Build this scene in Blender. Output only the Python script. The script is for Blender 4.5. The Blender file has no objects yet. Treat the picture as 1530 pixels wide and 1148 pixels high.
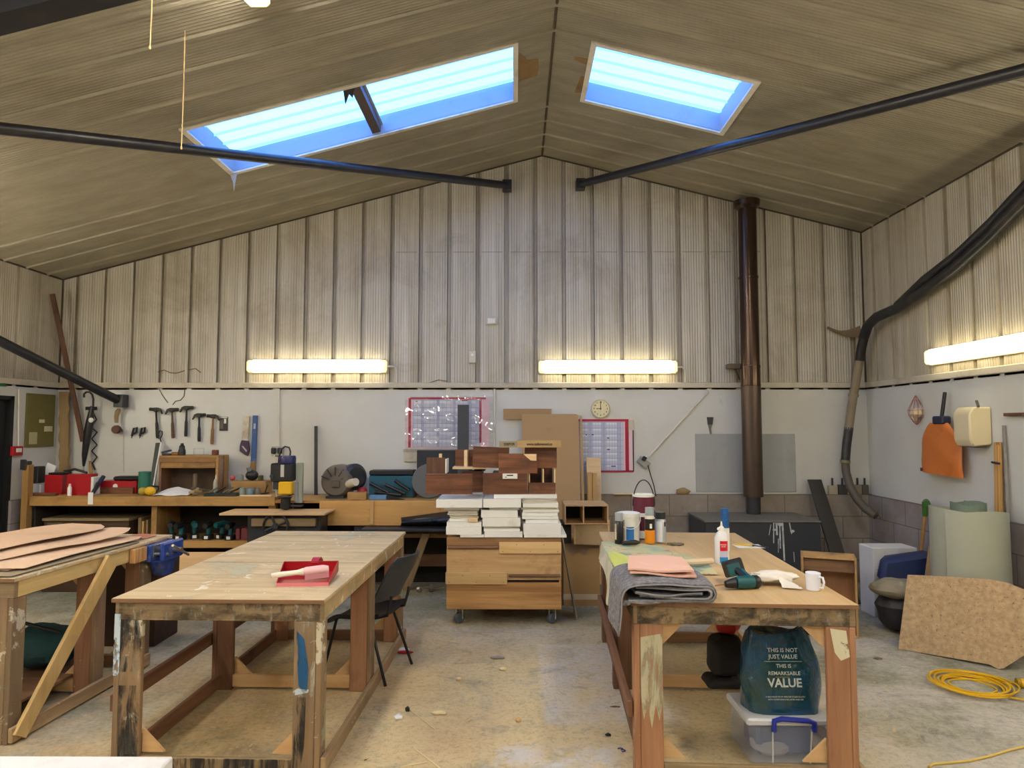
import bpy, bmesh, math, random
from mathutils import Vector, Matrix, Euler
V = Vector
random.seed(7)
PI = math.pi
COL = bpy.context.scene.collection
# ---------------------------------------------------------------- camera
F, CZ = 1000.0, 1.82
PITCH = math.atan(62 / F)
YAW = math.atan(6 / F)
fw = V((-math.sin(YAW) * math.cos(PITCH), math.cos(YAW) * math.cos(PITCH), math.sin(PITCH)))
rt = V((math.cos(YAW), math.sin(YAW), 0))
up = rt.cross(fw)
CAM = V((0, 0, CZ))
def ray(px, py): return fw * F + rt * (px - 765) - up * (py - 574)
def on(px, py, p0, n):
    d = ray(px, py); n = V(n)
    return CAM + d * ((V(p0) - CAM).dot(n) / d.dot(n))
def aY(px, py, y): return on(px, py or 735, (0, y, 0), (0, 1, 0))   # py 0: only x is wanted, take the row of the benches
def aZ(px, py, z): return on(px, py, (0, 0, z), (0, 0, 1))
def aX(px, py, x): return on(px, py or 735, (x, 0, 0), (1, 0, 0))
cam = bpy.data.cameras.new('camera'); co = bpy.data.objects.new('camera', cam); COL.objects.link(co)
co.matrix_world = Matrix.Translation(CAM) @ Matrix((rt, up, -fw)).transposed().to_4x4()
cam.sensor_width = 36; cam.lens = 36 * F / 1530; cam.clip_start = .02
bpy.context.scene.camera = co
# ---------------------------------------------------------------- mesh helpers
def lin(c):
    if isinstance(c, str):
        c = [int(c[i:i + 2], 16) / 255 for i in (0, 2, 4)]
        c = [x / 12.92 if x <= .04045 else ((x + .055) / 1.055) ** 2.4 for x in c]
    return (c[0], c[1], c[2], 1)
def frame(d, u=(0, 0, 1)):
    d = V(d).normalized(); u = V(u)
    if abs(d.dot(u.normalized())) > .99: u = V((0, 1, 0)) if abs(d.y) < .9 else V((1, 0, 0))
    s = d.cross(u).normalized(); w = s.cross(d).normalized()
    return d, s, w
class MB:
    def __init__(s): s.bm = bmesh.new()
    def hexa(s, P, bev=0):
        b = s.bm; v = [b.verts.new(p) for p in P]
        fs = [b.faces.new([v[i] for i in f]) for f in ((0, 3, 2, 1), (4, 5, 6, 7), (0, 1, 5, 4), (1, 2, 6, 5), (2, 3, 7, 6), (3, 0, 4, 7))]
        if bev:
            es = list({e for f in fs for e in f.edges})
            bmesh.ops.bevel(b, geom=es, offset=bev, segments=1, affect='EDGES')
        return s
    def box(s, x0, x1, y0, y1, z0, z1, bev=0):
        return s.hexa([(x0, y0, z0), (x1, y0, z0), (x1, y1, z0), (x0, y1, z0), (x0, y0, z1), (x1, y0, z1), (x1, y1, z1), (x0, y1, z1)], bev)
    def bar(s, p, q, w, h, u=(0, 0, 1), bev=0):
        p, q = V(p), V(q); d, a, c = frame(q - p, u); a = a * w / 2; c = c * h / 2
        return s.hexa([p - a - c, p + a - c, q + a - c, q - a - c, p - a + c, p + a + c, q + a + c, q - a + c], bev)
    def tube(s, pts, r, n=8, closed=False, caps=True):
        b = s.bm; pts = [V(p) for p in pts]; m = len(pts)
        R = r if isinstance(r, (list, tuple)) else [r] * m
        rings = []; u = None
        for i, p in enumerate(pts):
            a = pts[(i - 1) % m] if (closed or i) else p; c = pts[(i + 1) % m] if (closed or i < m - 1) else p
            d = (c - a).normalized()
            if u is None: _, _, u = frame(d)
            u = (u - d * u.dot(d)).normalized(); w = d.cross(u)
            rings.append([b.verts.new(p + (u * math.cos(2 * PI * k / n) + w * math.sin(2 * PI * k / n)) * R[i]) for k in range(n)])
        for i in range(m if closed else m - 1):
            A, B = rings[i], rings[(i + 1) % m]
            for k in range(n): b.faces.new((A[k], A[(k + 1) % n], B[(k + 1) % n], B[k]))
        if caps and not closed:
            b.faces.new(rings[0][::-1]); b.faces.new(rings[-1])
        return s
    def lathe(s, prof, c=(0, 0, 0), ax=(0, 0, 1), n=20, sx=1, sy=1):
        b = s.bm; c = V(c); d, e, w = frame(ax, (0, 1, 0)); rings = []
        for r, z in prof:
            if r < 1e-6: rings.append([b.verts.new(c + d * z)])
            else: rings.append([b.verts.new(c + d * z + e * (r * sx * math.cos(2 * PI * k / n)) + w * (r * sy * math.sin(2 * PI * k / n))) for k in range(n)])
        for A, B in zip(rings, rings[1:]):
            if len(A) == 1 and len(B) == 1: continue
            for k in range(n):
                k2 = (k + 1) % n
                if len(A) == 1: b.faces.new((A[0], B[k], B[k2]))
                elif len(B) == 1: b.faces.new((A[k], A[k2], B[0]))
                else: b.faces.new((A[k], A[k2], B[k2], B[k]))
        for A, rev in ((rings[0], True), (rings[-1], False)):
            if len(A) > 1: b.faces.new(A[::-1] if rev else A)
        return s
    def cyl(s, p, q, r, n=16, r2=None):
        p, q = V(p), V(q); L = (q - p).length
        return s.lathe([(r, 0), (r if r2 is None else r2, L)], p, q - p, n)
    def prism(s, poly, d, bev=0):
        """poly: 3-D points of a flat outline, pushed along vector d"""
        b = s.bm; d = V(d); A = [b.verts.new(V(p)) for p in poly]; B = [b.verts.new(V(p) + d) for p in poly]; n = len(A)
        fs = [b.faces.new(A[::-1]), b.faces.new(B)] + [b.faces.new((A[i], A[(i + 1) % n], B[(i + 1) % n], B[i])) for i in range(n)]
        if bev: bmesh.ops.bevel(b, geom=list({e for f in fs for e in f.edges}), offset=bev, segments=1, affect='EDGES')
        return s
    def ball(s, c, rx, ry=None, rz=None, n=14, fn=None):
        ry = ry or rx; rz = rz or rx; b = s.bm; c = V(c); m = n // 2; rows = []
        for i in range(m + 1):
            t = PI * i / m; row = []
            for k in range(n if 0 < i < m else 1):
                a = 2 * PI * k / n; d = V((math.sin(t) * math.cos(a), math.sin(t) * math.sin(a), math.cos(t)))
                g = fn(d) if fn else 1
                row.append(b.verts.new(c + V((d.x * rx * g, d.y * ry * g, d.z * rz * g))))
            rows.append(row)
        for A, B in zip(rows, rows[1:]):
            for k in range(n):
                k2 = (k + 1) % n
                if len(A) == 1: b.faces.new((A[0], B[k], B[k2]))
                elif len(B) == 1: b.faces.new((A[k], B[0], A[k2]))
                else: b.faces.new((A[k], B[k], B[k2], A[k2]))
        return s
    def sheet(s, f, nu, nv, t=0.0):
        """grid surface f(u,v)->point, given thickness t"""
        b = s.bm; P = [[V(f(i / nu, j / nv)) for j in range(nv + 1)] for i in range(nu + 1)]
        A = [[b.verts.new(p) for p in r] for r in P]
        for i in range(nu):
            for j in range(nv): b.faces.new((A[i][j], A[i + 1][j], A[i + 1][j + 1], A[i][j + 1]))
        if t:
            def nrm(i, j):
                du = P[min(i + 1, nu)][j] - P[max(i - 1, 0)][j]; dv = P[i][min(j + 1, nv)] - P[i][max(j - 1, 0)]
                n = du.cross(dv); return n.normalized() if n.length > 1e-9 else V((0, 0, 1))
            B = [[b.verts.new(P[i][j] - nrm(i, j) * t) for j in range(nv + 1)] for i in range(nu + 1)]
            for i in range(nu):
                for j in range(nv): b.faces.new((B[i][j], B[i][j + 1], B[i + 1][j + 1], B[i + 1][j]))
            edge = [(i, 0) for i in range(nu)] + [(nu, j) for j in range(nv)] + [(i, nv) for i in range(nu, 0, -1)] + [(0, j) for j in range(nv, 0, -1)]
            for (a, c), (e, g) in zip(edge, edge[1:] + edge[:1]): b.faces.new((A[a][c], B[a][c], B[e][g], A[e][g]))
        return s
def T(name, label, cat, loc=(0, 0, 0), rz=0, group=None, rx=0, ry=0):
    o = bpy.data.objects.new(name, None); COL.objects.link(o); o.empty_display_size = .1
    o.location = loc; o.rotation_euler = (rx, ry, rz)
    o['label'] = label; o['category'] = cat
    if group: o['group'] = group
    return o
def wm(o):
    m = Matrix.Identity(4)
    while o: m = (Matrix.Translation(o.location) @ o.rotation_euler.to_matrix().to_4x4()) @ m; o = o.parent
    return m
def O(name, mb, mat, parent=None, local=False, smooth=35, label=None, kind=None):
    bm = mb.bm; bmesh.ops.recalc_face_normals(bm, faces=bm.faces)
    off = V((0, 0, 0))
    if parent is not None:
        if not local: bmesh.ops.transform(bm, matrix=wm(parent).inverted(), verts=bm.verts)
    else:
        if kind != 'structure':
            xs = [v.co for v in bm.verts]
            off = V(((min(p.x for p in xs) + max(p.x for p in xs)) / 2, (min(p.y for p in xs) + max(p.y for p in xs)) / 2, min(p.z for p in xs)))
            bmesh.ops.translate(bm, vec=-off, verts=bm.verts)
    me = bpy.data.meshes.new(name); bm.to_mesh(me); bm.free()
    if smooth:
        for p in me.polygons: p.use_smooth = True
        me.set_sharp_from_angle(angle=math.radians(smooth))
    for m in (mat if isinstance(mat, (list, tuple)) else [mat]): me.materials.append(m)
    o = bpy.data.objects.new(name, me); COL.objects.link(o); o.location = off
    if parent is not None: o.parent = parent
    if label: o['label'] = label
    if kind: o['kind'] = kind
    return o
def TH(name, mb, mat, label, cat, group=None, smooth=35):
    o = O(name, mb, mat, smooth=smooth); o['label'] = label; o['category'] = cat
    if group: o['group'] = group
    return o
def S(name, mb, mat, parent=None, smooth=0): return O(name, mb, mat, parent, kind='structure', smooth=smooth)
def copy_tree(o, parent=None):
    c = o.copy(); COL.objects.link(c)
    if parent: c.parent = parent
    for ch in list(o.children): copy_tree(ch, c)
    return c
def text(name, s, size, mat, parent, loc, rot=(PI / 2, 0, 0), depth=.0006, align='CENTER', bold=0.0, sx=1):
    cu = bpy.data.curves.new(name, 'FONT'); cu.body = s; cu.size = size; cu.align_x = align; cu.align_y = 'CENTER'
    cu.extrude = depth; cu.offset = bold; cu.resolution_u = 2
    tmp = bpy.data.objects.new(name + '_t', cu)
    me = bpy.data.meshes.new_from_object(tmp); bpy.data.objects.remove(tmp); bpy.data.curves.remove(cu)
    for v in me.vertices: v.co.x *= sx
    me.materials.append(mat)
    o = bpy.data.objects.new(name, me); COL.objects.link(o)
    m = Matrix.Translation(V(loc)) @ Euler(rot).to_matrix().to_4x4()
    if parent: m = wm(parent).inverted() @ m; o.parent = parent
    o.matrix_basis = m
    return o
# ---------------------------------------------------------------- materials
class N:
    def __init__(s, name):
        s.m = bpy.data.materials.new(name); s.m.use_nodes = True; s.t = s.m.node_tree
        s.b = s.t.nodes['Principled BSDF']; s.tc = s.t.nodes.new('ShaderNodeTexCoord')
    def n(s, typ, **k):
        x = s.t.nodes.new('ShaderNode' + typ)
        for a, v in k.items():
            if a in x.inputs: s.put(x.inputs[a], v)
            else: setattr(x, a, v)
        return x
    def put(s, sock, v):
        if hasattr(v, 'is_output'): s.t.links.new(v, sock)
        else: sock.default_value = v
    def rnd(s): return s.n('ObjectInfo').outputs['Random']
    def coords(s, scale=(1, 1, 1), rand=True, rot=(0, 0, 0)):
        mp = s.n('Mapping', Vector=s.tc.outputs['Object'], Scale=scale, Rotation=rot)
        if rand:
            mu = s.n('Math', operation='MULTIPLY'); s.put(mu.inputs[0], s.rnd()); mu.inputs[1].default_value = 37.0
            cx = s.n('CombineXYZ', X=mu.outputs[0], Y=mu.outputs[0], Z=mu.outputs[0]); s.put(mp.inputs['Location'], cx.outputs[0])
        return mp.outputs[0]
    def noise(s, vec, scale, detail=4, rough=.55, dist=0):
        return s.n('TexNoise', Vector=vec, Scale=scale, Detail=detail, Roughness=rough, Distortion=dist).outputs['Fac']
    def ramp(s, fac, stops, interp='LINEAR'):
        r = s.n('ValToRGB', Fac=fac); e = r.color_ramp.elements; r.color_ramp.interpolation = interp
        while len(e) < len(stops): e.new(.5)
        for el, (p, c) in zip(e, stops):
            el.position = p; el.color = (c, c, c, 1) if isinstance(c, (int, float)) else lin(c)
        return r.outputs['Color']
    def mix(s, fac, a, b, blend='MIX'):
        x = s.n('Mix', data_type='RGBA', blend_type=blend)
        s.put(x.inputs[0], fac); s.put(x.inputs[6], a if hasattr(a, 'is_output') else lin(a)); s.put(x.inputs[7], b if hasattr(b, 'is_output') else lin(b))
        return x.outputs[2]
    def mul(s, a, b):
        x = s.n('Math', operation='MULTIPLY'); s.put(x.inputs[0], a); s.put(x.inputs[1], b); return x.outputs[0]
    def math(s, op, a, b=0.0, c=0.0):
        x = s.n('Math', operation=op); s.put(x.inputs[0], a); s.put(x.inputs[1], b); s.put(x.inputs[2], c); return x.outputs[0]
    def out(s, col, rough=.6, metal=0, bump=None, bs=.3, bd=.005):
        s.put(s.b.inputs['Base Color'], col if hasattr(col, 'is_output') else lin(col)); s.put(s.b.inputs['Roughness'], rough); s.put(s.b.inputs['Metallic'], metal)
        if bump is not None:
            bn = s.n('Bump', Height=bump, Strength=bs, Distance=bd); s.put(s.b.inputs['Normal'], bn.outputs[0])
        return s.m
def P(name, c, rough=.5, metal=0, dirt=0.0, dc='5a4a34', ds=4, bump=0.0, bs=80, spec=None, vary=0.0, coat=0):
    """painted / plastic / metal surface with worn patches"""
    n = N(name); v = n.coords(); col = n.mix(0, c, c)
    if dirt:
        f = n.ramp(n.noise(v, ds, 6, .65), [(.62 - dirt * .35, 0.0), (.72, 1.0)])
        col = n.mix(n.mul(f, min(1, dirt + .25)), c, dc)
    if vary: 
        h = n.n('HueSaturation', Color=col); n.put(h.inputs['Value'], n.math('MULTIPLY_ADD', n.rnd(), vary, 1 - vary / 2)); col = h.outputs[0]
    b = n.noise(v, bs, 3) if bump else None
    m = n.out(col, rough, metal, b, bump, .003)
    if spec is not None: n.b.inputs['Specular IOR Level'].default_value = spec
    if coat: n.b.inputs['Coat Weight'].default_value = coat
    return m
def W(name, a, b, ax='X', sc=1.0, rough=.65, dirt=0.0, dc='3a2a1c', splat=(), vary=.18, ds=2.2, contrast=1):
    """wood with grain along ax; splat = ((colour, scale, threshold), ...) paint spots"""
    n = N(name); i = 'XYZ'.index(ax)
    s1 = [11 * sc] * 3; s1[i] = .9 * sc; s2 = [90 * sc] * 3; s2[i] = 3 * sc
    v = n.coords(tuple(s1)); g = n.noise(v, 1.0, 5, .6, 1.2)
    fine = n.noise(n.coords(tuple(s2)), 1.0, 3, .6)
    col = n.ramp(g, [(.5 - .2 / contrast, a), (.5 + .2 / contrast, b)])
    col = n.mix(n.mul(n.ramp(fine, [(.35, 1.0), (.6, 0.0)]), .35), col, a)
    w = n.coords((1, 1, 1))
    if dirt:
        f = n.ramp(n.noise(w, ds, 6, .68, .4), [(.66 - dirt * .4, 0.0), (.74, 1.0)])
        col = n.mix(n.mul(f, .8), col, dc)
    for c, sca, th in splat:
        f = n.ramp(n.noise(w, sca, 5, .7, .3), [(th, 0.0), (th + .035, 1.0)])
        col = n.mix(n.mul(f, .85), col, c)
    h = n.n('HueSaturation', Color=col); n.put(h.inputs['Value'], n.math('MULTIPLY_ADD', n.rnd(), vary * 2, 1 - vary))
    return n.out(h.outputs[0], rough, 0, fine, .25, .002)
def SMEAR(name, c, st=7, lo=.42, hi=.52, rough=.6, fx=18, am=.9):
    """worn paint whose ragged edge lets the wood through"""
    n = N(name); v = n.coords((fx, fx, st), False)
    f = n.ramp(n.noise(v, 1.0, 5, .7, .5), [(lo, 0.0), (hi, am)])
    m = n.out(n.mix(n.noise(n.coords((9, 9, 4), False), 1.0, 3), c, c), rough); n.put(n.b.inputs['Alpha'], f); return m
def EM(name, c, st):
    n = N(name); n.b.inputs['Base Color'].default_value = lin(c); n.b.inputs['Emission Color'].default_value = lin(c); n.b.inputs['Emission Strength'].default_value = st
    n.b.inputs['Roughness'].default_value = .4
    return n.m
# ---------------------------------------------------------------- the building
XL, XR, YB, YF = -5.5, 4.18, 8.0, -4.2
RX, RZ, SL, SR = .32, 5.12, .2626, .2495
def roof(x): return RZ - SL * (RX - x) if x < RX else RZ - SR * (x - RX)
ZB, ZR0, ZR1 = 1.01, 2.268, 2.333
def clad_mat(name, a, b, across, st):
    n = N(name); i = 'XYZ'.index(across)
    run = 2 if st != 'roof' else 0
    s = [7, 7, 7]; s[run] = .35
    v = n.coords(tuple(s), False); w = n.coords((1, 1, 1), False)
    col = n.ramp(n.noise(v, 1.0, 5, .65), [(.33, a), (.68, b)])
    f = n.ramp(n.noise(w, 1.1, 6, .7, .6), [(.5, 0.0), (.72, 1.0)])
    col = n.mix(n.mul(f, .25 if st == 'roof' else .5), col, '7d6a4c')
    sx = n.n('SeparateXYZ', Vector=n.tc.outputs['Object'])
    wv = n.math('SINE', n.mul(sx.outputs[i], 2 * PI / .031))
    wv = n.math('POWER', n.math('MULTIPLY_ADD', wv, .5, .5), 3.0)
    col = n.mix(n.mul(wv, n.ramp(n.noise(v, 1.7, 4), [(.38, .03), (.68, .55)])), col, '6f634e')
    return n.out(col, .5, 0, wv, .6, .006)
m_wallclad = clad_mat('wall_cladding_x', 'b0a896', 'd3cec2', 'X', 'w')
m_sideclad = clad_mat('wall_cladding_y', 'aea48e', 'cbc3b0', 'Y', 'w')
m_roofclad = clad_mat('roof_cladding', '837c6b', '9c9481', 'Y', 'roof')
m_trim = P('painted_timber_trim', 'c4bca8', .55, dirt=.35, dc='8a7654', ds=3)
def white_mat():
    n = N('white_lining_board'); w = n.coords((1, 1, 1), False)
    col = n.mix(n.ramp(n.noise(w, .7, 5, .6), [(.38, 0.0), (.7, .8)]), 'cfd0cd', 'c2beb0')
    f = n.ramp(n.noise(n.coords((1.3, 1.3, .5), False), 3, 6, .75, .5), [(.64, 0.0), (.75, 1.0)])
    col = n.mix(n.mul(f, .4), col, '9a8a6c')
    return n.out(col, .45)
m_white = white_mat()
def block_mat(name, c1, c2, axis):
    n = N(name)
    sx = n.n('SeparateXYZ', Vector=n.tc.outputs['Object'])
    cx = n.n('CombineXYZ', X=sx.outputs['XYZ'.index(axis)], Y=sx.outputs[2])
    br = n.n('TexBrick', Vector=cx.outputs[0], Scale=1.0); br.offset = .5
    for k, v in (('Mortar Size', .006), ('Brick Width', .45), ('Row Height', .2525), ('Mortar Smooth', .3)): br.inputs[k].default_value = v
    br.inputs['Color1'].default_value = lin(c1); br.inputs['Color2'].default_value = lin(c2); br.inputs['Mortar'].default_value = lin('6d655c')
    w = n.coords((1, 1, 1), False)
    col = n.mix(n.ramp(n.noise(w, 2.2, 6, .7), [(.4, 0.0), (.75, .75)]), br.outputs['Color'], '6f5f4c')
    return n.out(col, .85, 0, n.noise(w, 70, 4), .35, .004)
m_blockx = block_mat('blockwork_back', '9c9389', '948a7f', 'X'); m_blocky = block_mat('blockwork_side', '979094', '8f8788', 'Y')
def floor_mat():
    n = N('dusty_concrete'); w = n.coords((1, 1, 1), False)
    col = n.ramp(n.noise(w, 1.6, 8, .7, .4), [(.3, '6c6b62'), (.48, '999684'), (.66, 'b9b4a5')])
    green = n.ramp(n.noise(w, .9, 5, .6, .3), [(.45, 0.0), (.6, 1.0)])
    col = n.mix(n.mul(green, .6), col, '6a6f55')
    dark = n.ramp(n.noise(w, 3.1, 8, .75, .8), [(.56, 0.0), (.66, 1.0)])
    col = n.mix(n.mul(dark, .65), col, '4a4942')
    sx = n.n('SeparateXYZ', Vector=n.tc.outputs['Object']); x, y = sx.outputs[0], sx.outputs[1]
    def band(v, c, h, soft):   # 1 inside |v-c|<h
        d = n.math('ABSOLUTE', n.math('SUBTRACT', v, c)); return n.n('MapRange', Value=d, **{'From Min': h, 'From Max': h + soft, 'To Min': 1.0, 'To Max': 0.0}).outputs[0]
    saw = n.mul(n.mul(band(x, -.5, 1.5, .6), band(y, 3.7, 1.5, 1.2)), n.ramp(n.noise(w, 2.4, 8, .72, .5), [(.30, 0.0), (.5, 1.0)]))
    col = n.mix(n.mul(saw, .9), col, 'd3bd8f')
    sawl = n.mul(n.mul(band(x, -2.6, 2.2, .5), band(y, 4.2, 1.8, .8)), n.ramp(n.noise(w, 1.7, 7, .7), [(.4, 0.0), (.6, 1.0)]))
    col = n.mix(n.mul(sawl, .7), col, 'bb9f78')
    sawr = n.mul(n.mul(band(x, 1.3, .75, .3), band(y, 4.6, 1.6, .6)), n.ramp(n.noise(w, 1.9, 7, .7), [(.35, 0.0), (.58, 1.0)]))
    col = n.mix(n.mul(sawr, .7), col, 'c6b28c')
    wh = n.mul(n.mul(band(x, .62, .42, .04), band(y, 4.95, .72, .05)), n.ramp(n.noise(w, 3.2, 8, .75, .4), [(.36, 0.0), (.62, 1.0)]))
    col = n.mix(n.mul(wh, .6), col, 'cfcfd0')
    wr = n.mul(n.mul(band(x, 3.2, 1.3, .4), band(y, 5.2, 1.5, .5)), n.ramp(n.noise(w, 1.3, 8, .72, .5), [(.42, 0.0), (.62, 1.0)]))
    col = n.mix(n.mul(wr, .8), col, 'c4beb6')
    gr = n.noise(w, 26, 9, .85, .2)
    col = n.mix(n.ramp(gr, [(.36, .5), (.5, 0.0)]), col, '665e4c'); col = n.mix(n.ramp(gr, [(.5, 0.0), (.68, .5)]), col, 'cdbb96')
    w2 = n.mul(n.mul(band(x, .2, .3, .12), band(y, 3.65, .22, .12)), n.ramp(n.noise(w, 4.5, 8, .75, .4), [(.42, 0.0), (.58, 1.0)]))
    col = n.mix(n.mul(w2, .7), col, 'c9ccd2')
    gg = n.ramp(n.noise(w, 5.5, 8, .8, .6), [(.56, 0.0), (.68, 1.0)])
    col = n.mix(n.mul(gg, .5), col, '6b6a58')
    sp = n.ramp(n.noise(w, 24, 4, .8), [(.68, 0.0), (.72, 1.0)])
    col = n.mix(n.mul(sp, .6), col, 'cdbf9d')
    sp2 = n.ramp(n.noise(w, 31, 4, .8, .2), [(.66, 0.0), (.7, 1.0)])
    col = n.mix(n.mul(sp2, .5), col, '4a3d30')
    return n.out(col, .8, 0, n.noise(w, 45, 6, .7), .3, .006)
S('floor', MB().box(XL - .3, XR + .3, YF - .2, YB + .3, -.2, 0), floor_mat())
def ribs(a, b, c0, pitch, w=.052, dep=.034, sl=.005):
    """(position, depth) of a sheet between a and b with troughs centred on c0 + k pitch"""
    out = [(a, 0)]; k = math.ceil((a - c0 + .06) / pitch)
    while c0 + k * pitch < b - .06:
        c = c0 + k * pitch
        out += [(c - w / 2, 0), (c - w / 2 + sl, dep), (c + w / 2 - sl, dep), (c + w / 2, 0)]; k += 1
    return out + [(b, 0)]
m_groove = P('groove_flank', '877b66', .8, dirt=.4, dc='aca18c', ds=6)
def strip(mb, cols, grime=False):
    b = mb.bm; vs = [[b.verts.new(p) for p in c] for c in cols]
    for A, B in zip(vs, vs[1:]):
        for i in range(len(A) - 1):
            f = b.faces.new((A[i], B[i], B[i + 1], A[i + 1]))
            if grime and (A[0].co - B[0].co).length < .036: f.material_index = 1     # groove flanks get a darker material
# back wall: blockwork, white board, ribbed sheet above the rail
prof = ribs(XL, XR, .232, .3464) ; prof = sorted(prof + [(RX, 0)])
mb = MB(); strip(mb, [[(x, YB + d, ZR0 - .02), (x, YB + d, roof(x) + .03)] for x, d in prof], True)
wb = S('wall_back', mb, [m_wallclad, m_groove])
S('lining_board', MB().box(XL, XR, YB, YB + .1, ZB - .05, ZR0 + .01), m_white, wb)
S('blockwork', MB().box(XL, XR, YB - .06, YB + .1, 0, ZB), m_blockx, wb)
S('outer_skin', MB().prism([(XL - .2, YB + .1, 0), (XR + .2, YB + .1, 0), (XR + .2, YB + .1, roof(XR) + .1), (RX, YB + .1, RZ + .2), (XL - .2, YB + .1, roof(XL) + .1)], (0, .05, 0)), m_trim, wb)
S('trim_1', MB().box(XL, XR, YB - .035, YB + .02, ZR0, ZR1, .006), m_trim)
mb = MB()
for k in range(-14, 11):
    x = .232 + k * .3464
    if -1.6 < x < 2.9: mb.box(x + .045, x + .30, YB - .003, YB + .002, 3.917, 3.922)
S('sheet_lap', mb, P('lap_line', '6f6656', .6), wb)
# side walls
def sidewall(nm, X, s):
    pr = ribs(YF, YB, 7.76 if s > 0 else 7.62, .333)
    mb = MB(); strip(mb, [[(X + s * d, y, ZR0 - .02), (X + s * d, y, roof(X) + .03)] for y, d in pr])
    w = S(nm, mb, m_sideclad)
    x0, x1 = sorted((X, X + s * .1))
    if s > 0:
        S('lining_board', MB().box(x0, x1, YF, YB, ZB - .05, ZR0 + .01), m_white, w)
        S('blockwork', MB().box(*sorted((X - .05, X + .1)), YF, YB, 0, ZB), m_blocky, w)
    else:
        D = 7.26   # doorway edge towards the camera
        S('lining_board', MB().box(x0, x1, D, YB, ZB - .05, ZR0 + .01), m_white, w)
        S('blockwork', MB().box(*sorted((X - .05, X + .1)) if False else sorted((X - .1, X + .05)), D, YB, 0, ZB), m_blocky, w)
        S('lining_board', MB().box(x0, x1, YF, D - .95, 0, ZR0 + .01), m_white, w)
        S('lintel', MB().box(x0, x1, D - .95, D, 2.12, ZR0 + .01), m_white, w)
        S('outer_skin', MB().box(X - .6, X - .55, D - 1.3, D + .3, 0, 2.6), P('dark_lobby', '2b2d31', .8), w)
        dr = S('door_1', MB().box(X - .07, X - .03, D - .93, D - .03, 0, 2.1), P('black_door', '17181a', .5))
        S('door_frame', MB().box(X - .1, X + .02, D - .03, D + .02, 0, 2.14).box(X - .1, X + .02, D - .97, D - .93, 0, 2.14).box(X - .1, X + .02, D - .97, D, 2.1, 2.14), P('black_frame', '121214', .5), dr)
    S('trim_%d' % (2 if s > 0 else 3), MB().box(*sorted((X - s * .035, X + s * .02)), YF, YB - .04, ZR0, ZR1, .006), m_trim)
    S('outer_skin', MB().box(*sorted((X + s * .1, X + s * .15)), YF - .2, YB + .2, ZR0 if s < 0 else 0, roof(X) + .1), m_trim, w)
sidewall('wall_right', XR, 1); sidewall('wall_left', XL, -1)
S('wall_front', MB().prism([(XL - .2, YF, 0), (XR + .2, YF, 0), (XR + .2, YF, roof(XR) + .1), (RX, YF, RZ + .2), (XL - .2, YF, roof(XL) + .1)], (0, -.1, 0)), P('low_bounce_grey', '5a5b5c', .6))  # unseen end wall, dark grey chosen to cut light bounced from the front
# roof lining with the rooflight openings
holes = {'L': (-2.77, -.025, 5.47, 6.41), 'R': (.68, 2.0, 5.47, 6.41)}
ce = None
for side, (xa, xb) in (('L', (XL - .02, RX)), ('R', (RX, XR + .02))):
    h = holes[side]; pr = ribs(YF, YB + .02, 7.72, .333, .05, -.016, .014)
    pr = [q for q in pr if not (h[2] - .03 < q[0] < h[3] + .03)] + [(h[2], 0), (h[3], 0)]; pr.sort()
    mb = MB(); P3 = lambda x, y, d: (x, y, roof(x) + d)
    for (y0, d0), (y1, d1) in zip(pr, pr[1:]):
        spans = [(xa, h[0]), (h[1], xb)] if (y0 >= h[2] - 1e-6 and y1 <= h[3] + 1e-6) else [(xa, xb)]
        for p, q in spans: strip(mb, [[P3(p, y0, d0), P3(q, y0, d0)], [P3(p, y1, d1), P3(q, y1, d1)]])
    o = S('ceiling' if ce is None else 'ceiling_slope', mb, m_roofclad, ce)
    if ce is None: ce = o
    # outer roof sheet around the openings (keeps daylight out)
    m2 = MB(); t0 = .22
    for (p, q, y0, y1) in ((xa - .3, xb, YF - .2, h[2] - .03), (xa - .3, xb, h[3] + .03, YB + .2), (xa - .3, h[0] - .03, h[2] - .03, h[3] + .03), (h[1] + .03, xb, h[2] - .03, h[3] + .03)) if side == 'L' else ((xa, xb + .3, YF - .2, h[2] - .03), (xa, xb + .3, h[3] + .03, YB + .2), (xa, h[0] - .03, h[2] - .03, h[3] + .03), (h[1] + .03, xb + .3, h[2] - .03, h[3] + .03)):
        m2.hexa([(p, y0, roof(p) + t0), (q, y0, roof(q) + t0), (q, y1, roof(q) + t0), (p, y1, roof(p) + t0), (p, y0, roof(p) + t0 + .03), (q, y0, roof(q) + t0 + .03), (q, y1, roof(q) + t0 + .03), (p, y1, roof(p) + t0 + .03)])
    S('outer_roof_sheet', m2, m_trim, ce)
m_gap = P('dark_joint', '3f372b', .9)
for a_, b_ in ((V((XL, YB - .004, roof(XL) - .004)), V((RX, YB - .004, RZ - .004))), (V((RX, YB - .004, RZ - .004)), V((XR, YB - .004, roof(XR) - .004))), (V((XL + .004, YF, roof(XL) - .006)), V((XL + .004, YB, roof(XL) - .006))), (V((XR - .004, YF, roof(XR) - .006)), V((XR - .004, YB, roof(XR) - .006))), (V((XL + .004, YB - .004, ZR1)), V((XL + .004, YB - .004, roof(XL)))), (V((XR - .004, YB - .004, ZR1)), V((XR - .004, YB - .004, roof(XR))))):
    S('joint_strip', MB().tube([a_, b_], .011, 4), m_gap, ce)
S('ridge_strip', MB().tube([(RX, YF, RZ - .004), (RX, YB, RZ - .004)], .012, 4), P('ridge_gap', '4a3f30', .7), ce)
m_well = P('rooflight_upstand', '9aa3ad', .6, dirt=.15, dc='80806f', ds=3)
m_lightfr = P('rooflight_frame', 'd9d2c2', .5, dirt=.3, dc='94825f')
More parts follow.
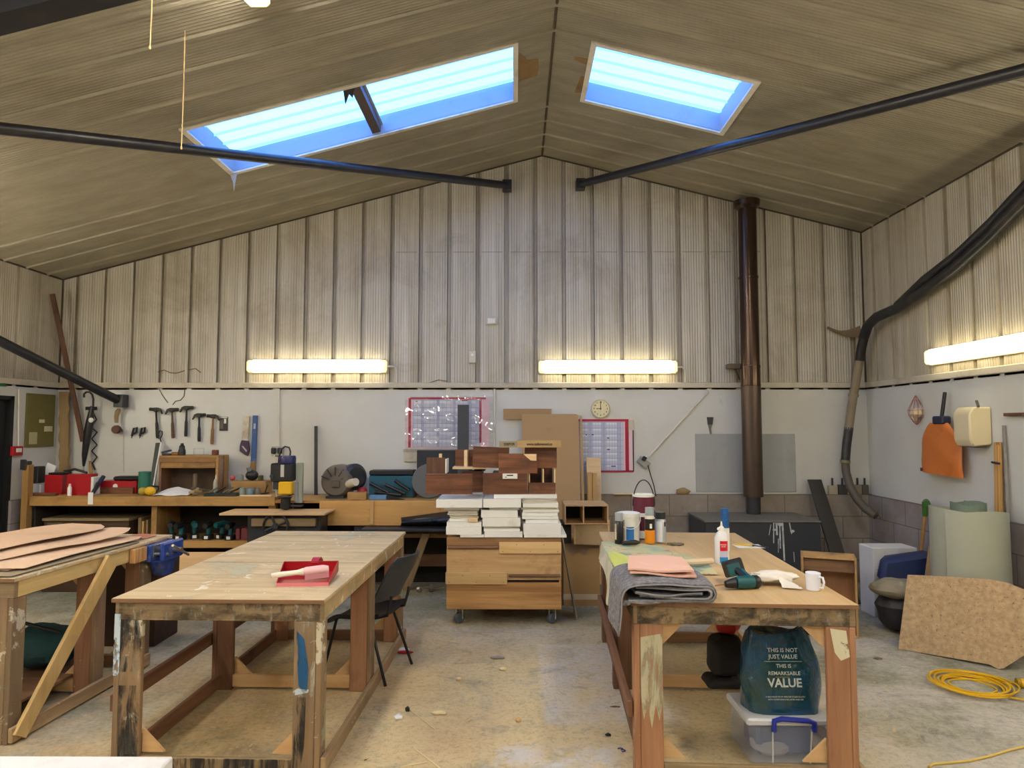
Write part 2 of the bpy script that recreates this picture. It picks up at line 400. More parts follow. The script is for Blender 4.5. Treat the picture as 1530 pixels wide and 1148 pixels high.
m_pane = EM("daylit_pane", (.13, .38, 1.0), 4.2)
m_panerib = EM("daylit_pane_rib", (.13, .38, 1.0), 2.2)
def rooflight(nm, h, split=None):
    x0, x1, y0, y1 = h; H = .185
    def sl(mb, p, q, a, b, d0, d1): mb.hexa([(p, a, roof(p) + d0), (q, a, roof(q) + d0), (q, b, roof(q) + d0), (p, b, roof(p) + d0), (p, a, roof(p) + d1), (q, a, roof(q) + d1), (q, b, roof(q) + d1), (p, b, roof(p) + d1)])
    mb = MB()
    sl(mb, x0 - .02, x1 + .02, y1, y1 + .02, 0, H); sl(mb, x0 - .02, x1 + .02, y0 - .02, y0, 0, H); sl(mb, x0 - .02, x0, y0, y1, 0, H); sl(mb, x1, x1 + .02, y0, y1, 0, H)
    w = S(nm, mb, m_well)
    mb = MB(); e = .045
    sl(mb, x0 - e, x1 + e, y1, y1 + e, -.016, .004); sl(mb, x0 - e, x1 + e, y0 - e, y0, -.016, .004); sl(mb, x0 - e, x0, y0, y1, -.016, .004); sl(mb, x1, x1 + e, y0, y1, -.016, .004)
    S('window_frame', mb, m_lightfr, w)
    mb = MB(); sl(mb, x0 - .02, x1 + .02, y0 - .02, y1 + .02, H, H + .02); S('pane', mb, m_pane, w)
    mb = MB(); k = 0
    while y0 + .12 + k * .19 < y1: sl(mb, x0, x1, y0 + .12 + k * .19, y0 + .132 + k * .19, H - .02, H); k += 1
    S('pane_rib', mb, m_panerib, w)
    if split:
        mb = MB(); sl(mb, split - .05, split + .03, y0, y1, .02, .09); S('purlin', mb, P('rusty_purlin', '4d4340', .6, dirt=.5, dc='6b4a33'), w)
        mb = MB(); sl(mb, split - .06, split + .05, y0, y1, .0905, .10); S('purlin_flashing', mb, m_well, w)
rooflight('window_1', holes['L'], -1.36); rooflight('window_2', holes['R'])
# brown water stains beside the rooflights
m_stain = P('water_stain', '8a6b3e', .6, dirt=.4, dc='6a4a28')
def decal(nm, f, pts, parent, mat, t=.0015):
    S(nm, MB().prism([f(*p) for p in pts], (0, 0, -t)), mat, parent)
rf = lambda x, y: (x, y, roof(x) - .001)
decal('water_stain', rf, [(.03, 6.09), (.2, 6.07), (.21, 5.93), (.2, 5.78), (.1, 5.75), (.03, 5.6)], ce, m_stain)
decal('water_stain', rf, [(.52, 5.72), (.64, 5.7), (.63, 5.8), (.52, 5.77)], ce, m_stain)
decal('water_stain', rf, [(.6, 6.0), (.64, 6.0), (.64, 6.3), (.57, 6.33)], ce, m_stain)
mb = MB(); q = V((-2.79, 6.43, roof(-2.79)))
S('torn_tape', MB().prism([(q.x - .03, q.y, q.z), (q.x + .05, q.y, q.z + .01), (q.x + .035, q.y - .01, q.z - .12), (q.x + .02, q.y, q.z - .19), (q.x + .01, q.y, q.z - .1)], (0, -.006, 0)), P('grey_tape', 'a9a49a', .6), ce)
S('dark_cobweb', MB().prism([(-1.46, 5.48, roof(-1.46)), (-1.36, 5.48, roof(-1.36)), (-1.38, 5.48, roof(-1.38) - .09), (-1.41, 5.48, roof(-1.41) - .05), (-1.44, 5.48, roof(-1.44) - .13)], (0, .01, 0)), P('soot_cobweb', '3a322c', .9), ce)
m_crack = P('wall_crack', '6e5f48', .8)
for pts in ([(236, 556), (245, 553), (254, 557), (262, 558), (270, 556), (276, 554)], [(282, 553), (292, 551), (300, 557)], [(238, 582), (243, 591), (247, 597), (251, 602)], [(276, 583), (275, 592), (270, 598), (262, 600), (258, 605)], [(640, 573), (655, 568), (668, 570)]):
    S('wall_crack', MB().tube([aY(a, b, 7.997) for a, b in pts], .006, 5), m_crack, wb)
# steelwork
m_steel = P('black_steel', '23242a', .35, dirt=.3, dc='3d3a38', ds=6, bump=.05)
def brace(nm, pts, r, lab, plate):
    t = T(nm, lab, 'steel brace', pts[0])
    O('tube', MB().tube(pts, r, 14), m_steel, t)
    O('end_plate', plate, m_steel, t)
p0, p1 = aY(757, 277, 7.9), on(0, 192, (RX, 8, RZ - .15), (-SL, 0, 1)); d = (p1 - p0).normalized()
brace('steel_brace', [p0, p0 + d * ((7.9 - 3.64) / -d.y)], .045, 'long dark steel tube brace under the roof crossing the double rooflight', MB().box(p0.x - .05, p0.x + .06, 7.86, 7.985, p0.z - .06, p0.z + .06, .004))
p0, p1 = aY(868, 275, 7.9), on(1530, 105, (RX, 8, RZ - .15), (SR, 0, 1)); d = (p1 - p0).normalized()
brace('steel_brace', [p0, p0 + d * ((7.9 - 3.64) / -d.y)], .045, 'long dark steel tube brace under the roof beside the single rooflight', MB().box(p0.x - .06, p0.x + .05, 7.86, 7.985, p0.z - .06, p0.z + .06, .004))
p0, p1 = aY(180, 600, 7.9), aY(0, 510, 6.6); d = (p1 - p0).normalized()
brace('steel_brace', [p0, p0 + d * ((XL + .09 - p0.x) / d.x)], .05, 'dark steel tube brace dropping to the back wall near the umbrella', MB().box(p0.x - .05, p0.x + .06, 7.84, 7.965, p0.z - .07, p0.z + .08, .004))
mb = MB()
for a, b in ((XL + .02, RX), (RX, XR - .02)):
    for z0, z1, w in ((-.40, -.385, .08), (-.14, -.125, .08), (-.39, -.13, .008)):
        y = 3.5; A, B = roof(a), roof(b)
        mb.hexa([(a, y - w, A + z0 + .1), (b, y - w, B + z0 + .1), (b, y + w, B + z0 + .1), (a, y + w, A + z0 + .1), (a, y - w, A + z1 + .1), (b, y - w, B + z1 + .1), (b, y + w, B + z1 + .1), (a, y + w, A + z1 + .1)])
S('beam', mb, m_steel)
# ---------------------------------------------------------------- lamps
m_tube = EM('lit_diffuser', (1.0, .88, .56), 7); m_fit = P('lamp_body', 'cfc6a8', .5, dirt=.3, dc='8a7a50')
m_tubec = EM('lit_ceiling_tube', (1.0, .93, .82), 66)
m_tubes = EM('added_side_tube', (1.0, .90, .70), 34)
m_cond = P('conduit', 'd0ccbf', .5, dirt=.3, dc='8f8468')
def batten(loc, L, rz, lab, group=None, tilt=0, mat=None, w=.16, hh=.10, rx=0):
    t = T('batten_light', lab, 'light', loc, rz, group, rx=rx, ry=tilt)
    # local: runs along x, faces -y (wall) ; body at y 0..0.03
    O('lamp_body', MB().box(-L / 2, L / 2, -.03, 0, -w / 2, w / 2, .006), m_fit, t, True)
    O('diffuser', MB().box(-L / 2 + .05, L / 2 - .05, -hh, -.03, -w / 2 + .006, w / 2 - .006, .025), mat or m_tube, t, True)
    for s in (-1, 1):
        x0, x1 = sorted((s * (L / 2 - .05), s * (L / 2)))
        O('end_cap', MB().box(x0, x1, -hh + .01, -.03, -w / 2 + .01, w / 2 - .01, .02), EM('glowing_end_cap', (1, .78, .36), 1.0) if 'glowing_end_cap' not in bpy.data.materials else bpy.data.materials['glowing_end_cap'], t, True)
    return t
a, b = aY(367, 547, 7.9), aY(577, 547, 7.9)
t = batten(((a.x + b.x) / 2, YB - .002, a.z), b.x - a.x, 0, 'long fluorescent light on the back wall above the drill press')
O('conduit', MB().tube([(b.x, 7.96, a.z), (b.x + .09, 7.96, a.z), (b.x + .11, 7.96, a.z - .03), (b.x + .115, 7.97, 2.335)], .012), m_cond, t)
a, b = aY(805, 548, 7.9), aY(1013, 548, 7.9)
t = batten(((a.x + b.x) / 2, YB - .002, a.z), b.x - a.x, 0, 'long fluorescent light on the back wall above the clock')
O('conduit', MB().tube([(b.x, 7.96, a.z), (b.x + .07, 7.96, a.z), (b.x + .1, 7.96, a.z - .04), (b.x + .105, 7.97, 2.335)], .012), m_cond, t)
a = aX(1378, 535, XR - .1)
batten((XR - .002, a.y - .8, a.z), 1.6, -PI / 2, 'long fluorescent light on the right wall above the orange bag')
for X_, s_, yc in ((XL + .002, 1, 5.75), (XL + .002, 1, 3.2), (XR - .002, -1, 3.4)):  # unseen side lamps added to brighten the back wall
    batten((X_, yc, a.z), 1.6, s_ * PI / 2, 'added fluorescent light, unseen, on the side wall towards the front', 'added unseen side wall lights towards the front', mat=m_tubes)
for x, y, lab in ((-1.62, 3.25, 'ceiling light glowing at the top edge above the double rooflight'), (2.1, 2.0, 'x'), (-3.9, 1.4, 'x'), (-.2, .9, 'x'), (-2.2, -1.2, 'x'), (1.6, -1.2, 'x'), (-4.2, -2.6, 'x'), (3.2, -2.8, 'x'), (0, -3, 'x')):
    if lab == 'x' and (x, y) in ((-.2, .9),): continue
    if lab == 'x': lab = 'added fluorescent light, unseen, along the roof over the front of the workshop'  # unseen ceiling lamps added to raise the overall brightness
    z = min(roof(x - .1), roof(x + .1)) - .04
    t = batten((x, y, z), 1.65, PI / 2, lab, None if 'glowing' in lab else 'added unseen ceiling lights over the front of the workshop', mat=m_tubec, rx=PI / 2 )
wd = bpy.data.worlds.new('World'); bpy.context.scene.world = wd; wd.use_nodes = True
wd.node_tree.nodes['Background'].inputs[0].default_value = (.5, .7, 1, 1); wd.node_tree.nodes['Background'].inputs[1].default_value = .6
sc = bpy.context.scene
sc.view_settings.view_transform = 'Standard'; sc.view_settings.look = 'None'; sc.view_settings.exposure = 0.37; sc.view_settings.gamma = 1
sc.view_settings.use_curve_mapping = False
sc.cycles.max_bounces = 8; sc.cycles.diffuse_bounces = 4; sc.cycles.glossy_bounces = 3; sc.cycles.transmission_bounces = 6
sc.cycles.use_light_tree = True; sc.cycles.sample_clamp_indirect = 8
# ---------------------------------------------------------------- woods and common materials
SP1 = (('d9d6c8', 5.5, .66), ('4a5a4e', 3.7, .70)); 
w_top = W('bench_ply_top', 'b39d78', 'd6c29e', 'X', .8, .62, .32, '8c7658', (('b2b29a', 2.2, .60), ('e3ddcd', 4.2, .615), ('ece8de', 9, .66)), .06)
w_top2 = W('clean_ply_top', 'bb9a6c', 'd0b386', 'Y', .7, .6, .12, '8f6d45', (), .05)
w_legz = W('bench_leg_wood', '755b42', '9c8262', 'Z', 1, .7, .6, '6b6250', (('c9c3b0', 5.0, .6), ('3d4046', 3.2, .66), ('8f957a', 3.4, .62)), .1)
w_legz2 = W('clean_leg_wood', '8a5e44', 'ab7f5e', 'Z', 1, .65, .2, '7a5a3c', (('d0c8ae', 6.0, .66),), .1)
w_railx = W('bench_rail_x', '7a6347', 'a38b68', 'X', 1, .7, .6, '70654c', (('cbc4b0', 5.0, .62), ('5f6a55', 4.1, .66)), .1)
w_raily = W('bench_rail_y', '927655', 'b79e78', 'Y', 1, .7, .4, '77694a', (('cdc6b0', 5.5, .62), ('6c7a5c', 3.6, .64)), .1)
w_darky = W('dark_rail_y', '5e3d2b', '7d5940', 'Y', 1, .7, .2)
w_darkx = W('dark_rail_x', '6b4a33', '8c6a4a', 'X', 1, .7, .2)
w_darkz = W('dark_leg_z', '5c3e2c', '7c5a42', 'Z', 1, .7, .2)
w_pinex = W('pine_x', 'c6a26a', 'debf8e', 'X', 1, .6, .15, '8a6a44', vary=.12)
w_piney = W('pine_y', 'b98f55', 'd6b37a', 'Y', 1, .6, .15, '8a6a44', vary=.12)
w_pinez = W('pine_z', 'b98f55', 'd2ae76', 'Z', 1, .6, .2, '8a6a44', vary=.12)
w_ply = W('plywood_face', 'bb9666', 'd3b083', 'X', .7, .6, .3, '8a6238', vary=.1)
w_brown = W('brown_veneer', '4a2a1a', '86563a', 'X', .9, .45, .3, '38241c', vary=.22)
w_brownz = W('brown_veneer_z', '4d3122', '75503a', 'Z', 1, .55, .4, '8b7a68', vary=.2)
w_raw = W('raw_edge', 'd8b88a', 'ecd4ae', 'X', 1, .7, vary=.08)
w_bench = W('old_bench_x', '9a743f', 'bd9458', 'X', .7, .6, .35, '6e4f2c', vary=.1)
w_benchz = W('old_bench_z', '8d6a39', 'b28a50', 'Z', 1, .6, .35, '5e4528', vary=.1)
m_blk = P('black_plastic', '16171a', .45, dirt=.15, dc='3c3834', ds=5)
m_dk = P('dark_grey_metal', '33353a', .45, .3, dirt=.3, dc='55483a', ds=6)
m_shadow = P('dark_ply', '241d17', .8)  # near-black colour imitates shade in seams, slots and carcass interiors
m_wht = P('white_paint', 'e6e6e0', .5, dirt=.18, dc='b9ad94', ds=5, vary=.08)
m_chrome = P('worn_chrome', 'b8b8b4', .3, .9)
m_red = P('red_plastic', 'a3141f', .4); m_teal = P('teal_plastic', '0f5258', .45, dirt=.15, dc='203033'); m_blue = P('blue_paint', '1d4f9a', .4)
m_paper = P('paper', 'e9e8e6', .8); m_card = P('cardboard', 'a98a62', .8, dirt=.2, dc='8c6a42', ds=1.5)
m_yel = P('yellow_plastic', 'e3b21a', .4)
m_ink = P('black_ink', '1a1612', .7)
# ---------------------------------------------------------------- work benches
def bench(label, loc, rz, Wd, L, H, topmat, mids=(.48,), legs=(), clean=False, sideover=None, leftmid=True, over=.015):
    t = T('work_bench', label, 'workbench', loc, rz)
    lz = w_legz2 if clean else w_legz
    O('bench_top', MB().box(-.012, Wd + .012, -.015, L + over, H - .022, H, .003), topmat, t, True)
    O('edge_band', MB().box(-.013, Wd + .013, -.0165, -.0152, H - .022, H - .002), w_darkx, t, True)
    ap = .095; z1 = H - .022; z0 = z1 - ap; th = .034; e = .006
    O('apron', MB().box(0, Wd, 0, th, z0, z1, .003), w_railx, t, True)
    O('apron', MB().box(0, Wd, L - th, L, z0, z1, .003), w_railx, t, True)
    O('apron', MB().box(0, th, th, L - th, z0, z1, .003), w_raily, t, True)
    O('apron', MB().box(Wd - th, Wd, th, L - th, z0, z1, .003), sideover or w_raily, t, True)
    ys = [0] + [L * m for m in mids] + [L - .14]
    bw = .115
    for yi, y in enumerate(ys):
        for s in (0, 1):
            x = 0 if s == 0 else Wd
            sg = 1 if s == 0 else -1
            last = yi == len(ys) - 1; front = yi == 0
            y0 = y if front else y + .0
            # L-shaped leg: a broad face board and a side board
            fy0, fy1 = (th, 2 * th) if front else (y0 + .05, y0 + .05 + th)
            if front: fy0, fy1 = -.001, th - .002
            o = O('leg', MB().box(*sorted((x + sg * th, x + sg * (th + bw))), fy0, fy1, 0, z0 if front else z1 - ap * .0 - .001, .004), (lz if front else (w_darkz if (yi == 1 and s == 0) else w_legz2)), t, True)
            O('side_board', MB().box(*sorted((x + sg * .002, x + sg * (th - .001))), fy0, fy0 + .1, 0, z0 - .001, .004), lz if front or s else w_darkz, o, True)
    # bottom rails
    zr0, zr1 = .012, .095
    O('bottom_rail', MB().box(th + bw, Wd - th - bw, .002, th - .004, zr0, zr1 - .012, .004), w_railx, t, True)
    O('bottom_rail', MB().box(th + bw, Wd - th - bw, ys[-1] + .05, ys[-1] + .05 + th, zr0, zr1, .004), w_darkx, t, True)
    for m in ys[1:-1]: O('bottom_rail', MB().box(th + bw, Wd - th - bw, m + .05, m + .05 + th, zr0 + .01, zr1 + .01, .004), w_ply, t, True)
    O('bottom_rail', MB().box(th + .002, 2 * th - .004, .12, L - .12, zr0, zr1 + .01, .004), w_darky, t, True)
    O('bottom_rail', MB().box(Wd + .002, Wd + th - .004, -.002, L - .02, zr0, zr1, .004), w_raily, t, True)
    if leftmid:
        O('side_rail', MB().box(-th + .002, -.002, .03, L * .985, .30, .385, .004), w_darky, t, True)
    # gussets
    g = .12
    for y, a in ((0.0, 1), (ys[1] + .05, 1), (ys[-1] + .05, 1)):
        for s in (0, 1):
            x = th + bw if s == 0 else Wd - th - bw; sg = 1 if s == 0 else -1
            O('gusset', MB().prism([(x, y + th + .001, zr1 + .0), (x, y + th + .001, zr1 + g), (x + sg * g, y + th + .001, zr1)], (0, .018, 0)), w_ply, t, True)
            if y > 0 or clean:
                O('gusset', MB().prism([(x, y + th + .001, z0), (x, y + th + .001, z0 - g), (x + sg * g, y + th + .001, z0)], (0, .018, 0)), w_ply, t, True)
    return t
bm_ = bench('middle wooden workbench with paint-smeared plywood top carrying a red dustpan', (-2.132, 3.615, 0), math.radians(-1.4), 1.112, 2.245, .905, w_top, (.47,), sideover=W('green_smeared_rail', 'a5875a', 'bfa276', 'Y', 1, .7, .5, '6f7a5a', (('d8d2bf', 6.0, .58), ('4c7a66', 4.0, .64)), .1))
for a_ in (.93, 2.02): O('seam', MB().box(.0, 1.11, a_, a_ + .005, .9048, .9053), m_shadow, bm_, True)
# blue and black paint runs on the near right leg
m_bp = SMEAR('blue_paint_smear', '1c5b8c', 3, .36, .44); m_kp = SMEAR('black_paint_smear', '2a2a2c', 3, .44, .62, am=.8)
m_lp = SMEAR('pale_blue_paint', 'c5d4e0', 12, .4, .5); m_gp = SMEAR('grey_white_paint', 'bfb9a6', 4, .5, .64, am=.6); m_gw = SMEAR('faint_paint_runs', 'c6bfaa', 9, .56, .66, fx=26, am=.55); m_gm = SMEAR('faint_grime', '4d453a', 11, .44, .66, fx=7, am=.55); m_gr = SMEAR('green_paint_smear', '4f6a58', 9, .5, .6)
lx = 1.112 - .034
def smear(par, pts, mat, name='paint_smear'):
    O(name, MB().prism([(x, -.0012, z) for x, z in pts], (0, -.0012, 0)), mat, par, True, smooth=0)
smear(bm_, [(lx - .10, .74), (lx - .06, .70), (lx - .035, .55), (lx - .04, .43), (lx - .06, .42), (lx - .085, .46), (lx - .095, .6)], m_bp)
smear(bm_, [(lx - .09, .41), (lx - .045, .40), (lx - .05, .15), (lx - .075, .0), (lx - .112, .0), (lx - .105, .2)], m_kp)
smear(bm_, [(lx - .112, .43), (lx - .09, .445), (lx - .03, .44), (lx - .035, .425), (lx - .08, .415), (lx - .108, .41)], m_lp)
smear(bm_, [(.034, .79), (.148, .79), (.148, .52), (.034, .52)], m_kp)
smear(bm_, [(.0, .82), (.033, .82), (.033, .5), (.0, .5)], m_lp)
smear(bm_, [(.034, .45), (.148, .45), (.148, .0), (.034, .0)], m_kp)
smear(bm_, [(.04, .6), (.146, .6), (.146, .1), (.04, .1)], m_gp)
smear(bm_, [(.15, .083), (.96, .083), (.96, .012), (.15, .012)], m_kp)
smear(bm_, [(.02, .88), (1.1, .88), (1.1, .79), (.02, .79)], m_gm, 'grime'); smear(bm_, [(.02, .8825), (1.1, .8825), (1.1, .79), (.02, .79)], m_gw)
smear(bm_, [(lx - .114, .79), (lx, .79), (lx, .4), (lx - .114, .4)], m_gp)
br_ = bench('right wooden workbench with clean plywood top holding glue bottles and mug', (.611, 3.565, 0), math.radians(-2.93), 1.13, 2.27, .905, w_top2, (.5,), clean=True)
smear(br_, [(1.0, .78), (1.08, .77), (1.095, .64), (1.05, .62), (1.02, .66)], SMEAR('cream_paint_smear', 'd9d3b4', 14, .34, .42))
smear(br_, [(.036, .72), (.147, .74), (.148, .40), (.13, .30), (.11, .38), (.09, .26), (.07, .37), (.05, .3), (.036, .42)], SMEAR('cream_paint_wash', 'bdb79a', 3, .36, .5))
smear(br_, [(.16, .882), (1.1, .882), (1.1, .79), (.16, .79)], m_gw); smear(br_, [(.02, .88), (1.1, .88), (1.1, .79), (.02, .79)], m_gm, 'grime')
bl_ = bench('left wooden workbench with a blue vise and curled pinkish sheets on top', (-4.0, 3.99, 0), math.radians(-4.07), 1.105, 1.30, .94, w_top, (.5,), over=.25, sideover=W('yellowed_rail', 'bfa268', 'd3b981', 'Y', .9, .65, .3, '8f7a4c', (('dcd6bd', 7, .66),), .06))
O('brace', MB().bar((1.15, .03, .015), (1.15, .80, .90), .11, .03, (1, 0, 0), .003) if False else MB().hexa([(1.125, .0, .06), (1.125, .085, .005), (1.15, .085, .005), (1.15, .0, .06), (1.125, .745, .93), (1.125, .83, .84), (1.15, .83, .84), (1.15, .745, .93)], .003), W('pale_brace', 'c5a263', 'd8bb80', 'Z', .9, .6, .25, '8e8266', (('6a6c66', 4, .69),), .05), bl_, True)
O('lower_shelf', MB().box(.16, .93, .2, 1.05, .11, .13, .003), w_darkx, bl_, True)
# ---------------------------------------------------------------- blue vise on the left bench
def bl(x, y, z): return wm(bl_) @ V((x, y, z))
m_vb = P('blue_vise_paint', '23408f', .4, dirt=.35, dc='8b8f9a', ds=9)
t = T('bench_vise', 'blue metal bench vise at the far corner of the left bench', 'vise', bl(1.127, 1.49, .94), math.radians(-94.07))
B = lambda x0, x1, y0, y1, z0, z1, b=.006: MB().box(x0, x1, y0, y1, z0, z1, b)
O('fixed_jaw', B(-.02, .30, -.014, .03, -.15, -.026), m_vb, t, True)
O('moving_jaw', B(.0, .28, .09, .125, -.15, -.012, .012), m_vb, t, True)
for xx in (.05, .23): O('guide_bar', MB().cyl((xx, .02, -.10), (xx, .14, -.10), .013), m_chrome, t, True)
s_ = O('screw', MB().cyl((.14, .0, -.08), (.14, .19, -.08), .02), m_chrome, t, True)
O('handle', MB().cyl((.03, .18, -.14), (.25, .18, -.03), .010), m_chrome, s_, True)
O('casting', MB().prism([(.02, .0, -.15), (.26, .0, -.15), (.20, .0, -.27), (.10, .0, -.27)], (0, .09, 0), .006), m_vb, t, True)
O('jaw_plate', B(.02, .26, .0305, .036, -.12, -.03, .001), m_chrome, t, True)
O('packing_block', MB().box(.33, .47, -.013, .03, -.125, -.024, .003), W('striped_ends', 'a06a3c', 'd8ae74', 'Z', 3, .6), t, True)
# curled sheets on the left bench
m_hide = [P('pinkish_sheet_%d' % i, c, .75, dirt=.1, dc='a98360', ds=2) for i, c in enumerate(('cdac90', 'd0b094', 'c9a88a', 'd6b698'))]
def curl(name, lab, pts, mat, lift, thick=.004):
    # pts: four corners (local to left bench) ; lift(u,v) height
    a, b, c, d = [V(p) for p in pts]; mw = wm(bl_)
    ph = lift(.3, .7) * 90; wav = 0 if 'dark' in mat.name else 1
    def f(u, v):
        u = .5 + (u - .5) * (1 - wav * .55 * max(0, (v - .82) / .18) ** 2)
        p = (a * (1 - u) + b * u) * (1 - v) + (d * (1 - u) + c * u) * v
        p = p + V((wav * .022 * math.sin(4.2 * v + ph), wav * .02 * math.sin(5 * u + ph), 0))
        return mw @ V((p.x, p.y, .9435 + lift(u, v)))
    TH(name, MB().sheet(f, 14, 14, thick), mat, lab, 'sheet', smooth=60)
curl('curled_sheet', 'flat dark-edged board sheet lowest on the left bench', [(.0, .02, 0), (1.08, .0, 0), (1.1, 1.15, 0), (.1, 1.2, 0)], P('dark_sheet', '8f8068', .8), lambda u, v: .005 + .002 * u, .004)
curl('curled_sheet', 'large pinkish brown sheet with curled near corner, left bench', [(.0, .16, 0), (.95, .10, 0), (1.0, 1.2, 0), (.1, 1.35, 0)], m_hide[0], lambda u, v: .0135 + .006 * (1 - u) + .004 * math.sin(v * 3 + u * 2) ** 2, .003)
curl('curled_sheet', 'narrow pinkish strip sheet along the near edge of left bench', [(.62, .05, 0), (1.04, .12, 0), (1.08, 1.26, 0), (.88, 1.30, 0)], m_hide[3], lambda u, v: .029 + .008 * (1 - v) * (1 - u) + .004 * v + .003 * math.sin(5 * v) - .006 * u, .003)
curl('curled_sheet', 'pinkish sheet with pointed tongue atop the left bench pile', [(.1, .30, 0), (.80, .26, 0), (.99, 1.33, 0), (.62, 1.38, 0)], m_hide[1], lambda u, v: .046 + .012 * math.sin(v * 5) ** 2 + .02 * v * v, .003)
curl('curled_sheet', 'palest pinkish sheet topmost on the left bench pile', [(-.05, .3, 0), (.56, .32, 0), (.82, 1.38, 0), (.2, 1.42, 0)], m_hide[2], lambda u, v: .068 + .006 * u + .010 * math.sin(v * 4) ** 2 + .022 * v * v, .003)
TH('scrap_sheet', MB().sheet(lambda u, v: bl(.82 + .22 * u, 1.33 + .16 * v - .03 * u, .945 + .012 * math.sin(3 * u)), 6, 4, .003), P('pink_scrap', 'b5745a', .8), 'small pink scrap sheet beside the blue vise', 'sheet')
# ---------------------------------------------------------------- wheeled timber bin
FY = 6.20
def fx(px, y=FY): return aY(px, 700, y).x
def fz(py, y=FY): return aY(750, py, y).z
x0, x1, zt, zb = fx(668), fx(838), fz(803), fz(911)
t = T('timber_bin', 'wheeled wooden bin on castors standing between the workbenches', 'trolley', ((x0 + x1) / 2, FY + .36, 0))
zs = [zt, fz(816), fz(820), fz(867), fz(871), zb]
O('front_board', MB().box(x0, x1, FY, FY + .02, zs[1], zt, .003), W('bin_top_board', '84603f', 'a07a54', 'X', .8, .6, vary=.05), t)
O('front_board', MB().box(x0, x1, FY, FY + .02, zs[3], zs[2] - .004, .003), w_ply, t)
O('front_board', MB().box(x0, x1, FY, FY + .02, zb, zs[4], .003), W('bin_low_board', '956a3e', 'c49862', 'X', .55, .5, contrast=1.6, vary=.05), t)
O('side_panel', MB().box(x0 + .001, x0 + .02, FY + .02, FY + .74, zb, zt - .002, .003), w_ply, t)
O('side_panel', MB().box(x1 - .02, x1 - .001, FY + .02, FY + .74, zb, zt - .002, .003), w_ply, t)
O('back_panel', MB().box(x0 + .02, x1 - .02, FY + .72, FY + .74, zb, zt - .002), w_ply, t)
O('base_board', MB().box(x0 + .02, x1 - .02, FY + .02, FY + .72, zb, zb + .02), w_ply, t)
O('lid_board', MB().box(x0 + .02, x1 - .02, FY + .02, FY + .72, zt - .025, zt - .002), w_ply, t)
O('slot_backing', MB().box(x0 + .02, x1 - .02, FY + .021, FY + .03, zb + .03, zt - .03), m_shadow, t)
for (a, b, c, d) in ((746, 838, 810, 827), (667, 758, 855, 873)):
    o = O('cleat', MB().box(fx(a), fx(b), FY - .022, FY - .001, fz(d), fz(c), .003), w_pinex, t)
    for k in range(5): O('screw_head', MB().cyl((fx(a) + (fx(b) - fx(a)) * (.06 + .22 * k), FY - .0225, fz(d) + .02 + .06 * (k % 2)), (fx(a) + (fx(b) - fx(a)) * (.06 + .22 * k), FY - .0245, fz(d) + .02 + .06 * (k % 2)), .004, 8), m_dk, o)
for (a, b, c) in ((670, 745, 818), (760, 836, 860)):
    O('handle_rod', MB().tube([(fx(a), FY - .012, fz(c)), (fx(b), FY - .012, fz(c))], .014, 10), w_darkx, t)
m_tyre = P('grey_tyre', '4a5560', .5); m_fork = P('cream_castor_fork', 'cfc9b8', .5)
for cx, cy in ((fx(683) + .02, FY + .09), (fx(825), FY + .09), (fx(690), FY + .64), (fx(820), FY + .64)):
    c = O('caster', MB().box(cx - .045, cx + .045, cy - .045, cy + .045, zb - .012, zb - .001, .003).prism([(cx - .032, cy - .04, zb - .012), (cx - .032, cy + .03, zb - .012), (cx - .032, cy + .012, .04), (cx - .032, cy - .012, .04)], (.005, 0, 0)).prism([(cx + .027, cy - .04, zb - .012), (cx + .027, cy + .03, zb - .012), (cx + .027, cy + .012, .04), (cx + .027, cy - .012, .04)], (.005, 0, 0)), m_fork, t)
    O('wheel', MB().lathe([(.012, -.022), (.04, -.022), (.05, -.015), (.052, 0), (.05, .015), (.04, .022), (.012, .022)], (cx, cy, .052), (.62, -.78, 0), 24), m_tyre, c)
    O('axle', MB().cyl((cx - .036, cy, .052), (cx + .036, cy, .052), .008, 10), m_chrome, c)
ORD = 'topmost second third fourth fifth sixth seventh eighth ninth tenth eleventh twelfth thirteenth'.split()
# white boards stacked on the bin : rows (left px, right px, top py, bottom py, setback)
stacks = {'left': [(652, 721, 744, 756, -.03), (664, 717, 757.5, 760.5, .0), (668, 716, 761, 764, .04), (670, 714, 764.5, 767, .04), (669, 715, 767.5, 770, .03), (672, 714, 770.5, 773, .05), (673, 716, 773.5, 776, .05), (672, 714, 776.5, 780.5, .04), (668, 720, 781, 787, -.0), (667, 720, 787.3, 799, -.015), (688, 724, 799.3, 803, -.02)],
 'middle': [(722, 779, 742.5, 755, -.03), (731, 776, 758, 762, .03), (719, 774, 762.3, 773, .0), (721, 778, 773.5, 786.5, -.01), (723, 776, 787, 790, .015), (723, 777, 790.3, 794, .0), (724, 781, 794.3, 802.5, -.015)],
 'right': [(738, 832, 739, 745, .0), (780, 829, 745.3, 749, .03), (780, 832, 749.3, 752, .02), (781, 834, 752.3, 758.5, -.0), (779, 831, 758.8, 762, .02), (781, 835, 762.3, 766, .01), (780, 833, 766.3, 771.5, .02), (780, 834, 771.8, 776, .0), (785, 834, 776.3, 782, .01), (782, 838, 782.3, 798.5, -.015), (783, 846, 798.8, 802.5, -.02)]}
cols = {'left': (x0 + .0, .31), 'middle': (0, 0), 'right': (0, 0)}
m_wb = [P('white_board_%d' % i, c, .5, dirt=d, dc='b3a68c', ds=4, vary=.06) for i, (c, d) in enumerate((('e8e9e6', .12), ('d9d6cd', .3), ('c9c3b4', .3)))]
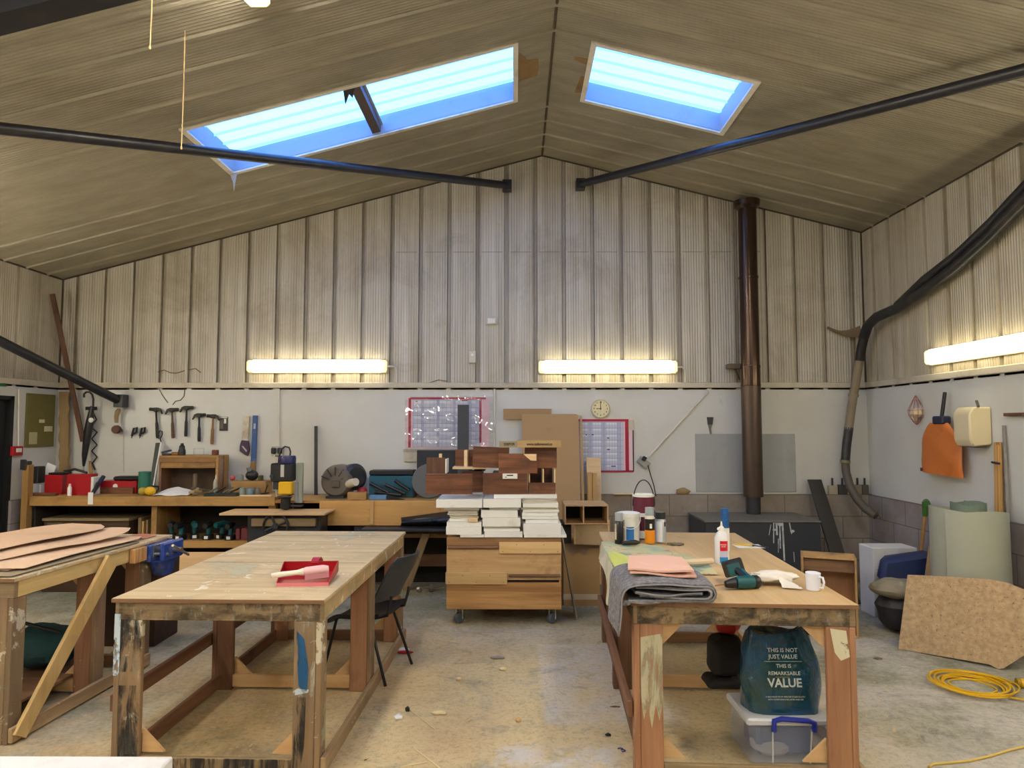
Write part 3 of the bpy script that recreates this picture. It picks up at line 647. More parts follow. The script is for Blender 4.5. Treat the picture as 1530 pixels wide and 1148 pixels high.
for nm, rows in stacks.items():
    ZROW = globals().setdefault('ZROW', {})
    zprev = zt + .0005
    for k in range(len(rows) - 1, -1, -1):
        a, b, c, d, sb = rows[k]
        y = FY + sb; th = max(.014, (d - c) * y / 1000)
        if k == 0 and nm == 'right': zprev = zprev + .0005
        z0 = zprev; z1 = z0 + th; zprev = z1 + .0012; ZROW[nm, k] = (z0, z1)
        TH('white_board', MB().box(fx(a, y), fx(b, y) - (.003 if nm != 'right' else 0), y, y + .58 + .01 * (k % 3), z0, z1, .0015), m_wb[0 if (d - c) > 3.5 else (1 if k % 2 else 2)],
           'white board in the %s stack on the wheeled bin, %s' % (nm, (ORD[k] + ' from the top') if k else 'topmost'), 'board', 'white boards stacked on the wheeled bin')
    cols[nm] = zprev
zo = ZROW['left', 8][1] + .0012
TH('timber_offcut', MB().box(fx(700, 6.19), fx(714, 6.19), 6.185, 6.228, zo, zo + .042, .002), w_raw, 'small raw wood offcut poking from the left white board stack', 'offcut')
# ---------------------------------------------------------------- brown drawer boards on top of the white stacks
ZT = max(cols.values())
def plank(px0, px1, py0, py1, y, lab, dep=.022, rz=0, mat=None, edge=True, z0=None, tilt=0, name='veneered_board', cat='board'):
    xa, xb = fx(px0, y), fx(px1, y); h = (py1 - py0) * y / 1000; L = xb - xa
    zb_ = fz(py1, y) if z0 is None else z0
    t = T(name, lab, cat, (xa, y, zb_), rz, None, 0, tilt)
    O('veneer_face', MB().box(0, L, 0, dep * .4, 0, h, .001), mat or w_brown, t, True)
    O('raw_core', MB().box(.001, L - .001, dep * .4, dep, .001, h - .001, .001), w_raw, t, True)
    return t
zz = ZT - fz(741)  # keep the pile resting on the boards whatever the stack height
b0 = lambda py, y=FY: fz(py, y) + zz
y = 6.205
plank(636, 706, 711.5, 741.5, y - .02, 'dark brown board at the left end of the pile, lowest row', .03, z0=ZT + .001)
def opendrawer(px0, px1, py0, py1, y, dep, lab, z0):
    xa, xb = fx(px0, y), fx(px1, y); h = (py1 - py0) * y / 1000; L = xb - xa
    t = T('drawer_box', lab, 'drawer', ((xa + xb) / 2, y + dep / 2, z0))
    O('drawer_front', MB().box(-L / 2, L / 2, -dep / 2, -dep / 2 + .018, 0, h * .45, .001), w_brown, t, True)
    O('drawer_side', MB().box(-L / 2, -L / 2 + .012, -dep / 2 + .018, dep / 2, 0, h, .001), w_raw, t, True)
    O('drawer_side', MB().box(L / 2 - .012, L / 2, -dep / 2 + .018, dep / 2, 0, h, .001), w_raw, t, True)
    O('divider', MB().box(L * .02, L * .02 + .012, -dep / 2 + .018, dep / 2, .01, h * .98, .001), w_raw, t, True)
    O('drawer_back', MB().box(-L / 2 + .012, L / 2 - .012, dep / 2 - .012, dep / 2, 0, h, .001), w_brown, t, True)
    O('drawer_base', MB().box(-L / 2 + .012, L / 2 - .012, -dep / 2 + .018, dep / 2 - .012, 0, .01), m_shadow, t, True)
    return t
mbd_ = plank(721.5, 788, 705, 736, y, 'wide reddish brown board in the middle of the pile, lowest row', .03, z0=ZT + .001)
opendrawer(790, 830, 699.5, 736, y + .02, .36, 'open brown drawer with pale divider at right end of the pile', ZT + .001)
plank(690, 723, 703, 734, y + .16, 'brown board leaning behind the gap in the lowest row', .03, math.radians(8), z0=ZT + .001)
TH('support_block', MB().box(fx(700), fx(716), y + .3, y + .5, ZT + .001, ZT + .19).box(fx(735), fx(785), y + .1, y + .5, ZT + .001, ZT + .185), m_shadow, 'dark carcass block inside the brown board pile', 'block')
t = T('broken_drawer', 'broken brown drawer corner standing upright at the left of the pile', 'drawer', (fx(652), y + .05, ZT + .19))
h = .145
O('end_grain_panel', MB().box(fx(637) - fx(652), fx(665) - fx(652), -.05, -.03, 0, h, .001), w_brownz, t, True)
O('side_panel', MB().box(fx(665) - fx(652) + .0005, fx(665) - fx(652) + .012, -.05, .16, 0, h * .9, .001), m_wht, t, True)
O('corner_peg', MB().box(.02, .045, -.028, 0, h * .3, h + .035, .001), w_raw, t, True)
Z2 = ZT + .195
t = T('broken_drawer', 'small brown drawer end with pale upright strip, upper left of pile', 'drawer', (fx(692), y + .2, Z2 + .03))
O('base_board', MB().box(fx(675) - fx(692), fx(725) - fx(692), -.13, .14, .0, .02, .001), w_raw, t, True)
O('back_board', MB().box(fx(677) - fx(692), fx(706) - fx(692), .02, .04, .0205, .175, .001), w_brown, t, True)
O('upright_strip', MB().box(.0, .03, -.10, .019, .0205, .175, .001), w_raw, t, True)
plank(706, 760, 663, 694, y + .045, 'long brown board with splintered left end, upper row of pile', .03, math.radians(-1), z0=Z2 + .05, tilt=math.radians(2.0))
tb_ = plank(745, 803, 674.5, 703.5, y - .0, 'brown board with torn pale corner in the upper row', .03, z0=ZT + .192)
O('torn_patch', MB().prism([(fx(782), y - .0012, ZT + .368), (fx(801.5), y - .0012, ZT + .368), (fx(801.5), y - .0012, ZT + .308), (fx(793), y - .0012, ZT + .31), (fx(788), y - .0012, ZT + .335)], (0, -.003, 0)), w_raw, tb_)
plank(784, 832, 664, 694.5, y + .06, 'brown board with diagonal grain at upper right of the pile', .03, z0=ZT + .236)
TH('support_block', MB().box(fx(803), fx(812), y + .1, y + .3, ZT + .2305, ZT + .2355).box(fx(705), fx(722), y + .34, y + .5, ZT + .1905, ZT + .222), m_shadow, 'dark packing piece under the upper brown boards', 'block')
xn, zn = fx(762), ZT + .142
np_ = O('name_plate', MB().box(xn - .068, xn + .068, y - .007, y - .0005, zn, zn + .048, .002), m_wht, mbd_, label='white printed name plate')
O('print', MB().box(xn - .03, xn + .03, y - .0078, y - .0071, zn + .026, zn + .036), m_ink, np_)
O('print', MB().box(xn - .045, xn - .03, y - .0078, y - .0071, zn + .012, zn + .018), m_ink, np_)
# cardboard strips and big sheets behind
y = 6.16; zc = ZT + .430
t = T('cardboard_strip', 'flattened cardboard strip printed with a web address atop the brown boards', 'cardboard', (fx(790), y + .1, zc))
m_cardl = P('pale_cardboard', 'b3966a', .8, dirt=.2, dc='99784a', ds=3)
O('strip', MB().box(fx(773) - fx(790), fx(838) - fx(790), -.1, -.085, 0, .066, .001).box(fx(773) - fx(790), fx(838) - fx(790), -.085, .1, 0, .004), m_cardl, t, True)
O('end_flap', MB().prism([(fx(746) - fx(790), -.13, .0), (fx(773) - fx(790), -.1, .0), (fx(773) - fx(790), -.1, .058), (fx(746) - fx(790), -.13, .06)], (0, .004, 0)), P('grey_cardboard', '9b9078', .8), t, True)
text('printed_text', 'www.oxforwood.co', .036, m_ink, t, (fx(806), y - .0015, zc + .03), bold=.0008, sx=.8)
text('printed_text', 'OXFOR', .034, m_ink, t, (fx(761), y - .017, zc + .03), rot=(PI / 2, 0, math.radians(15)), bold=.0008, sx=.9)
yy = 7.86
def fx2(px, y): return aY(px, 640, y).x
t = TH('cardboard_sheet', MB().prism([(fx2(781, 7.8), 7.55, .0), (fx2(866, 7.8), 7.55, .0), (fx2(866, 7.8), 7.93, aY(800, 621, 7.93).z), (fx2(862, 7.8), 7.93, aY(800, 619, 7.93).z), (fx2(780, 7.8), 7.93, aY(800, 619, 7.93).z)], (0, -.006, .0)), m_card, 'tall brown hardboard sheet leaning on the back wall behind the pile', 'sheet')
TH('cardboard_sheet', MB().prism([(fx2(868.5, 7.7), 7.58, .0), (fx2(874, 7.7), 7.58, .0), (fx2(871, 7.8), 7.92, aY(800, 622, 7.9).z), (fx2(868, 7.8), 7.92, aY(800, 621, 7.9).z)], (0, .01, 0)), m_card, 'narrow brown sheet edge beside the tall hardboard sheet', 'sheet')
TH('cardboard_strip', MB().box(fx2(752, 7.95), fx2(824, 7.95), 7.945, 7.953, aY(800, 627, 7.95).z, aY(800, 611, 7.95).z, .001), m_card, 'brown cardboard strip standing above the tall hardboard sheet', 'cardboard')
TH('pale_board', MB().box(fx2(876, 7.85), fx2(897, 7.85), 7.82, 7.84, 0, aY(880, 684, 7.83).z, .002), w_raw, 'pale plywood board behind the pine batten under the right planner', 'board')
TH('pine_batten', MB().box(fx2(877, 7.78), fx2(883.5, 7.78), 7.72, 7.77, 0, aY(880, 706, 7.75).z, .002).box(fx2(884, 7.78), fx2(890, 7.78), 7.71, 7.76, 0, aY(880, 707, 7.75).z, .002), w_pinez, 'short upright pine batten behind the stacked crates', 'batten')
# things beside the bin
t = T('plywood_box', 'open dark-lined plywood box on top of the crate right of the bin', 'box', (fx2(873, 6.9), 6.95, 0))
X0, X1 = aY(842, 750, 6.9).x, aY(906, 750, 6.9).x; zt2, zb2 = aY(870, 754, 6.8).z, aY(870, 783, 6.8).z
t.location = ((X0 + X1) / 2, 6.95, zb2)
L = X1 - X0; h = zt2 - zb2
O('top_panel', MB().box(-L / 2, L / 2, -.2, .2, h - .014, h, .002), w_ply, t, True)
O('base_panel', MB().box(-L / 2, L / 2, -.2, .2, 0, .012, .002), w_ply, t, True)
for xx in (-L / 2, -L * .08, L / 2 - .012): O('upright', MB().box(xx, xx + .012, -.198, .198, .0125, h - .0145), w_ply, t, True)
O('back_panel', MB().box(-L / 2 + .0125, L / 2 - .0125, .18, .19, .0125, h - .0145), m_shadow, t, True)
X0, X1 = aY(861, 800, 6.8).x, aY(914, 800, 6.8).x; zb3 = aY(870, 815, 6.75).z
t = T('wooden_crate', 'plain plywood crate stacked under the open plywood box', 'crate', ((X0 + X1) / 2, 6.95, zb3), math.radians(-8))
L = X1 - X0; h = zb2 - zb3 - .004
O('front_panel', MB().box(-L / 2 + .018, L / 2 - .018, -.19, -.175, 0, h, .002), W('aged_ply', '9c835e', 'b59c76', 'X', .6, .7, .2), t, True)
O('side_panel', MB().box(-L / 2, -L / 2 + .018, -.19, .19, 0, h, .002), w_ply, t, True)
O('side_panel', MB().box(L / 2 - .018, L / 2, -.19, .19, 0, h, .002), w_ply, t, True)
O('top_panel', MB().box(-L / 2 + .018, L / 2 - .018, -.175, .19, h - .012, h, .002), w_ply, t, True)
O('base_panel', MB().box(-L / 2 + .018, L / 2 - .018, -.175, .19, .0, .012, .002), w_ply, t, True)
X0, X1 = aY(838, 830, 6.95).x, aY(892, 830, 6.95).x; 
t = T('cardboard_carton', 'brown taped cardboard carton on the floor right of the bin', 'carton', ((X0 + X1) / 2 + .02, 7.2, 0))
L = X1 - X0; h = zb3 - .004
O('carton_body', MB().box(-L / 2, L / 2, -.3, .3, 0, h, .004), m_card, t, True)
O('tape', MB().box(-L / 2 + .0, L / 2 + .0, -.3015, -.3002, .06, .115), P('clear_tape', 'c7baa6', .3), t, True)
O('tape', MB().prism([(-L / 2, -.3008, h - .05), (L / 2, -.3008, h - .05), (L / 2, -.3008, h), (-L / 2, -.3008, h)], (0, -.0008, 0)).prism([(-L / 2, -.3008, h - .05), (-L / 2 + .1, -.3008, h - .13), (-L / 2 + .16, -.3008, h - .09), (-L / 2 + .22, -.3008, h - .13), (L / 2 - .1, -.3008, h - .05)], (0, -.0008, 0)), P('brown_tape', '8f7c66', .3), t, True)
p0, p1 = V(aZ(858, 925, 0)), V((.44, 6.62, .74))
TH('thin_plank', MB().hexa([(.565, 6.40, 0), (.58, 6.40, 0), (.58, 6.62, 0), (.565, 6.62, 0), (.432, 6.52, .79), (.447, 6.52, .79), (.447, 6.74, .79), (.432, 6.74, .79)]), P('grey_edge_board', '8f8272', .7), 'thin grey board leaning against the right side of the bin', 'board')
t = TH('black_crate', MB().box(aY(838, 790, 6.9).x - .02, aY(853, 790, 6.9).x, 6.85, 7.2, zb3 + .0, zb2 - .01, .004), m_shadow, 'dark crate end between the bin and the plywood crate', 'crate')
# black board and grey plank behind
TH('black_board', MB().box(fx2(624, 7.9), fx2(706, 7.9), 7.86, 7.89, 1.011, aY(660, 673, 7.88).z, .003), P('blackboard_face', '2b3036', .6), 'black board leaning on the wall below the left planner', 'board')
TH('grey_plank', MB().box(fx2(683.5, 7.7), fx2(700.5, 7.7), 7.7, 7.72, 1.011, aY(690, 605, 7.7).z, .002), P('slate_grey_laminate', '3d4248', .55), 'dark grey upright plank in front of the left planner', 'plank')
TH('round_disc', MB().lathe([(.0, -.01), (.185, -.01), (.19, 0), (.185, .01), (.0, .01)], (aY(641, 715, 7.5).x, 7.5, 1.0115 + .192), (0.1, -1, .1), 28), P('grey_grinding_disc', '5d6062', .6), 'grey round disc standing behind the left end of the pile', 'disc')
# ---------------------------------------------------------------- long bench along the back wall
ZB1 = 1.045; YF1 = 7.35
t = T('wall_bench', 'long old timber bench along the back wall under the hammers', 'workbench', (-3.95, 7.6, 0))
xa, xb = -5.30, -2.62
O('bench_top', MB().box(xa, xb, YF1, 7.93, ZB1 - .03, ZB1, .003), w_bench, t)
O('fascia', MB().box(xa, xb, YF1 - .03, YF1 - .001, ZB1 - .10, ZB1 + .0, .004), w_bench, t)
O('post', MB().box(-5.37, -5.305, YF1 - .06, YF1 + .03, 0, 1.39, .004), w_benchz, t)
O('post', MB().box(xb - .08, xb, YF1, YF1 + .08, 0, ZB1 - .031, .004), w_benchz, t)
O('divider', MB().box(-3.99, -3.93, YF1 + .02, 7.9, .0, ZB1 - .031, .003), w_benchz, t)
sh = O('lower_shelf', MB().box(-3.92, -2.71, YF1 + .03, 7.9, .535, .565, .002), w_bench, t)
O('shelf_edge', MB().box(-3.92, -2.71, YF1, YF1 + .029, .49, .568, .003), w_bench, t)
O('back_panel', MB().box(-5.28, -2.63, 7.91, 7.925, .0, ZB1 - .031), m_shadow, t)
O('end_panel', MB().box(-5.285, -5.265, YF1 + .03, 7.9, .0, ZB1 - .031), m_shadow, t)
t = T('wall_bench', 'pine fronted timber bench along the back wall behind the chair', 'workbench', (-1.7, 7.6, 0))
xa, xb, Z2B = -2.61, -.62, 1.01
O('bench_top', MB().box(xa, xb, 7.3, 7.93, Z2B - .03, Z2B, .003), w_bench, t)
O('apron', MB().box(-2.12, xb, 7.27, 7.299, .745, Z2B - .004, .003), W('knotty_pine', 'b98a4c', 'd2a766', 'X', .6, .6, .22, '7a5230', (('4a3422', 9, .72),), .05), t)
O('cover_strip', MB().box(aY(553, 770, 7.26).x, aY(558.5, 770, 7.26).x, 7.25, 7.269, .76, Z2B + .002, .002), w_pinez, t)
O('lower_rail', MB().box(-1.75, xb, 7.3, 7.36, .66, .735, .004), m_dk, t)
O('strut', MB().hexa([(-1.26, 7.50, 0), (-1.175, 7.50, 0), (-1.175, 7.56, 0), (-1.26, 7.56, 0), (-1.015, 7.30, .655), (-.93, 7.30, .655), (-.93, 7.36, .655), (-1.015, 7.36, .655)], .003), W('grey_strut', '8a7658', 'a18c6c', 'Z', 1, .7, .2), t)
O('lower_rail', MB().box(-1.45, xb, 7.36, 7.40, .60, .645, .003), W('rail_wood', '957246', 'a98350', 'X', 1, .7), t)
O('foot_board', MB().box(-2.5, xb, 7.62, 7.66, .24, .37, .003), w_darkx, t)
for x in (-2.58, -.70): O('post', MB().box(x, x + .08, 7.37, 7.45, 0, Z2B - .031, .004), w_benchz, t)
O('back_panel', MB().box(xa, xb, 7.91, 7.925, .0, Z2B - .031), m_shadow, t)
# dark machine cowl on the rail
t = T('machine_cowl', 'glossy dark metal cowl sitting in front of the pine bench by the bin', 'machine part', (-.9, 7.2, .74))
O('cowl', MB().sheet(lambda u, v: (-1.24 + .55 * u + .02 * math.sin(v * 3), 7.255 - .16 * math.sin(PI * v) * (.4 + .6 * u), .745 + .16 * v * (.55 + .45 * u)), 10, 10, .006), P('dark_gloss', '1d1e24', .25, dirt=.25, dc='4a3c30', ds=6), t)
O('ledge', MB().box(-1.62, -.66, 7.06, 7.262, .715, .74, .003), m_dk, t)
# saw table with handwheel
t = T('saw_table', 'plywood topped machine table with a dark handwheel by the wall bench', 'machine', (-2.45, 7.05, 0))
zt_ = .925
O('table_top', MB().box(-3.03, -1.95, 6.88, 7.26, zt_ - .022, zt_, .003), W('pale_table_ply', 'c49c6c', 'd8b487', 'X', .7, .6, .1, vary=.04), t)
O('cabinet', MB().box(-2.78, -2.02, 6.98, 7.25, 0, zt_ - .023, .01), m_dk, t)
O('edge_rail', MB().box(-2.72, -2.06, 6.93, 6.979, zt_ - .14, zt_ - .06, .004), W('grimy_rail', '6e5c42', '8a7656', 'X'), t)
c = aY(411, 787, 6.9)
hw = O('handwheel', MB().tube([(c.x + .125 * math.cos(a), 6.915, c.z + .125 * math.sin(a)) for a in [2 * PI * k / 28 for k in range(28)]], .013, 8, True), m_blk, t)
for k in range(4):
    a = k * PI / 2 + .4
    O('spoke', MB().tube([(c.x, 6.915, c.z), (c.x + .12 * math.cos(a), 6.915, c.z + .12 * math.sin(a))], .011, 8), m_dk, hw)
O('hub', MB().cyl((c.x, 6.89, c.z), (c.x, 6.98, c.z), .03, 16), m_dk, hw)
# ---------------------------------------------------------------- drill press
def PX(px, py, y): p = aY(px, py, y); return p.x, p.z
yd = 7.2
t = T('drill_press', 'black and yellow bench drill with blue motor cap', 'drill', (PX(430, 755, yd)[0], yd, zt_))
def bx(a, b, c, d, y0, y1, bev=.004):
    xa, zb_ = PX(a, d, yd); xb, zt2 = PX(b, c, yd); return MB().box(xa, xb, y0, y1, zb_, zt2, bev)
O('base', bx(424, 452, 755, 757.5, yd - .03, yd + .05), m_dk, t)
col = P('grey_green_column', '9aa090', .5, dirt=.2)
O('column', bx(441, 452, 692, 752, yd + .0, yd + .05), col, t)
O('guide', bx(440.5, 446, 720, 750, yd - .02, yd - .001), P('grey_guide', '8d9294', .4), t)
mh = O('motor_head', bx(408, 441, 692, 719, yd - .09, yd + .06, .012), m_blk, t)
O('rating_plate', bx(423.5, 429, 694, 712, yd - .0925, yd - .0905, 0), P('rating_plate', 'b9b6ac', .4), mh)
O('vent_ring', MB().cyl((PX(411, 711, yd)[0], yd - .1, PX(411, 711, yd)[1]), (PX(411, 711, yd)[0], yd - .05, PX(411, 711, yd)[1]), .022, 14), m_dk, mh)
x, z = PX(430, 681, yd); z0 = PX(430, 692, yd)[1]
O('motor_cap', MB().lathe([(.0, 0), (.085, 0), (.088, (z - z0) * .7), (.08, z - z0), (0, z - z0)], (x, yd, z0), n=24), P('navy_motor_cap', '25245a', .35), t)
O('gearbox', bx(410, 420, 717, 731, yd - .06, yd + .02, .01), m_dk, t)
O('body', bx(420, 440.5, 719, 738, yd - .10, yd - .0, .012), m_yel, t)
x, z = PX(429.5, 738, yd); z0 = zt_ + .03
O('chuck', MB().lathe([(.02, 0), (.05, .01), (.052, z - z0 - .02), (.072, z - z0), (.0, z - z0)], (x, yd - .05, z0 - .025), n=20), m_blk, t)
O('lever', MB().tube([(PX(414, 728, yd)[0], yd - .05, PX(414, 728, yd)[1]), (PX(416, 742, yd)[0], yd - .06, PX(416, 742, yd)[1])], .005, 6), m_chrome, t)
O('power_cord', MB().tube([(*q[:1], yd + .02, q[1]) for q in [PX(p, w, yd) for p, w in ((415, 694), (416, 682), (419, 672), (425, 667.5), (431, 669), (433, 675), (432.5, 681))]], .009, 8), m_blk, t)
# ---------------------------------------------------------------- things standing on the back bench
ZT1, ZT2 = ZB1 + .001, Z2B + .001
def bxm(a, b, c, y, dep, z0, bev=.004):   # box from bench z0 up to pixel row c at depth y
    xa, xb = PX(a, c, y)[0], PX(b, c, y)[0]; return MB().box(xa, xb, y, y + dep, z0, PX(a, c, y)[1], bev), (xa, xb, PX(a, c, y)[1])
def lat(px0, px1, py, y, z0, prof=None):
    xa, xb = PX(px0, py, y)[0], PX(px1, py, y)[0]; r = (xb - xa) / 2; h = PX(px0, py, y)[1] - z0
    prof = prof or [(0, 0), (1, 0), (1, 1), (0, 1)]
    return MB().lathe([(a * r, b * h) for a, b in prof], ((xa + xb) / 2, y, z0), n=18)
mb, q = bxm(67, 93, 710, 7.55, .16, ZT1)
t = T('tool_box', 'small red open tool box at the left end of the wall bench', 'tool box', ((q[0] + q[1]) / 2, 7.6, ZT1))
O('box_body', mb, m_red, t); O('tool_roll', MB().box(q[0] + .02, q[1] - .01, 7.57, 7.69, q[2] + .0005, q[2] + .025, .008), m_blk, t)
mb, q = bxm(100, 136, 709, 7.48, .13, ZT1)
t = T('tool_box', 'larger red tool box with raised black handle beside the white bottle', 'tool box', ((q[0] + q[1]) / 2, 7.58, ZT1))
O('box_body', mb, m_red, t); O('end_panel', MB().box(q[1] + .0005, q[1] + .03, 7.48, 7.61, ZT1, q[2] - .03, .004), m_wht, t)
O('handle', MB().tube([(q[0] - .02, 7.58, q[2] + .01), (q[0] - .1, 7.58, q[2] + .03), (q[0] + .02, 7.58, q[2] + .05), (q[0] + .16, 7.58, q[2] + .012)], .014, 8), m_blk, t)
mb, q = bxm(147, 204, 719, 7.67, .2, ZT1)
t = T('tool_box', 'long red tool case with a black bag lying on its lid', 'tool box', ((q[0] + q[1]) / 2, 7.7, ZT1))
O('box_body', mb, m_red, t); O('badge', MB().cyl(((q[0] + q[1]) / 2 - .02, 7.669, q[2] - .06), ((q[0] + q[1]) / 2 - .02, 7.664, q[2] - .06), .028, 16), m_wht, t)
O('lower_tray', MB().box(q[0] + .02, q[1] - .02, 7.635, 7.668, ZT1, ZT1 + .07, .003), w_brown, t)
TH('black_bag', MB().box(PX(166, 700, 7.65)[0], PX(207, 700, 7.65)[0], 7.68, 7.84, q[2] + .001, q[2] + .05, .018), m_blk, 'flat black bag lying on the long red tool case', 'bag')
t = T('bottle', 'small white bottle on the wall bench before the larger red box', 'bottle', (PX(104, 742, 7.42)[0], 7.42, ZT1))
O('bottle_body', lat(101.5, 107, 726, 7.42, ZT1, [(0, 0), (1, .0), (1, .8), (.6, .95), (.6, 1), (0, 1)]), m_wht, t)
z = PX(104, 726, 7.42)[1]; O('cap', MB().cyl((PX(104.2, 0, 7.42)[0], 7.42, z), (PX(104.2, 0, 7.42)[0], 7.42, z + .02), .012), m_wht, t)
TH('white_tag', MB().box(PX(131.5, 0, 7.31)[0], PX(139, 0, 7.31)[0], 7.312, 7.318, PX(0, 754, 7.31)[1], PX(0, 736, 7.31)[1], .001), m_paper, 'white card tag stuck on the front edge of the wall bench', 'tag')
TH('sanding_block', MB().box(PX(52, 0, 7.5)[0], PX(92, 0, 7.5)[0], 7.40, 7.46, ZT1, ZT1 + .03, .003), w_brown, 'low brown board in front of the small red tool box', 'board')
t = T('tub', 'black tub and white cup at the left post of the wall bench', 'tub', (PX(56, 0, 7.6)[0], 7.6, ZT1))
O('tub_body', MB().box(PX(49, 0, 7.6)[0], PX(60, 0, 7.6)[0], 7.55, 7.68, PX(0, 722, 7.6)[1], PX(0, 697, 7.6)[1], .01), m_blk, t)
O('cup', MB().box(PX(50, 0, 7.55)[0], PX(65, 0, 7.55)[0], 7.50, 7.6, ZT1, PX(0, 722.5, 7.6)[1], .012), P('cloudy_plastic', 'b9bcc0', .4), t)
TH('drawing', MB().prism([aY(62, 715, 7.8), aY(76, 719, 7.8), aY(84, 697, 7.85), aY(71, 691, 7.85)], (0, .004, 0)), m_paper, 'pale pencil drawing sheet propped in the left corner', 'paper')
TH('clamp_knob', MB().box(-5.36, -5.31, 7.28, 7.36, 1.391, 1.43, .008).box(-5.385, -5.32, 7.27, 7.289, 1.34, 1.45, .006), m_dk, 'small dark clamp on top of the left bench post', 'clamp')
t = T('caulking_gun', 'dark blue caulking gun lying between the red tool boxes', 'tool', (PX(146, 0, 7.5)[0], 7.5, ZT1))
O('barrel', MB().tube([(PX(139, 0, 7.45)[0], 7.45, ZT1 + .03), (PX(154, 0, 7.6)[0], 7.6, PX(0, 712, 7.6)[1])], .022, 10), P('navy_tool', '20243c', .4), t)
O('grip', MB().bar((PX(139, 0, 7.45)[0], 7.45, ZT1 + .025), (PX(146, 0, 7.5)[0], 7.5, ZT1 + .14), .03, .02), m_dk, t)
TH('canister', lat(208, 225.5, 705, 7.6, ZT1, [(0, 0), (1, 0), (1, .96), (1.03, .97), (1.03, 1), (.9, 1), (.88, .97), (0, .97)]), P('green_can', '2f6d5c', .35, dirt=.2, dc='5a6a60'), 'dark green metal canister beside the wooden tool cabinet', 'canister')
t = T('ear_defender', 'yellow ear defender lying on the wall bench front edge', 'ear defender', (PX(225, 0, 7.45)[0], 7.45, ZT1))
xe = PX(225, 0, 7.45)[0]
O('ear_cup', MB().ball((xe, 7.44, ZT1 + .05), .062, .04, .049, 18), m_yel, t)
O('ear_cup', MB().ball((xe - .1, 7.47, ZT1 + .045), .05, .03, .044, 14), P('dull_yellow', 'a8963a', .5), t)
O('headband', MB().tube([(xe + .04, 7.45, ZT1 + .02), (xe + .075, 7.47, ZT1 + .06), (xe + .05, 7.52, ZT1 + .09), (xe - .04, 7.54, ZT1 + .095)], .010, 6), m_blk, t)
# wooden tool cabinet
yc = 7.62; xa, xb, zt2 = PX(236, 0, yc)[0], PX(325, 0, yc)[0], PX(0, 681, yc)[1]
t = T('tool_cabinet', 'open fronted old wooden tool cabinet on the wall bench under the hammers', 'cabinet', ((xa + xb) / 2, yc + .12, ZT1))
O('top_panel', MB().box(xa, xb, yc, 7.9, zt2 - .02, zt2, .002), w_bench, t)
O('front_board', MB().box(xa, xb - .03, yc, yc + .016, zt2 - .075, zt2 - .0205, .002), W('cab_board', '6b4a28', '8d6738', 'X', .9, .6, .3), t)
O('front_board', MB().box(xa + .03, xb - .03, yc - .012, yc - .0005, zt2 - .14, zt2 - .077, .002), W('cab_board_low', '7a5630', '9c7440', 'X', .9, .6, .3), t)
O('side_panel', MB().box(xa - .005, xa + .02, yc + .017, 7.9, ZT1, zt2 - .0205), w_darkz, t)
O('side_panel', MB().box(xb - .029, xb + .0, yc, 7.9, ZT1, zt2 - .0205), w_benchz, t)
O('side_post', MB().box(xb + .001, xb + .055, yc - .0, yc + .03, ZT1 + .0, zt2 + .0, .002), w_brownz, t)
O('back_panel', MB().box(xa + .021, xb - .03, 7.88, 7.899, ZT1, zt2 - .0205), W('cab_back', '4a3a2c', '5e4a38', 'X'), t)
zc_ = zt2 + .001
TH('bottle', lat(267, 277.5, 662.5, 7.7, zc_, [(0, 0), (1, 0), (1, .35), (.75, .6), (.75, .75), (.4, .85), (.4, 1), (0, 1)]), m_blk, 'small black bottle on top of the wooden tool cabinet', 'bottle')
TH('block_plane', MB().box(PX(241, 0, 7.7)[0], PX(253, 0, 7.7)[0], 7.68, 7.75, zc_, zc_ + .02, .004).bar((PX(239, 0, 7.7)[0], 7.72, zc_ + .03), (PX(252, 0, 7.7)[0], 7.72, zc_ + .055), .04, .02), P('blue_black_tool', '1e2a35', .4), 'dark blue hand tool on the left top of the cabinet', 'tool')
TH('wood_block', MB().box(PX(255, 0, 7.72)[0], PX(266, 0, 7.72)[0], 7.7, 7.76, zc_, zc_ + .035, .006), W('orange_block', '7d4d20', '9c6730', 'X'), 'orange brown wood block beside the black bottle on the cabinet', 'block')
TH('wood_block', MB().box(PX(315.5, 0, 7.72)[0], PX(323.5, 0, 7.72)[0], 7.7, 7.76, zc_, zc_ + .06, .006), P('brick_red_block', '6e3325', .6), 'small brick red block at the right top of the cabinet', 'block')
TH('file_tool', MB().bar((PX(278, 0, 7.7)[0], 7.69, zc_ + .006), (PX(312, 0, 7.7)[0], 7.67, zc_ + .006), .02, .011), P('dusty_steel', '8f897c', .5, .4), 'flat steel file lying along the top of the cabinet', 'file')
TH('wire_frame', MB().tube([(PX(288, 0, 7.8)[0], 7.8, zc_ + .004), (PX(288, 0, 7.8)[0], 7.8, zc_ + .075), (PX(303, 0, 7.8)[0], 7.8, zc_ + .075), (PX(303, 0, 7.8)[0], 7.8, zc_ + .004)], .003, 5), m_chrome, 'thin wire frame standing on the top of the cabinet', 'wire')
TH('jar', lat(288.5, 296.5, 708, 7.78, ZT1, [(0, 0), (1, 0), (1, .9), (.8, 1), (0, 1)]), P('dusty_jar', '6b5d4c', .5), 'dusty jar standing inside the wooden tool cabinet', 'jar')
TH('paper', MB().sheet(lambda u, v: (PX(233 + 52 * u, 0, 7.5)[0], 7.42 + .2 * v, ZT1 + .004 + .085 * v * (1 - abs(2 * u - .95) * .75) + .006 * math.sin(u * 9)), 12, 6, .0015), m_paper, 'white paper sheet tented in front of the tool cabinet', 'paper')
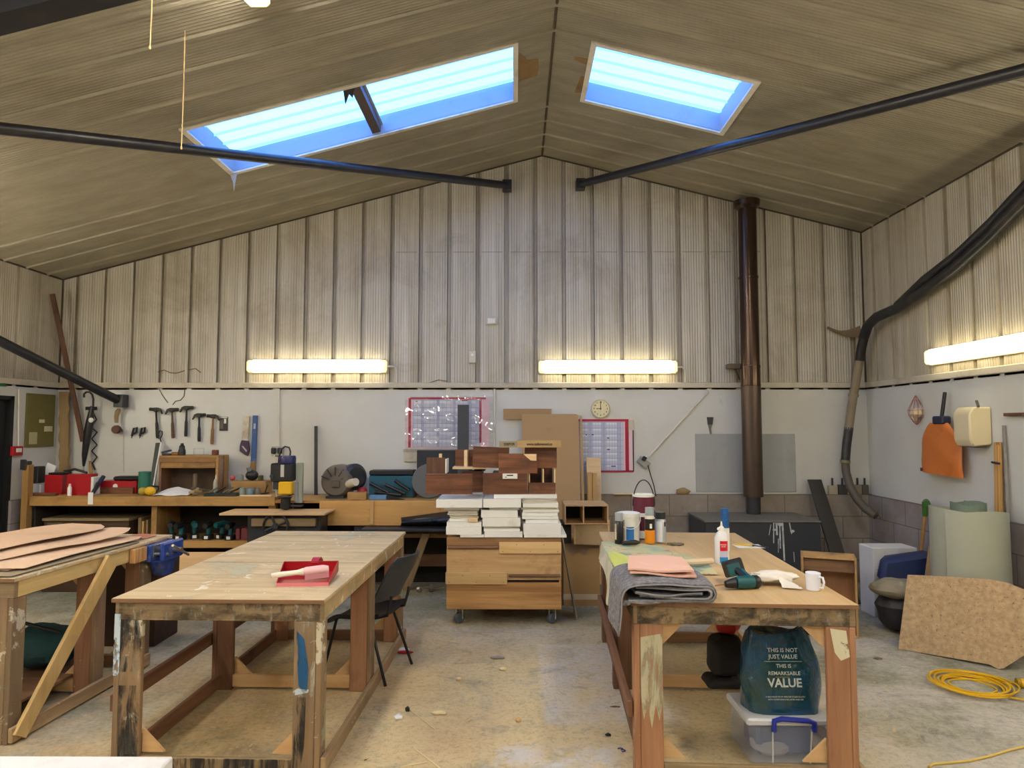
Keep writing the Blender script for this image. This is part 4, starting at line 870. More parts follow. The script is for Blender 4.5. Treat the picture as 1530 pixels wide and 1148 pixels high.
for i, (a, b, y, c, n) in enumerate(((287, 302, 7.40, '6b5f4a', 'grey'), (283, 303, 7.5, 'a98a55', 'tan'), (290, 313, 7.46, 'b59a68', 'pale'), (286, 318, 7.56, '4c4a40', 'black'), (289, 303, 7.43, 'd9cdb4', 'white'), (286, 301, 7.38, '5a5346', 'dull'))):
    t = T('chisel', '%s handled chisel lying loose on the wall bench before the cabinet' % n, 'chisel', (PX(a, 0, y)[0], y, ZT1), 0, 'chisels on the wall bench')
    xa, xb = PX(a, 0, y)[0], PX(b, 0, y)[0]; dy = .05 * (-1) ** i
    O('handle', MB().tube([(xa, y, ZT1 + .014 + .014 * i), (xa + (xb - xa) * .45, y + dy * .45, ZT1 + .016 + .014 * i)], .013, 8), P('chisel_handle_%d' % i, c, .5), t)
    O('blade', MB().bar((xa + (xb - xa) * .45, y + dy * .45, ZT1 + .016 + .014 * i), (xb, y + dy, ZT1 + .012 + .014 * i), .018, .005), P('chisel_steel', '77736a', .4, .6) if i == 0 else bpy.data.materials['chisel_steel'], t)
xa, xb = PX(306, 0, 7.4)[0], PX(355, 0, 7.4)[0]
t = T('tool_tray', 'dark green tray of dark tools near the bench front', 'tray', ((xa + xb) / 2, 7.44, ZT1))
O('tray', MB().box(xa, xb, 7.37, 7.52, ZT1, ZT1 + .028, .004), P('dark_green_tray', '1f2a24', .5), t)
for k in range(4): O('tool', MB().bar((xa + .05 + .08 * k, 7.39, ZT1 + .04), (xa + .10 + .085 * k, 7.5, ZT1 + .085), .02, .012), m_blk if k % 2 else P('tray_tool', '6a6a5a', .5), t)
t = T('glue_bottle', 'small clear glue bottle at the right end of the tool cabinet', 'bottle', (PX(322, 0, 7.55)[0], 7.55, ZT1))
O('bottle_body', lat(319, 325, 716, 7.55, ZT1, [(0, 0), (1, 0), (1, .8), (.5, 1), (0, 1)]), P('murky_plastic', 'a8a290', .3), t)
z = PX(0, 716, 7.55)[1]; O('nozzle', MB().cyl((PX(322, 0, 7.55)[0], 7.55, z), (PX(322, 0, 7.55)[0], 7.55, z + .05), .008, 10, .004), m_wht, t)
xa, xb = PX(345, 0, 7.6)[0], PX(397, 0, 7.6)[0]; zt3 = PX(0, 719, 7.6)[1]
t = T('pine_tray', 'shallow pine box carrying jars and a grinder on the wall bench', 'box', ((xa + xb) / 2, 7.68, ZT1))
O('front', MB().box(xa, xb, 7.6, 7.615, ZT1, zt3, .002), w_bench, t); O('lid', MB().box(xa, xb, 7.616, 7.8, zt3 - .015, zt3, .002), w_bench, t)
O('side', MB().box(xa, xa + .015, 7.616, 7.8, ZT1, zt3 - .016), w_bench, t); O('side', MB().box(xb - .015, xb, 7.616, 7.8, ZT1, zt3 - .016), w_bench, t)
z3 = zt3 + .001
TH('red_ball', MB().ball((PX(347, 0, 7.65)[0], 7.65, z3 + .03), .03), P('faded_red', 'b0463f', .5), 'faded red round cap on the pine box', 'cap')
t = T('glass_jar', 'small glass jar of white screws on the pine box', 'jar', (PX(359, 0, 7.65)[0], 7.65, z3))
O('jar_body', MB().lathe([(0, 0), (.034, 0), (.036, .05), (.028, .062), (0, .062)], (PX(359, 0, 7.65)[0], 7.65, z3), n=16), P('grey_glass', '8d918c', .15), t)
O('lid', MB().cyl((PX(359, 0, 7.65)[0], 7.65, z3 + .063), (PX(359, 0, 7.65)[0], 7.65, z3 + .075), .026), m_chrome, t)
t = T('angle_grinder', 'black angle grinder lying on the pine box below the blue level', 'grinder', (PX(376, 0, 7.66)[0], 7.66, z3))
x = PX(376, 0, 7.66)[0]
O('motor_body', MB().ball((x, 7.66, z3 + .06), .075, .05, .06, 14), m_blk, t)
O('gear_head', MB().cyl((x - .02, 7.66, z3 + .10), (x - .04, 7.66, z3 + .15), .03, 12), P('dull_grey_alloy', '6a6660', .5), t)
TH('putty_tub', MB().lathe([(0, 0), (.03, 0), (.03, .06), (0, .065)], (PX(389, 0, 7.65)[0], 7.65, z3), n=14), P('olive_tub', '4c4a22', .5), 'small olive tub at the right end of the pine box', 'tub')
for a, y, r, c, n in ((362, 7.46, .035, '7d8c88', 'grey green'), (374, 7.43, .04, '5c7784', 'blue grey'), (385, 7.47, .032, '6f6a5c', 'dusty brown')):
    TH('jar', MB().lathe([(0, 0), (r, 0), (r, .06), (r * .85, .07), (r * .85, .085), (0, .085)], (PX(a, 0, y)[0], y, ZT1), n=14), P('jar_' + n.replace(' ', '_'), c, .3), '%s jar in front of the pine box on the wall bench' % n, 'jar')
TH('pliers', MB().bar((PX(388, 0, 7.5)[0], 7.5, ZT1 + .012), (PX(402, 0, 7.55)[0], 7.55, ZT1 + .02), .02, .012).bar((PX(396, 0, 7.52)[0], 7.52, ZT1 + .03), (PX(400, 0, 7.53)[0], 7.53, ZT1 + .11), .02, .012), m_blk, 'black pliers lying right of the pine box', 'pliers')
TH('thin_board', MB().box(PX(362, 0, 7.42)[0], PX(408, 0, 7.42)[0], 7.355, 7.40, ZT1, ZT1 + .014, .001), w_raw, 'thin pale board lying at the bench edge before the jars', 'board')
TH('white_rod', MB().tube([(PX(227, 0, 7.58)[0], 7.58, ZT1 + .006), (PX(241, 0, 7.9)[0], 7.86, PX(0, 661, 7.9)[1])], .009, 8), m_wht, 'thin white rod leaning beside the green canister', 'rod')
TH('dark_batten', MB().bar((PX(226, 0, 7.72)[0], 7.72, ZT1 + .005), (PX(235, 0, 7.93)[0], 7.92, PX(0, 662, 7.93)[1]), .06, .015, (0, 1, 0)), P('dark_green_black', '171d1a', .5), 'dark green black batten leaning behind the white rod', 'batten')
TH('black_bar', MB().bar((PX(472, 0, 7.86)[0], 7.86, ZT2 + .0), (PX(470.5, 0, 7.97)[0], 7.965, PX(0, 637, 7.97)[1]), .033, .025, (0, 1, 0)), m_blk, 'tall thin black bar leaning alone on the back wall', 'bar')
# motor housing
x, z = PX(503, 0, 7.55)[0], 0
t = T('motor_housing', 'dark ribbed round motor housing on the pine fronted bench', 'motor', (x, 7.6, ZT2))
R = .185
O('drum', MB().lathe([(0, 0), (R * .8, 0), (R * .93, .02), (R, .06), (R, .2), (R * .9, .24), (0, .24)], (x, 7.48, ZT2 + R), (.12, 1, 0), 28), P('motor_casting', '6a6258', .55, .2, dirt=.3, dc='6a5c4a', ds=7), t)
O('cover_plate', MB().box(x - .035, x + .055, 7.455, 7.478, ZT2 + .12, ZT2 + .2, .006), P('motor_plate', '5e5348', .5), t)
for k in range(5):
    a = PI * (.12 + .19 * k); O('rib', MB().bar((x + .07 * math.cos(a), 7.474, ZT2 + R + .07 * math.sin(a)), (x + .165 * math.cos(a), 7.478, ZT2 + R + .165 * math.sin(a)), .012, .012, (0, 1, 0)), m_dk, t)
O('volute', MB().lathe([(0, 0), (.12, 0), (.15, .03), (.15, .11), (.11, .14), (0, .14)], (x + .12, 7.66, ZT2 + .22), (.75, -.65, .1), 22), m_dk, t)
O('outlet_pipe', MB().cyl((x + .15, 7.50, ZT2 + .16), (x + .25, 7.40, ZT2 + .19), .05, 16, .042), P('cream_tape', 'd8cfb8', .6), t)
O('foot', MB().box(x - .1, x + .1, 7.47, 7.7, ZT2, ZT2 + .025), m_dk, t)
TH('wood_block', MB().box(PX(521, 0, 7.4)[0], PX(549, 0, 7.4)[0], 7.34, 7.42, ZT2, PX(0, 735, 7.4)[1], .003), w_bench, 'square pine block on the bench beside the blue case', 'block')
t = T('rag', 'white rag with a red cloth hanging behind the pine block', 'rag', (PX(535, 0, 7.75)[0], 7.75, ZT2))
O('cloth', MB().sheet(lambda u, v: (PX(531 + 14 * u, 0, 7.7)[0], 7.86 + .02 * math.sin(8 * u), ZT2 + .002 + .2 * v), 8, 6, .006), m_wht, t)
O('red_cloth', MB().ball((PX(543, 0, 7.62)[0], 7.56, ZT2 + .07), .06, .05, .05, 12), m_red, t)
xa, xb = PX(551, 0, 7.6)[0], PX(617, 0, 7.6)[0]
t = T('tool_case', 'teal blue open tool case full of dark tools on the pine bench', 'tool case', ((xa + xb) / 2, 7.68, ZT2))
O('case_body', MB().box(xa, xb, 7.6, 7.8, ZT2, PX(0, 711, 7.6)[1], .006), P('teal_blue_case', '17576b', .45, dirt=.25, dc='20303a', ds=8), t)
O('lid', MB().box(xa, xb + .01, 7.6, 7.82, PX(0, 710.5, 7.6)[1], PX(0, 703, 7.6)[1], .012), m_blk, t)
O('end_block', MB().box(xb + .0005, xb + .02, 7.59, 7.8, ZT2, PX(0, 711, 7.6)[1]), m_blk, t)
for k, (a, b, c, d) in enumerate(((553, 722, 580, 738), (560, 735, 600, 742), (575, 724, 606, 740), (590, 718, 612, 735))):
    O('dark_tool', MB().tube([(PX(a, 0, 7.58)[0], 7.575, PX(0, b, 7.58)[1]), (PX(c, 0, 7.58)[0], 7.56, PX(0, d, 7.58)[1] + .02)], .018, 8), m_blk, t)
TH('blue_pad', MB().box(PX(553, 0, 7.4)[0], PX(578, 0, 7.4)[0], 7.36, 7.45, ZT2, ZT2 + .045, .003), P('pale_blue_card', '5c84b0', .6), 'pale blue sanding pad box in front of the teal case', 'box')
TH('steel_square', MB().prism([(PX(579, 0, 7.38)[0], 7.36, ZT2), (PX(606, 0, 7.38)[0], 7.36, ZT2), (PX(579, 0, 7.38)[0], 7.36, ZT2 + .045)], (0, .02, 0)), m_blk, 'black wedge shaped tool beside the pale blue pad', 'tool')
# ---------------------------------------------------------------- under the wall bench
xa, xb = -5.2, -4.26
t = T('wooden_chest', 'long dark wooden chest under the left part of the wall bench', 'chest', ((xa + xb) / 2, 7.6, 0))
O('chest_body', MB().box(xa, xb, 7.42, 7.85, 0, .77, .006), W('chest_wood', '3d2a1c', '573c28', 'X'), t)
O('lid', MB().box(xa - .01, xb + .01, 7.40, 7.86, .7705, .80, .004), W('chest_lid', '7a6a4e', '90805f', 'X'), t)
O('label_frame', MB().box(xa + .04, xa + .2, 7.412, 7.419, .64, .75, .002), P('dull_frame', '5d5646', .6), t)
for k, (a, b, c, col) in enumerate(((208, 213, 774, '7d6646'), (213.5, 217, 779, 'a98a4e'), (217.5, 219.5, 782, '6e3a28'), (220, 222.5, 777, '8a7a5c'))):
    TH('upright_offcut', MB().box(PX(a, 0, 7.45)[0], PX(b, 0, 7.45)[0] - .002, 7.45, 7.8, .0, PX(0, c, 7.45)[1], .002), P('offcut_%d' % k, col, .7), '%s board end standing upright beside the dark chest' % ('grey brown', 'yellow', 'dark red', 'olive')[k], 'board', None)
def ptool(px, y, z, rz, body, lab, ac=m_teal):
    x = PX(px, 0, y)[0]
    t = T('cordless_tool', lab, 'power tool', (x, y, z), rz)
    O('battery', MB().box(-.045, .045, -.055, .05, 0, .055, .008), m_blk, t, True)
    O('battery_label', MB().box(-.02, .02, -.0575, -.0552, .012, .045), m_wht, t, True)
    O('handle', MB().tube([(0, 0, .055), (0, .01, .13)], [.022, .026], 10), ac, t, True)
    O('motor_body', MB().lathe([(0, 0), (.028, .0), (.034, .03), (.034, .12), (.02, .16), (.014, .19), (0, .19)], (0, -.09, .155), (0, 1, 0.05), 14), body, t, True)
    return t
for px, y, rz, b, lab in ((258, 7.5, .3, m_dk, 'black cordless tool at the left end of the lower shelf'), (272, 7.42, -.2, m_blk, 'black cordless tool with white battery label, second along the lower shelf'), (292, 7.5, .5, m_teal, 'teal cordless tool beside the second battery on the lower shelf'), (313, 7.45, 0, m_blk, 'tall black cordless tool with large white label on the lower shelf'), (333, 7.5, -.4, m_teal, 'teal blue cordless tool right of the large white label'), (346, 7.42, 0, m_blk, 'black cordless tool beside the red cases on the lower shelf')):
    ptool(px, y, .5665, rz, b, lab)
TH('red_case', MB().box(PX(358, 0, 7.5)[0], PX(364, 0, 7.5)[0], 7.42, 7.6, .5665, .69, .004), P('dull_red_case', '7d3a40', .5), 'narrow dull red case on the lower shelf', 'case')
TH('red_case', MB().box(PX(366, 0, 7.5)[0], PX(384, 0, 7.5)[0], 7.42, 7.6, .5665, .69, .004), bpy.data.materials['dull_red_case'], 'wide dull red case at the right of the lower shelf', 'case')
TH('loose_board', MB().hexa([(-3.75, 7.0, 0), (-2.85, 7.0, 0), (-2.85, 7.02, 0), (-3.75, 7.02, 0), (-3.62, 7.32, .45), (-2.95, 7.32, .45), (-2.95, 7.34, .45), (-3.62, 7.34, .45)]), w_ply, 'brown plywood sheet leaning under the lower shelf of the wall bench', 'board')
TH('dark_cupboard', MB().box(-3.62, -2.98, 5.62, 6.0, 0, .78, .006), W('dark_cupboard_wood', '3a251a', '4d3324', 'X'), 'dark brown low cupboard behind the left bench under the vise', 'cupboard')
t = T('floor_jack', 'small castor and metal bits on the floor under the pine bench', 'castor', (PX(645, 0, 7.45)[0], 7.45, 0))
xw = PX(645, 0, 7.45)[0]
O('wheel', MB().lathe([(0, -.02), (.045, -.02), (.05, 0), (.045, .02), (0, .02)], (xw + .0, 7.45, .05), (1, .2, 0), 18), P('dusty_tyre', '6b6455', .7), t)
O('axle', MB().tube([(xw - .09, 7.43, .05), (xw + .2, 7.5, .06)], .012, 8), P('grimy_steel', '7a736a', .5, .5), t)
O('clip', MB().ball((xw - .13, 7.42, .035), .035, .03, .035, 10), m_chrome, t)
# ---------------------------------------------------------------- back wall fittings and hung tools
YW = YB - .001
def wp(px, py, y=YW): return aY(px, py, y)
def wbox(a, b, c, d, t0, t1=0, bev=.002):   # box on the back wall, pixel rectangle, sticking out t0
    p, q = wp(a, d), wp(b, c); return MB().box(p.x, q.x, YW - t0, YW - t1, p.z, q.z, bev)
def poly(pts, y, th): return MB().prism([aY(a, b, y) for a, b in pts], (0, th, 0))
# year planners
m_pink = P('crimson_border', 'a5183a', .5); m_pinkl = P('pale_pink_margin', 'e9c3cb', .6)
m_plan = P('planner_paper', 'c9cbdc', .6); m_grid = P('planner_grid', '8f93b5', .6); m_plan2 = P('planner_band', 'b3b8cf', .6); m_cell = P('planner_light_cells', 'dde3ee', .6)
def planner(lab, a, b, c, d, ca, cb, cc, cd, rows, bands, bottom=True):
    t = T('year_planner', lab, 'wall planner', wp((a + b) / 2, d))
    O('sheet', wbox(a, b, c, d, .006, 0, 0), m_pinkl, t)
    O('grid_area', wbox(ca, cb, cc, cd, .0072, .0061, 0), m_plan, t)
    mb = MB()
    for p, q in bands: 
        A, B_ = wp(p, cd), wp(q, cc); mb.box(A.x, B_.x, YW - .0082, YW - .0073, A.z, B_.z)
    O('weekend_band', mb, m_plan2, t)
    mb = MB(); k = 0
    for i in range(rows):
        yy0 = cc + (cd - cc) * (i + .08) / rows; yy1 = cc + (cd - cc) * (i + .42) / rows
        A, B_ = wp(ca + 2, yy1), wp(cb - 6, yy0); mb.box(A.x, B_.x, YW - .0079, YW - .0073, A.z, B_.z)
    O('light_row', mb, m_cell, t)
    mb = MB()
    for i in range(rows + 1):
        py = cc + (cd - cc) * i / rows; A = wp(ca, py); B_ = wp(cb, py); mb.box(A.x, B_.x, YW - .0089, YW - .0083, A.z - .0022, A.z + .0022)
    for i in range(17):
        px = ca + (cb - ca) * i / 16; A = wp(px, cd); B_ = wp(px, cc); mb.box(A.x - .0013, A.x + .0013, YW - .0089, YW - .0083, A.z, B_.z)
    O('grid_lines', mb, m_grid, t)
    return t
pl = planner('year planner under clear plastic behind the grey upright plank', 607, 731, 594, 670, 617, 717, 598, 668, 6, ((629, 634), (652, 657), (676, 681), (699, 704)))
for nm, r in (('left', (610, 614.5, 595, 669)), ('right', (716, 719.5, 595, 662)), ('top', (613, 726, 593.8, 597))):
    O('red_border', wbox(*r, .0085, .0062, 0), m_pink, pl)
for (x, y, w) in ((690, 598.5, 5), (694, 598.5, 5), (621, 600, 3)): O('printed_mark', wbox(x, x + w, y - .5, y + 1, .0096, .009, 0), m_pink, pl)
n = N('clear_plastic_film'); gl = n.n('BsdfGlossy', Roughness=.10); tr = n.n('BsdfTransparent'); mx_ = n.n('MixShader'); mx_.inputs[0].default_value = .16
n.t.links.new(tr.outputs[0], mx_.inputs[1]); n.t.links.new(gl.outputs[0], mx_.inputs[2]); n.t.links.new(mx_.outputs[0], n.t.nodes['Material Output'].inputs['Surface'])
m_film = n.m
def film(u, v):
    p = wp(606 + 131 * u, 676 - 84 * v)
    w = .016 * math.sin(7 * u + 9 * v) * math.sin(5 * v - 3 * u) + .022 * math.exp(-((u - .55) ** 2 * 60 + (v - .82) ** 2 * 40)) + .016 * math.exp(-((v - .36) ** 2 * 700)) * (1 if .25 < u < .6 else .1) + .007 * math.sin(23 * u + 3 * v) * math.sin(15 * v)
    return (p.x, YW - .045 - w, p.z)
t = T('plastic_sheet', 'clear crinkled plastic sheet hung over the left planner', 'plastic sheet', wp(670, 676))
O('film', MB().sheet(film, 40, 30), m_film, t, smooth=180)
O('bottom_batten', wbox(603, 738, 671.5, 676, .03, .004), P('grey_batten', 'a9a59c', .6), t)
O('bracket', wbox(604, 626, 674, 690, .028, .002), m_trim, t)
pl = planner('uncovered year planner under the round wall clock', 864, 946, 626, 705, 866, 931, 631, 703, 8, ((879, 885), (899, 905), (922, 928)))
for r in ((864, 939, 626.5, 630), (934.5, 939, 630, 704), (895, 946, 703, 706)): O('red_border', wbox(*r, .0085, .0062, 0), m_pink, pl)
O('corner_flap', wbox(939, 946.5, 628, 643, .0095, .0062, 0), m_trim, pl)
O('side_line', wbox(945.6, 946.6, 643, 705, .009, .0062, 0), m_dk, pl)
for (x, y, w) in ((875, 650, 2), (884, 650, 3), (907, 655, 3), (907, 672, 4), (913, 697, 7)): O('handwriting', wbox(x, x + w, y - 1, y + .6, .0098, .009, 0), P('purple_ink', '5b3a78', .7) if 'purple_ink' not in bpy.data.materials else bpy.data.materials['purple_ink'], pl)
# clock
c = wp(897, 611); t = T('wall_clock', 'round cream wall clock showing nine above the right planner', 'clock', (c.x, YW, c.z))
m_cream = P('cream_dial', 'e3d9ae', .5)
O('clock_case', MB().lathe([(0, 0), (.112, 0), (.112, .03), (.104, .034), (.1, .03), (0, .03)], c, (0, -1, 0), 36), P('cream_case', 'b9b294', .4), t)
O('dial', MB().lathe([(0, .0301), (.1, .0301), (.1, .0308), (0, .0308)], c, (0, -1, 0), 36), m_cream, t)
for k in range(1, 13):
    a = PI / 2 - k * PI / 6; text('numeral', str(k), .026, m_ink, t, (c.x + .078 * math.cos(a), YW - .0312, c.z + .078 * math.sin(a)), bold=.0008)
O('minute_hand', MB().box(c.x - .003, c.x + .003, YW - .034, YW - .0325, c.z - .015, c.z + .085), m_ink, t)
O('hour_hand', MB().box(c.x - .052, c.x + .01, YW - .036, YW - .0345, c.z - .004, c.z + .004), m_ink, t)
O('hub', MB().cyl((c.x, YW - .031, c.z), (c.x, YW - .038, c.z), .007, 12), m_ink, t)
# electrical boxes and conduits
m_sw = P('switch_box', 'cfcabb', .5, dirt=.3, dc='9a8d70')
t = T('switch_box', 'cream switch box high on the ribbed wall left of centre', 'switch', wp(735, 485)); O('box', wbox(727, 743, 474.5, 485.5, .035, .0, .006), m_sw, t); O('face', wbox(729, 740, 476.5, 483.5, .038, .0351, .002), m_wht, t)
t = T('thermostat', 'small upright cream control box with conduit above the rail', 'thermostat', wp(706, 543)); O('box', wbox(701, 711, 525, 543, .04, 0, .004), m_sw, t); O('dial', MB().cyl((wp(706, 531).x, YW - .041, wp(706, 531).z), (wp(706, 531).x, YW - .048, wp(706, 531).z), .016, 14), m_wht, t)
O('conduit', MB().tube([wp(708, 543, 7.98), wp(709, 556, 7.98), wp(708, 567, 7.97), wp(706, 572, 7.97)], .006, 6), m_cond, t)
t = T('wall_socket', 'metal wall socket with conduit beside the drill motor', 'socket', wp(412, 682)); O('box', wbox(407, 425, 667, 681, .045, 0, .004), P('metal_box', 'a9a69c', .4, .5), t); O('plug', wbox(408, 415, 669, 678, .08, .046, .01), m_blk, t); O('plug', wbox(417, 424, 669, 678, .07, .046, .01), m_blk, t)
O('conduit', MB().tube([wp(416.5, 667, 7.985), wp(416.5, 581, 7.985)], .011, 8), m_cond, t)
O('saddle', wbox(414.5, 419, 616, 619, .03), m_cond, t)
O('flex', MB().tube([wp(410, 680, 7.94), wp(410, 700, 7.9), wp(412, 722, 7.85)], .006, 6), m_cond, t)
TH('conduit', MB().tube([wp(739, 581, 7.985), wp(739, 668, 7.985)], .012, 8), m_cond, 'vertical white conduit on the wall right of the covered planner', 'conduit')
t = T('wall_socket', 'tilted grey metal socket at the lower end of the diagonal conduit', 'socket', wp(961, 700))
a, b = wp(1058, 585), wp(968, 684)
O('conduit', MB().tube([(a.x, 7.985, a.z), (b.x, 7.985, b.z)], .011, 8), m_cond, t)
c = wp(961, 691); m45 = (.7, 0, -.72)
O('box', MB().bar((c.x - .055, 7.97, c.z + .045), (c.x + .055, 7.97, c.z - .045), .085, .05, (0, 1, 0), .004), P('metal_clad_socket', '9a9c9a', .4, .5), t)
O('plug', MB().bar((c.x - .02, 7.93, c.z + .06), (c.x + .02, 7.93, c.z + .035), .05, .04, (0, 1, 0), .006), m_blk, t)
O('flex', MB().tube([(c.x + .045, 7.94, c.z - .03), wp(972, 710, 7.93), wp(977, 726, 7.93), wp(980, 742, 7.93)], .006, 6), m_blk, t)
TH('conduit', MB().tube([wp(164 + 20, 590, 7.985), wp(183.5, 705, 7.985)], .005, 6), m_cond, 'thin painted cable running down the wall beside the hanging pulley', 'cable')
# hammers
m_hh = P('hammer_steel', '26241f', .5, .3, dirt=.2, dc='4a3f30', ds=9)
def hammer(hx, hy, ex, ey, w, face, grip, lab):
    t = T('claw_hammer', lab, 'hammer', wp(ex, ey), 0, 'claw hammers on the wall')
    y = 7.965; A, B_ = wp(hx, hy, y), wp(ex, ey, y); s = face  # s=+1 face to the right
    O('handle', MB().tube([A, A + (B_ - A) * .42, A + (B_ - A) * .5, A + (B_ - A) * .9, B_], [.011, .012, .017, .019, .016], 10), grip, t)
    u = .0079 * w / 2
    hd = O('hammer_head', MB().cyl((A.x + s * .01, y, A.z), (A.x + s * u, y, A.z + .004), .019, 12).box(A.x - .024, A.x + .024, y - .018, y + .018, A.z - .026, A.z + .022, .006), m_hh, t)
    O('claw', MB().prism([(A.x - s * .02, y - .014, A.z + .022), (A.x - s * .02, y - .014, A.z - .014), (A.x - s * u * .65, y - .014, A.z - .02), (A.x - s * u, y - .014, A.z - .055), (A.x - s * u * 1.08, y - .014, A.z - .05), (A.x - s * u * .75, y - .014, A.z + .006)], (0, .028, 0)), m_hh, hd)
hw_ = W('hammer_wood_dark', '4f3a22', '6a4e30', 'Z'); hw2 = W('hammer_wood', '7c5530', '9a6f42', 'Z')
hammer(233, 612, 235.5, 655, 19, -1, m_blk, 'black handled claw hammer, first in the row by the clips')
hammer(257, 612.5, 258.5, 655, 19, 1, hw_, 'dark wooden handled claw hammer, second in the row')
hammer(279, 609.5, 277.5, 652.5, 19, 1, m_blk, 'black handled claw hammer hung highest in the row')
hammer(297.5, 620.5, 297.5, 660, 18.5, 1, m_blk, 'slim black handled claw hammer left of the brown one')
hammer(318.5, 622, 316.5, 664, 18, -1, hw2, 'light brown wooden handled claw hammer beside the black card')
t = T('tool_card', 'small black card of bits pinned right of the hammers', 'card', wp(335, 645)); O('card', wbox(328, 341, 623, 644, .006, 0, 0), m_blk, t); O('print', wbox(335, 338.5, 626, 633, .0075, .0061, 0), m_wht, t); O('print', wbox(329.5, 334, 627, 641, .0075, .0061, 0), P('card_print', '5a4f48', .6), t); O('print', wbox(328.6, 340, 623.6, 625, .0075, .0061, 0), m_wht, t)
for i, (x0, nm) in enumerate(((196, 'left'), (208, 'right'))):
    t = T('spring_clip', 'small black spring clip on the wall, %s of the two' % nm, 'clip', wp(x0 + 4, 655), 0, 'spring clips on the wall')
    O('clip_loop', MB().tube([wp(x0 + 1, 652, 7.97), wp(x0 + 4, 640, 7.97), wp(x0 + 8.5, 639, 7.97), wp(x0 + 8, 646, 7.97), wp(x0 + 3.5, 648, 7.97)], .013, 8), m_blk, t)
    O('clip_tail', MB().tube([wp(x0 + 2, 650, 7.97), wp(x0 + .5, 655, 7.97)], .006, 6), m_blk, t)
# pliers loop hung by the first hammer
TH('caliper', MB().tube([wp(237, 656, 7.96), wp(236.5, 648, 7.96), wp(239, 643.5, 7.96), wp(242.5, 645, 7.96), wp(242.5, 650, 7.96), wp(239, 656, 7.96), wp(242, 663, 7.96)], .007, 7), m_blk, 'black looped caliper hung beside the first hammer handle', 'caliper')
# saw and level
t = T('hand_saw', 'hand saw with purple handle hanging beside the blue level', 'saw', wp(365, 682))
O('blade', poly([(364, 622), (372.5, 622), (371.5, 640), (370, 660), (361, 658), (363, 640)], 7.975, .004), P('saw_steel', 'b3aea2', .4, .5, dirt=.5, dc='7a5a3a', ds=9), t)
O('handle', MB().prism([wp(a, b, 7.965) for a, b in ((360.5, 658), (371, 659), (372.5, 672), (370, 682), (366, 680), (357.5, 674), (358, 666))], (0, .024, 0), .004), P('purple_grip', '3a2442', .5), t)
O('grip_hole', MB().prism([wp(a, b, 7.963) for a, b in ((361, 667), (363, 666.5), (369, 673.5), (368, 676))], (0, .002, 0)), P('grip_hole_pale', 'b9a9a9', .5), t)  # pale flat patch marks the hole in the grip
t = T('spirit_level', 'tall blue spirit level leaning on the wall beside the saw', 'level', wp(377, 700))
O('body', poly([(377.5, 621), (384, 621), (381.5, 690), (374.5, 690)], 7.955, .03), P('level_blue', '1f4a86', .4, dirt=.35, dc='7f8790', ds=9), t)
O('vial', poly([(379, 633), (382, 633), (381.6, 641), (378.6, 641)], 7.953, .002), P('vial', '9fb2bf', .2), t)
O('end_piece', poly([(374.4, 690.4), (381.4, 690.4), (381, 704), (373, 704)], 7.955, .03), w_benchz, t)
# pulley, umbrella, lattice
t = T('hanging_pulley', 'rusty pulley block hanging under the end of the steel brace', 'pulley', wp(175, 650))
O('strap', MB().tube([wp(178, 611, 7.92), wp(176, 615, 7.92), wp(174, 622, 7.92), wp(174, 632, 7.92)], [.02, .03, .025, .02], 8), P('sandy_strap', '8f7b58', .8), t)
c = wp(174, 642, 7.92); O('sheave', MB().lathe([(0, -.03), (.045, -.03), (.05, -.015), (.04, 0), (.05, .015), (.045, .03), (0, .03)], c, (0, 1, 0), 20), P('rusty_red', '5e3a34', .6, dirt=.3), t)
O('hook', MB().tube([wp(179, 640, 7.92), wp(182, 642, 7.92), wp(183, 645, 7.92)], .009, 6), m_dk, t)
t = T('umbrella', 'closed black umbrella hanging by its crook handle', 'umbrella', wp(125, 705))
y = 7.88
O('crook_handle', MB().tube([wp(a, b, y) for a, b in ((125.5, 594), (125.5, 589), (129, 586), (134, 586), (138, 590), (139.5, 597), (139, 607))], .012, 8), P('dark_brown_handle', '2c211a', .4), t)
O('canopy', MB().tube([wp(138, 607, y), wp(136, 617, y), wp(134.5, 631, y), wp(130, 655, y), wp(126.5, 680, y), wp(125, 697, y)], [.02, .03, .045, .042, .03, .012], 12), m_blk, t)
O('tip', MB().tube([wp(125, 697, y), wp(124.5, 707, y)], .007, 6), m_chrome, t)
O('tie_tag', MB().ball(wp(136, 628, y - .05), .03, .006, .03, 12), m_wht, t)
t = T('lattice_hanger', 'black zigzag scissor lattice hanging beside the umbrella', 'hanger', wp(140, 705))
zz_ = [(139, 616), (144, 627), (137, 639), (145, 646), (137, 656), (145, 665), (137, 674), (145, 683), (138, 692), (142, 702)]
zz2 = [(133, 616), (130, 628), (139, 640), (135, 647)]
O('strut', MB().tube([wp(a, b, 7.972) for a, b in zz_], .009, 6), m_blk, t); O('strut', MB().tube([wp(a, b, 7.984) for a, b in zz2], .009, 6), m_blk, t)
O('top_bar', wbox(130, 146, 608, 613, .035, .01), m_blk, t)
TH('wedge_lath', MB().prism([wp(133, 708, 7.9), wp(138, 708, 7.9), wp(135, 689, 7.95), wp(132.5, 689, 7.95)], (0, .015, 0)), w_benchz, 'short pointed lath standing at the foot of the lattice hanger', 'lath')
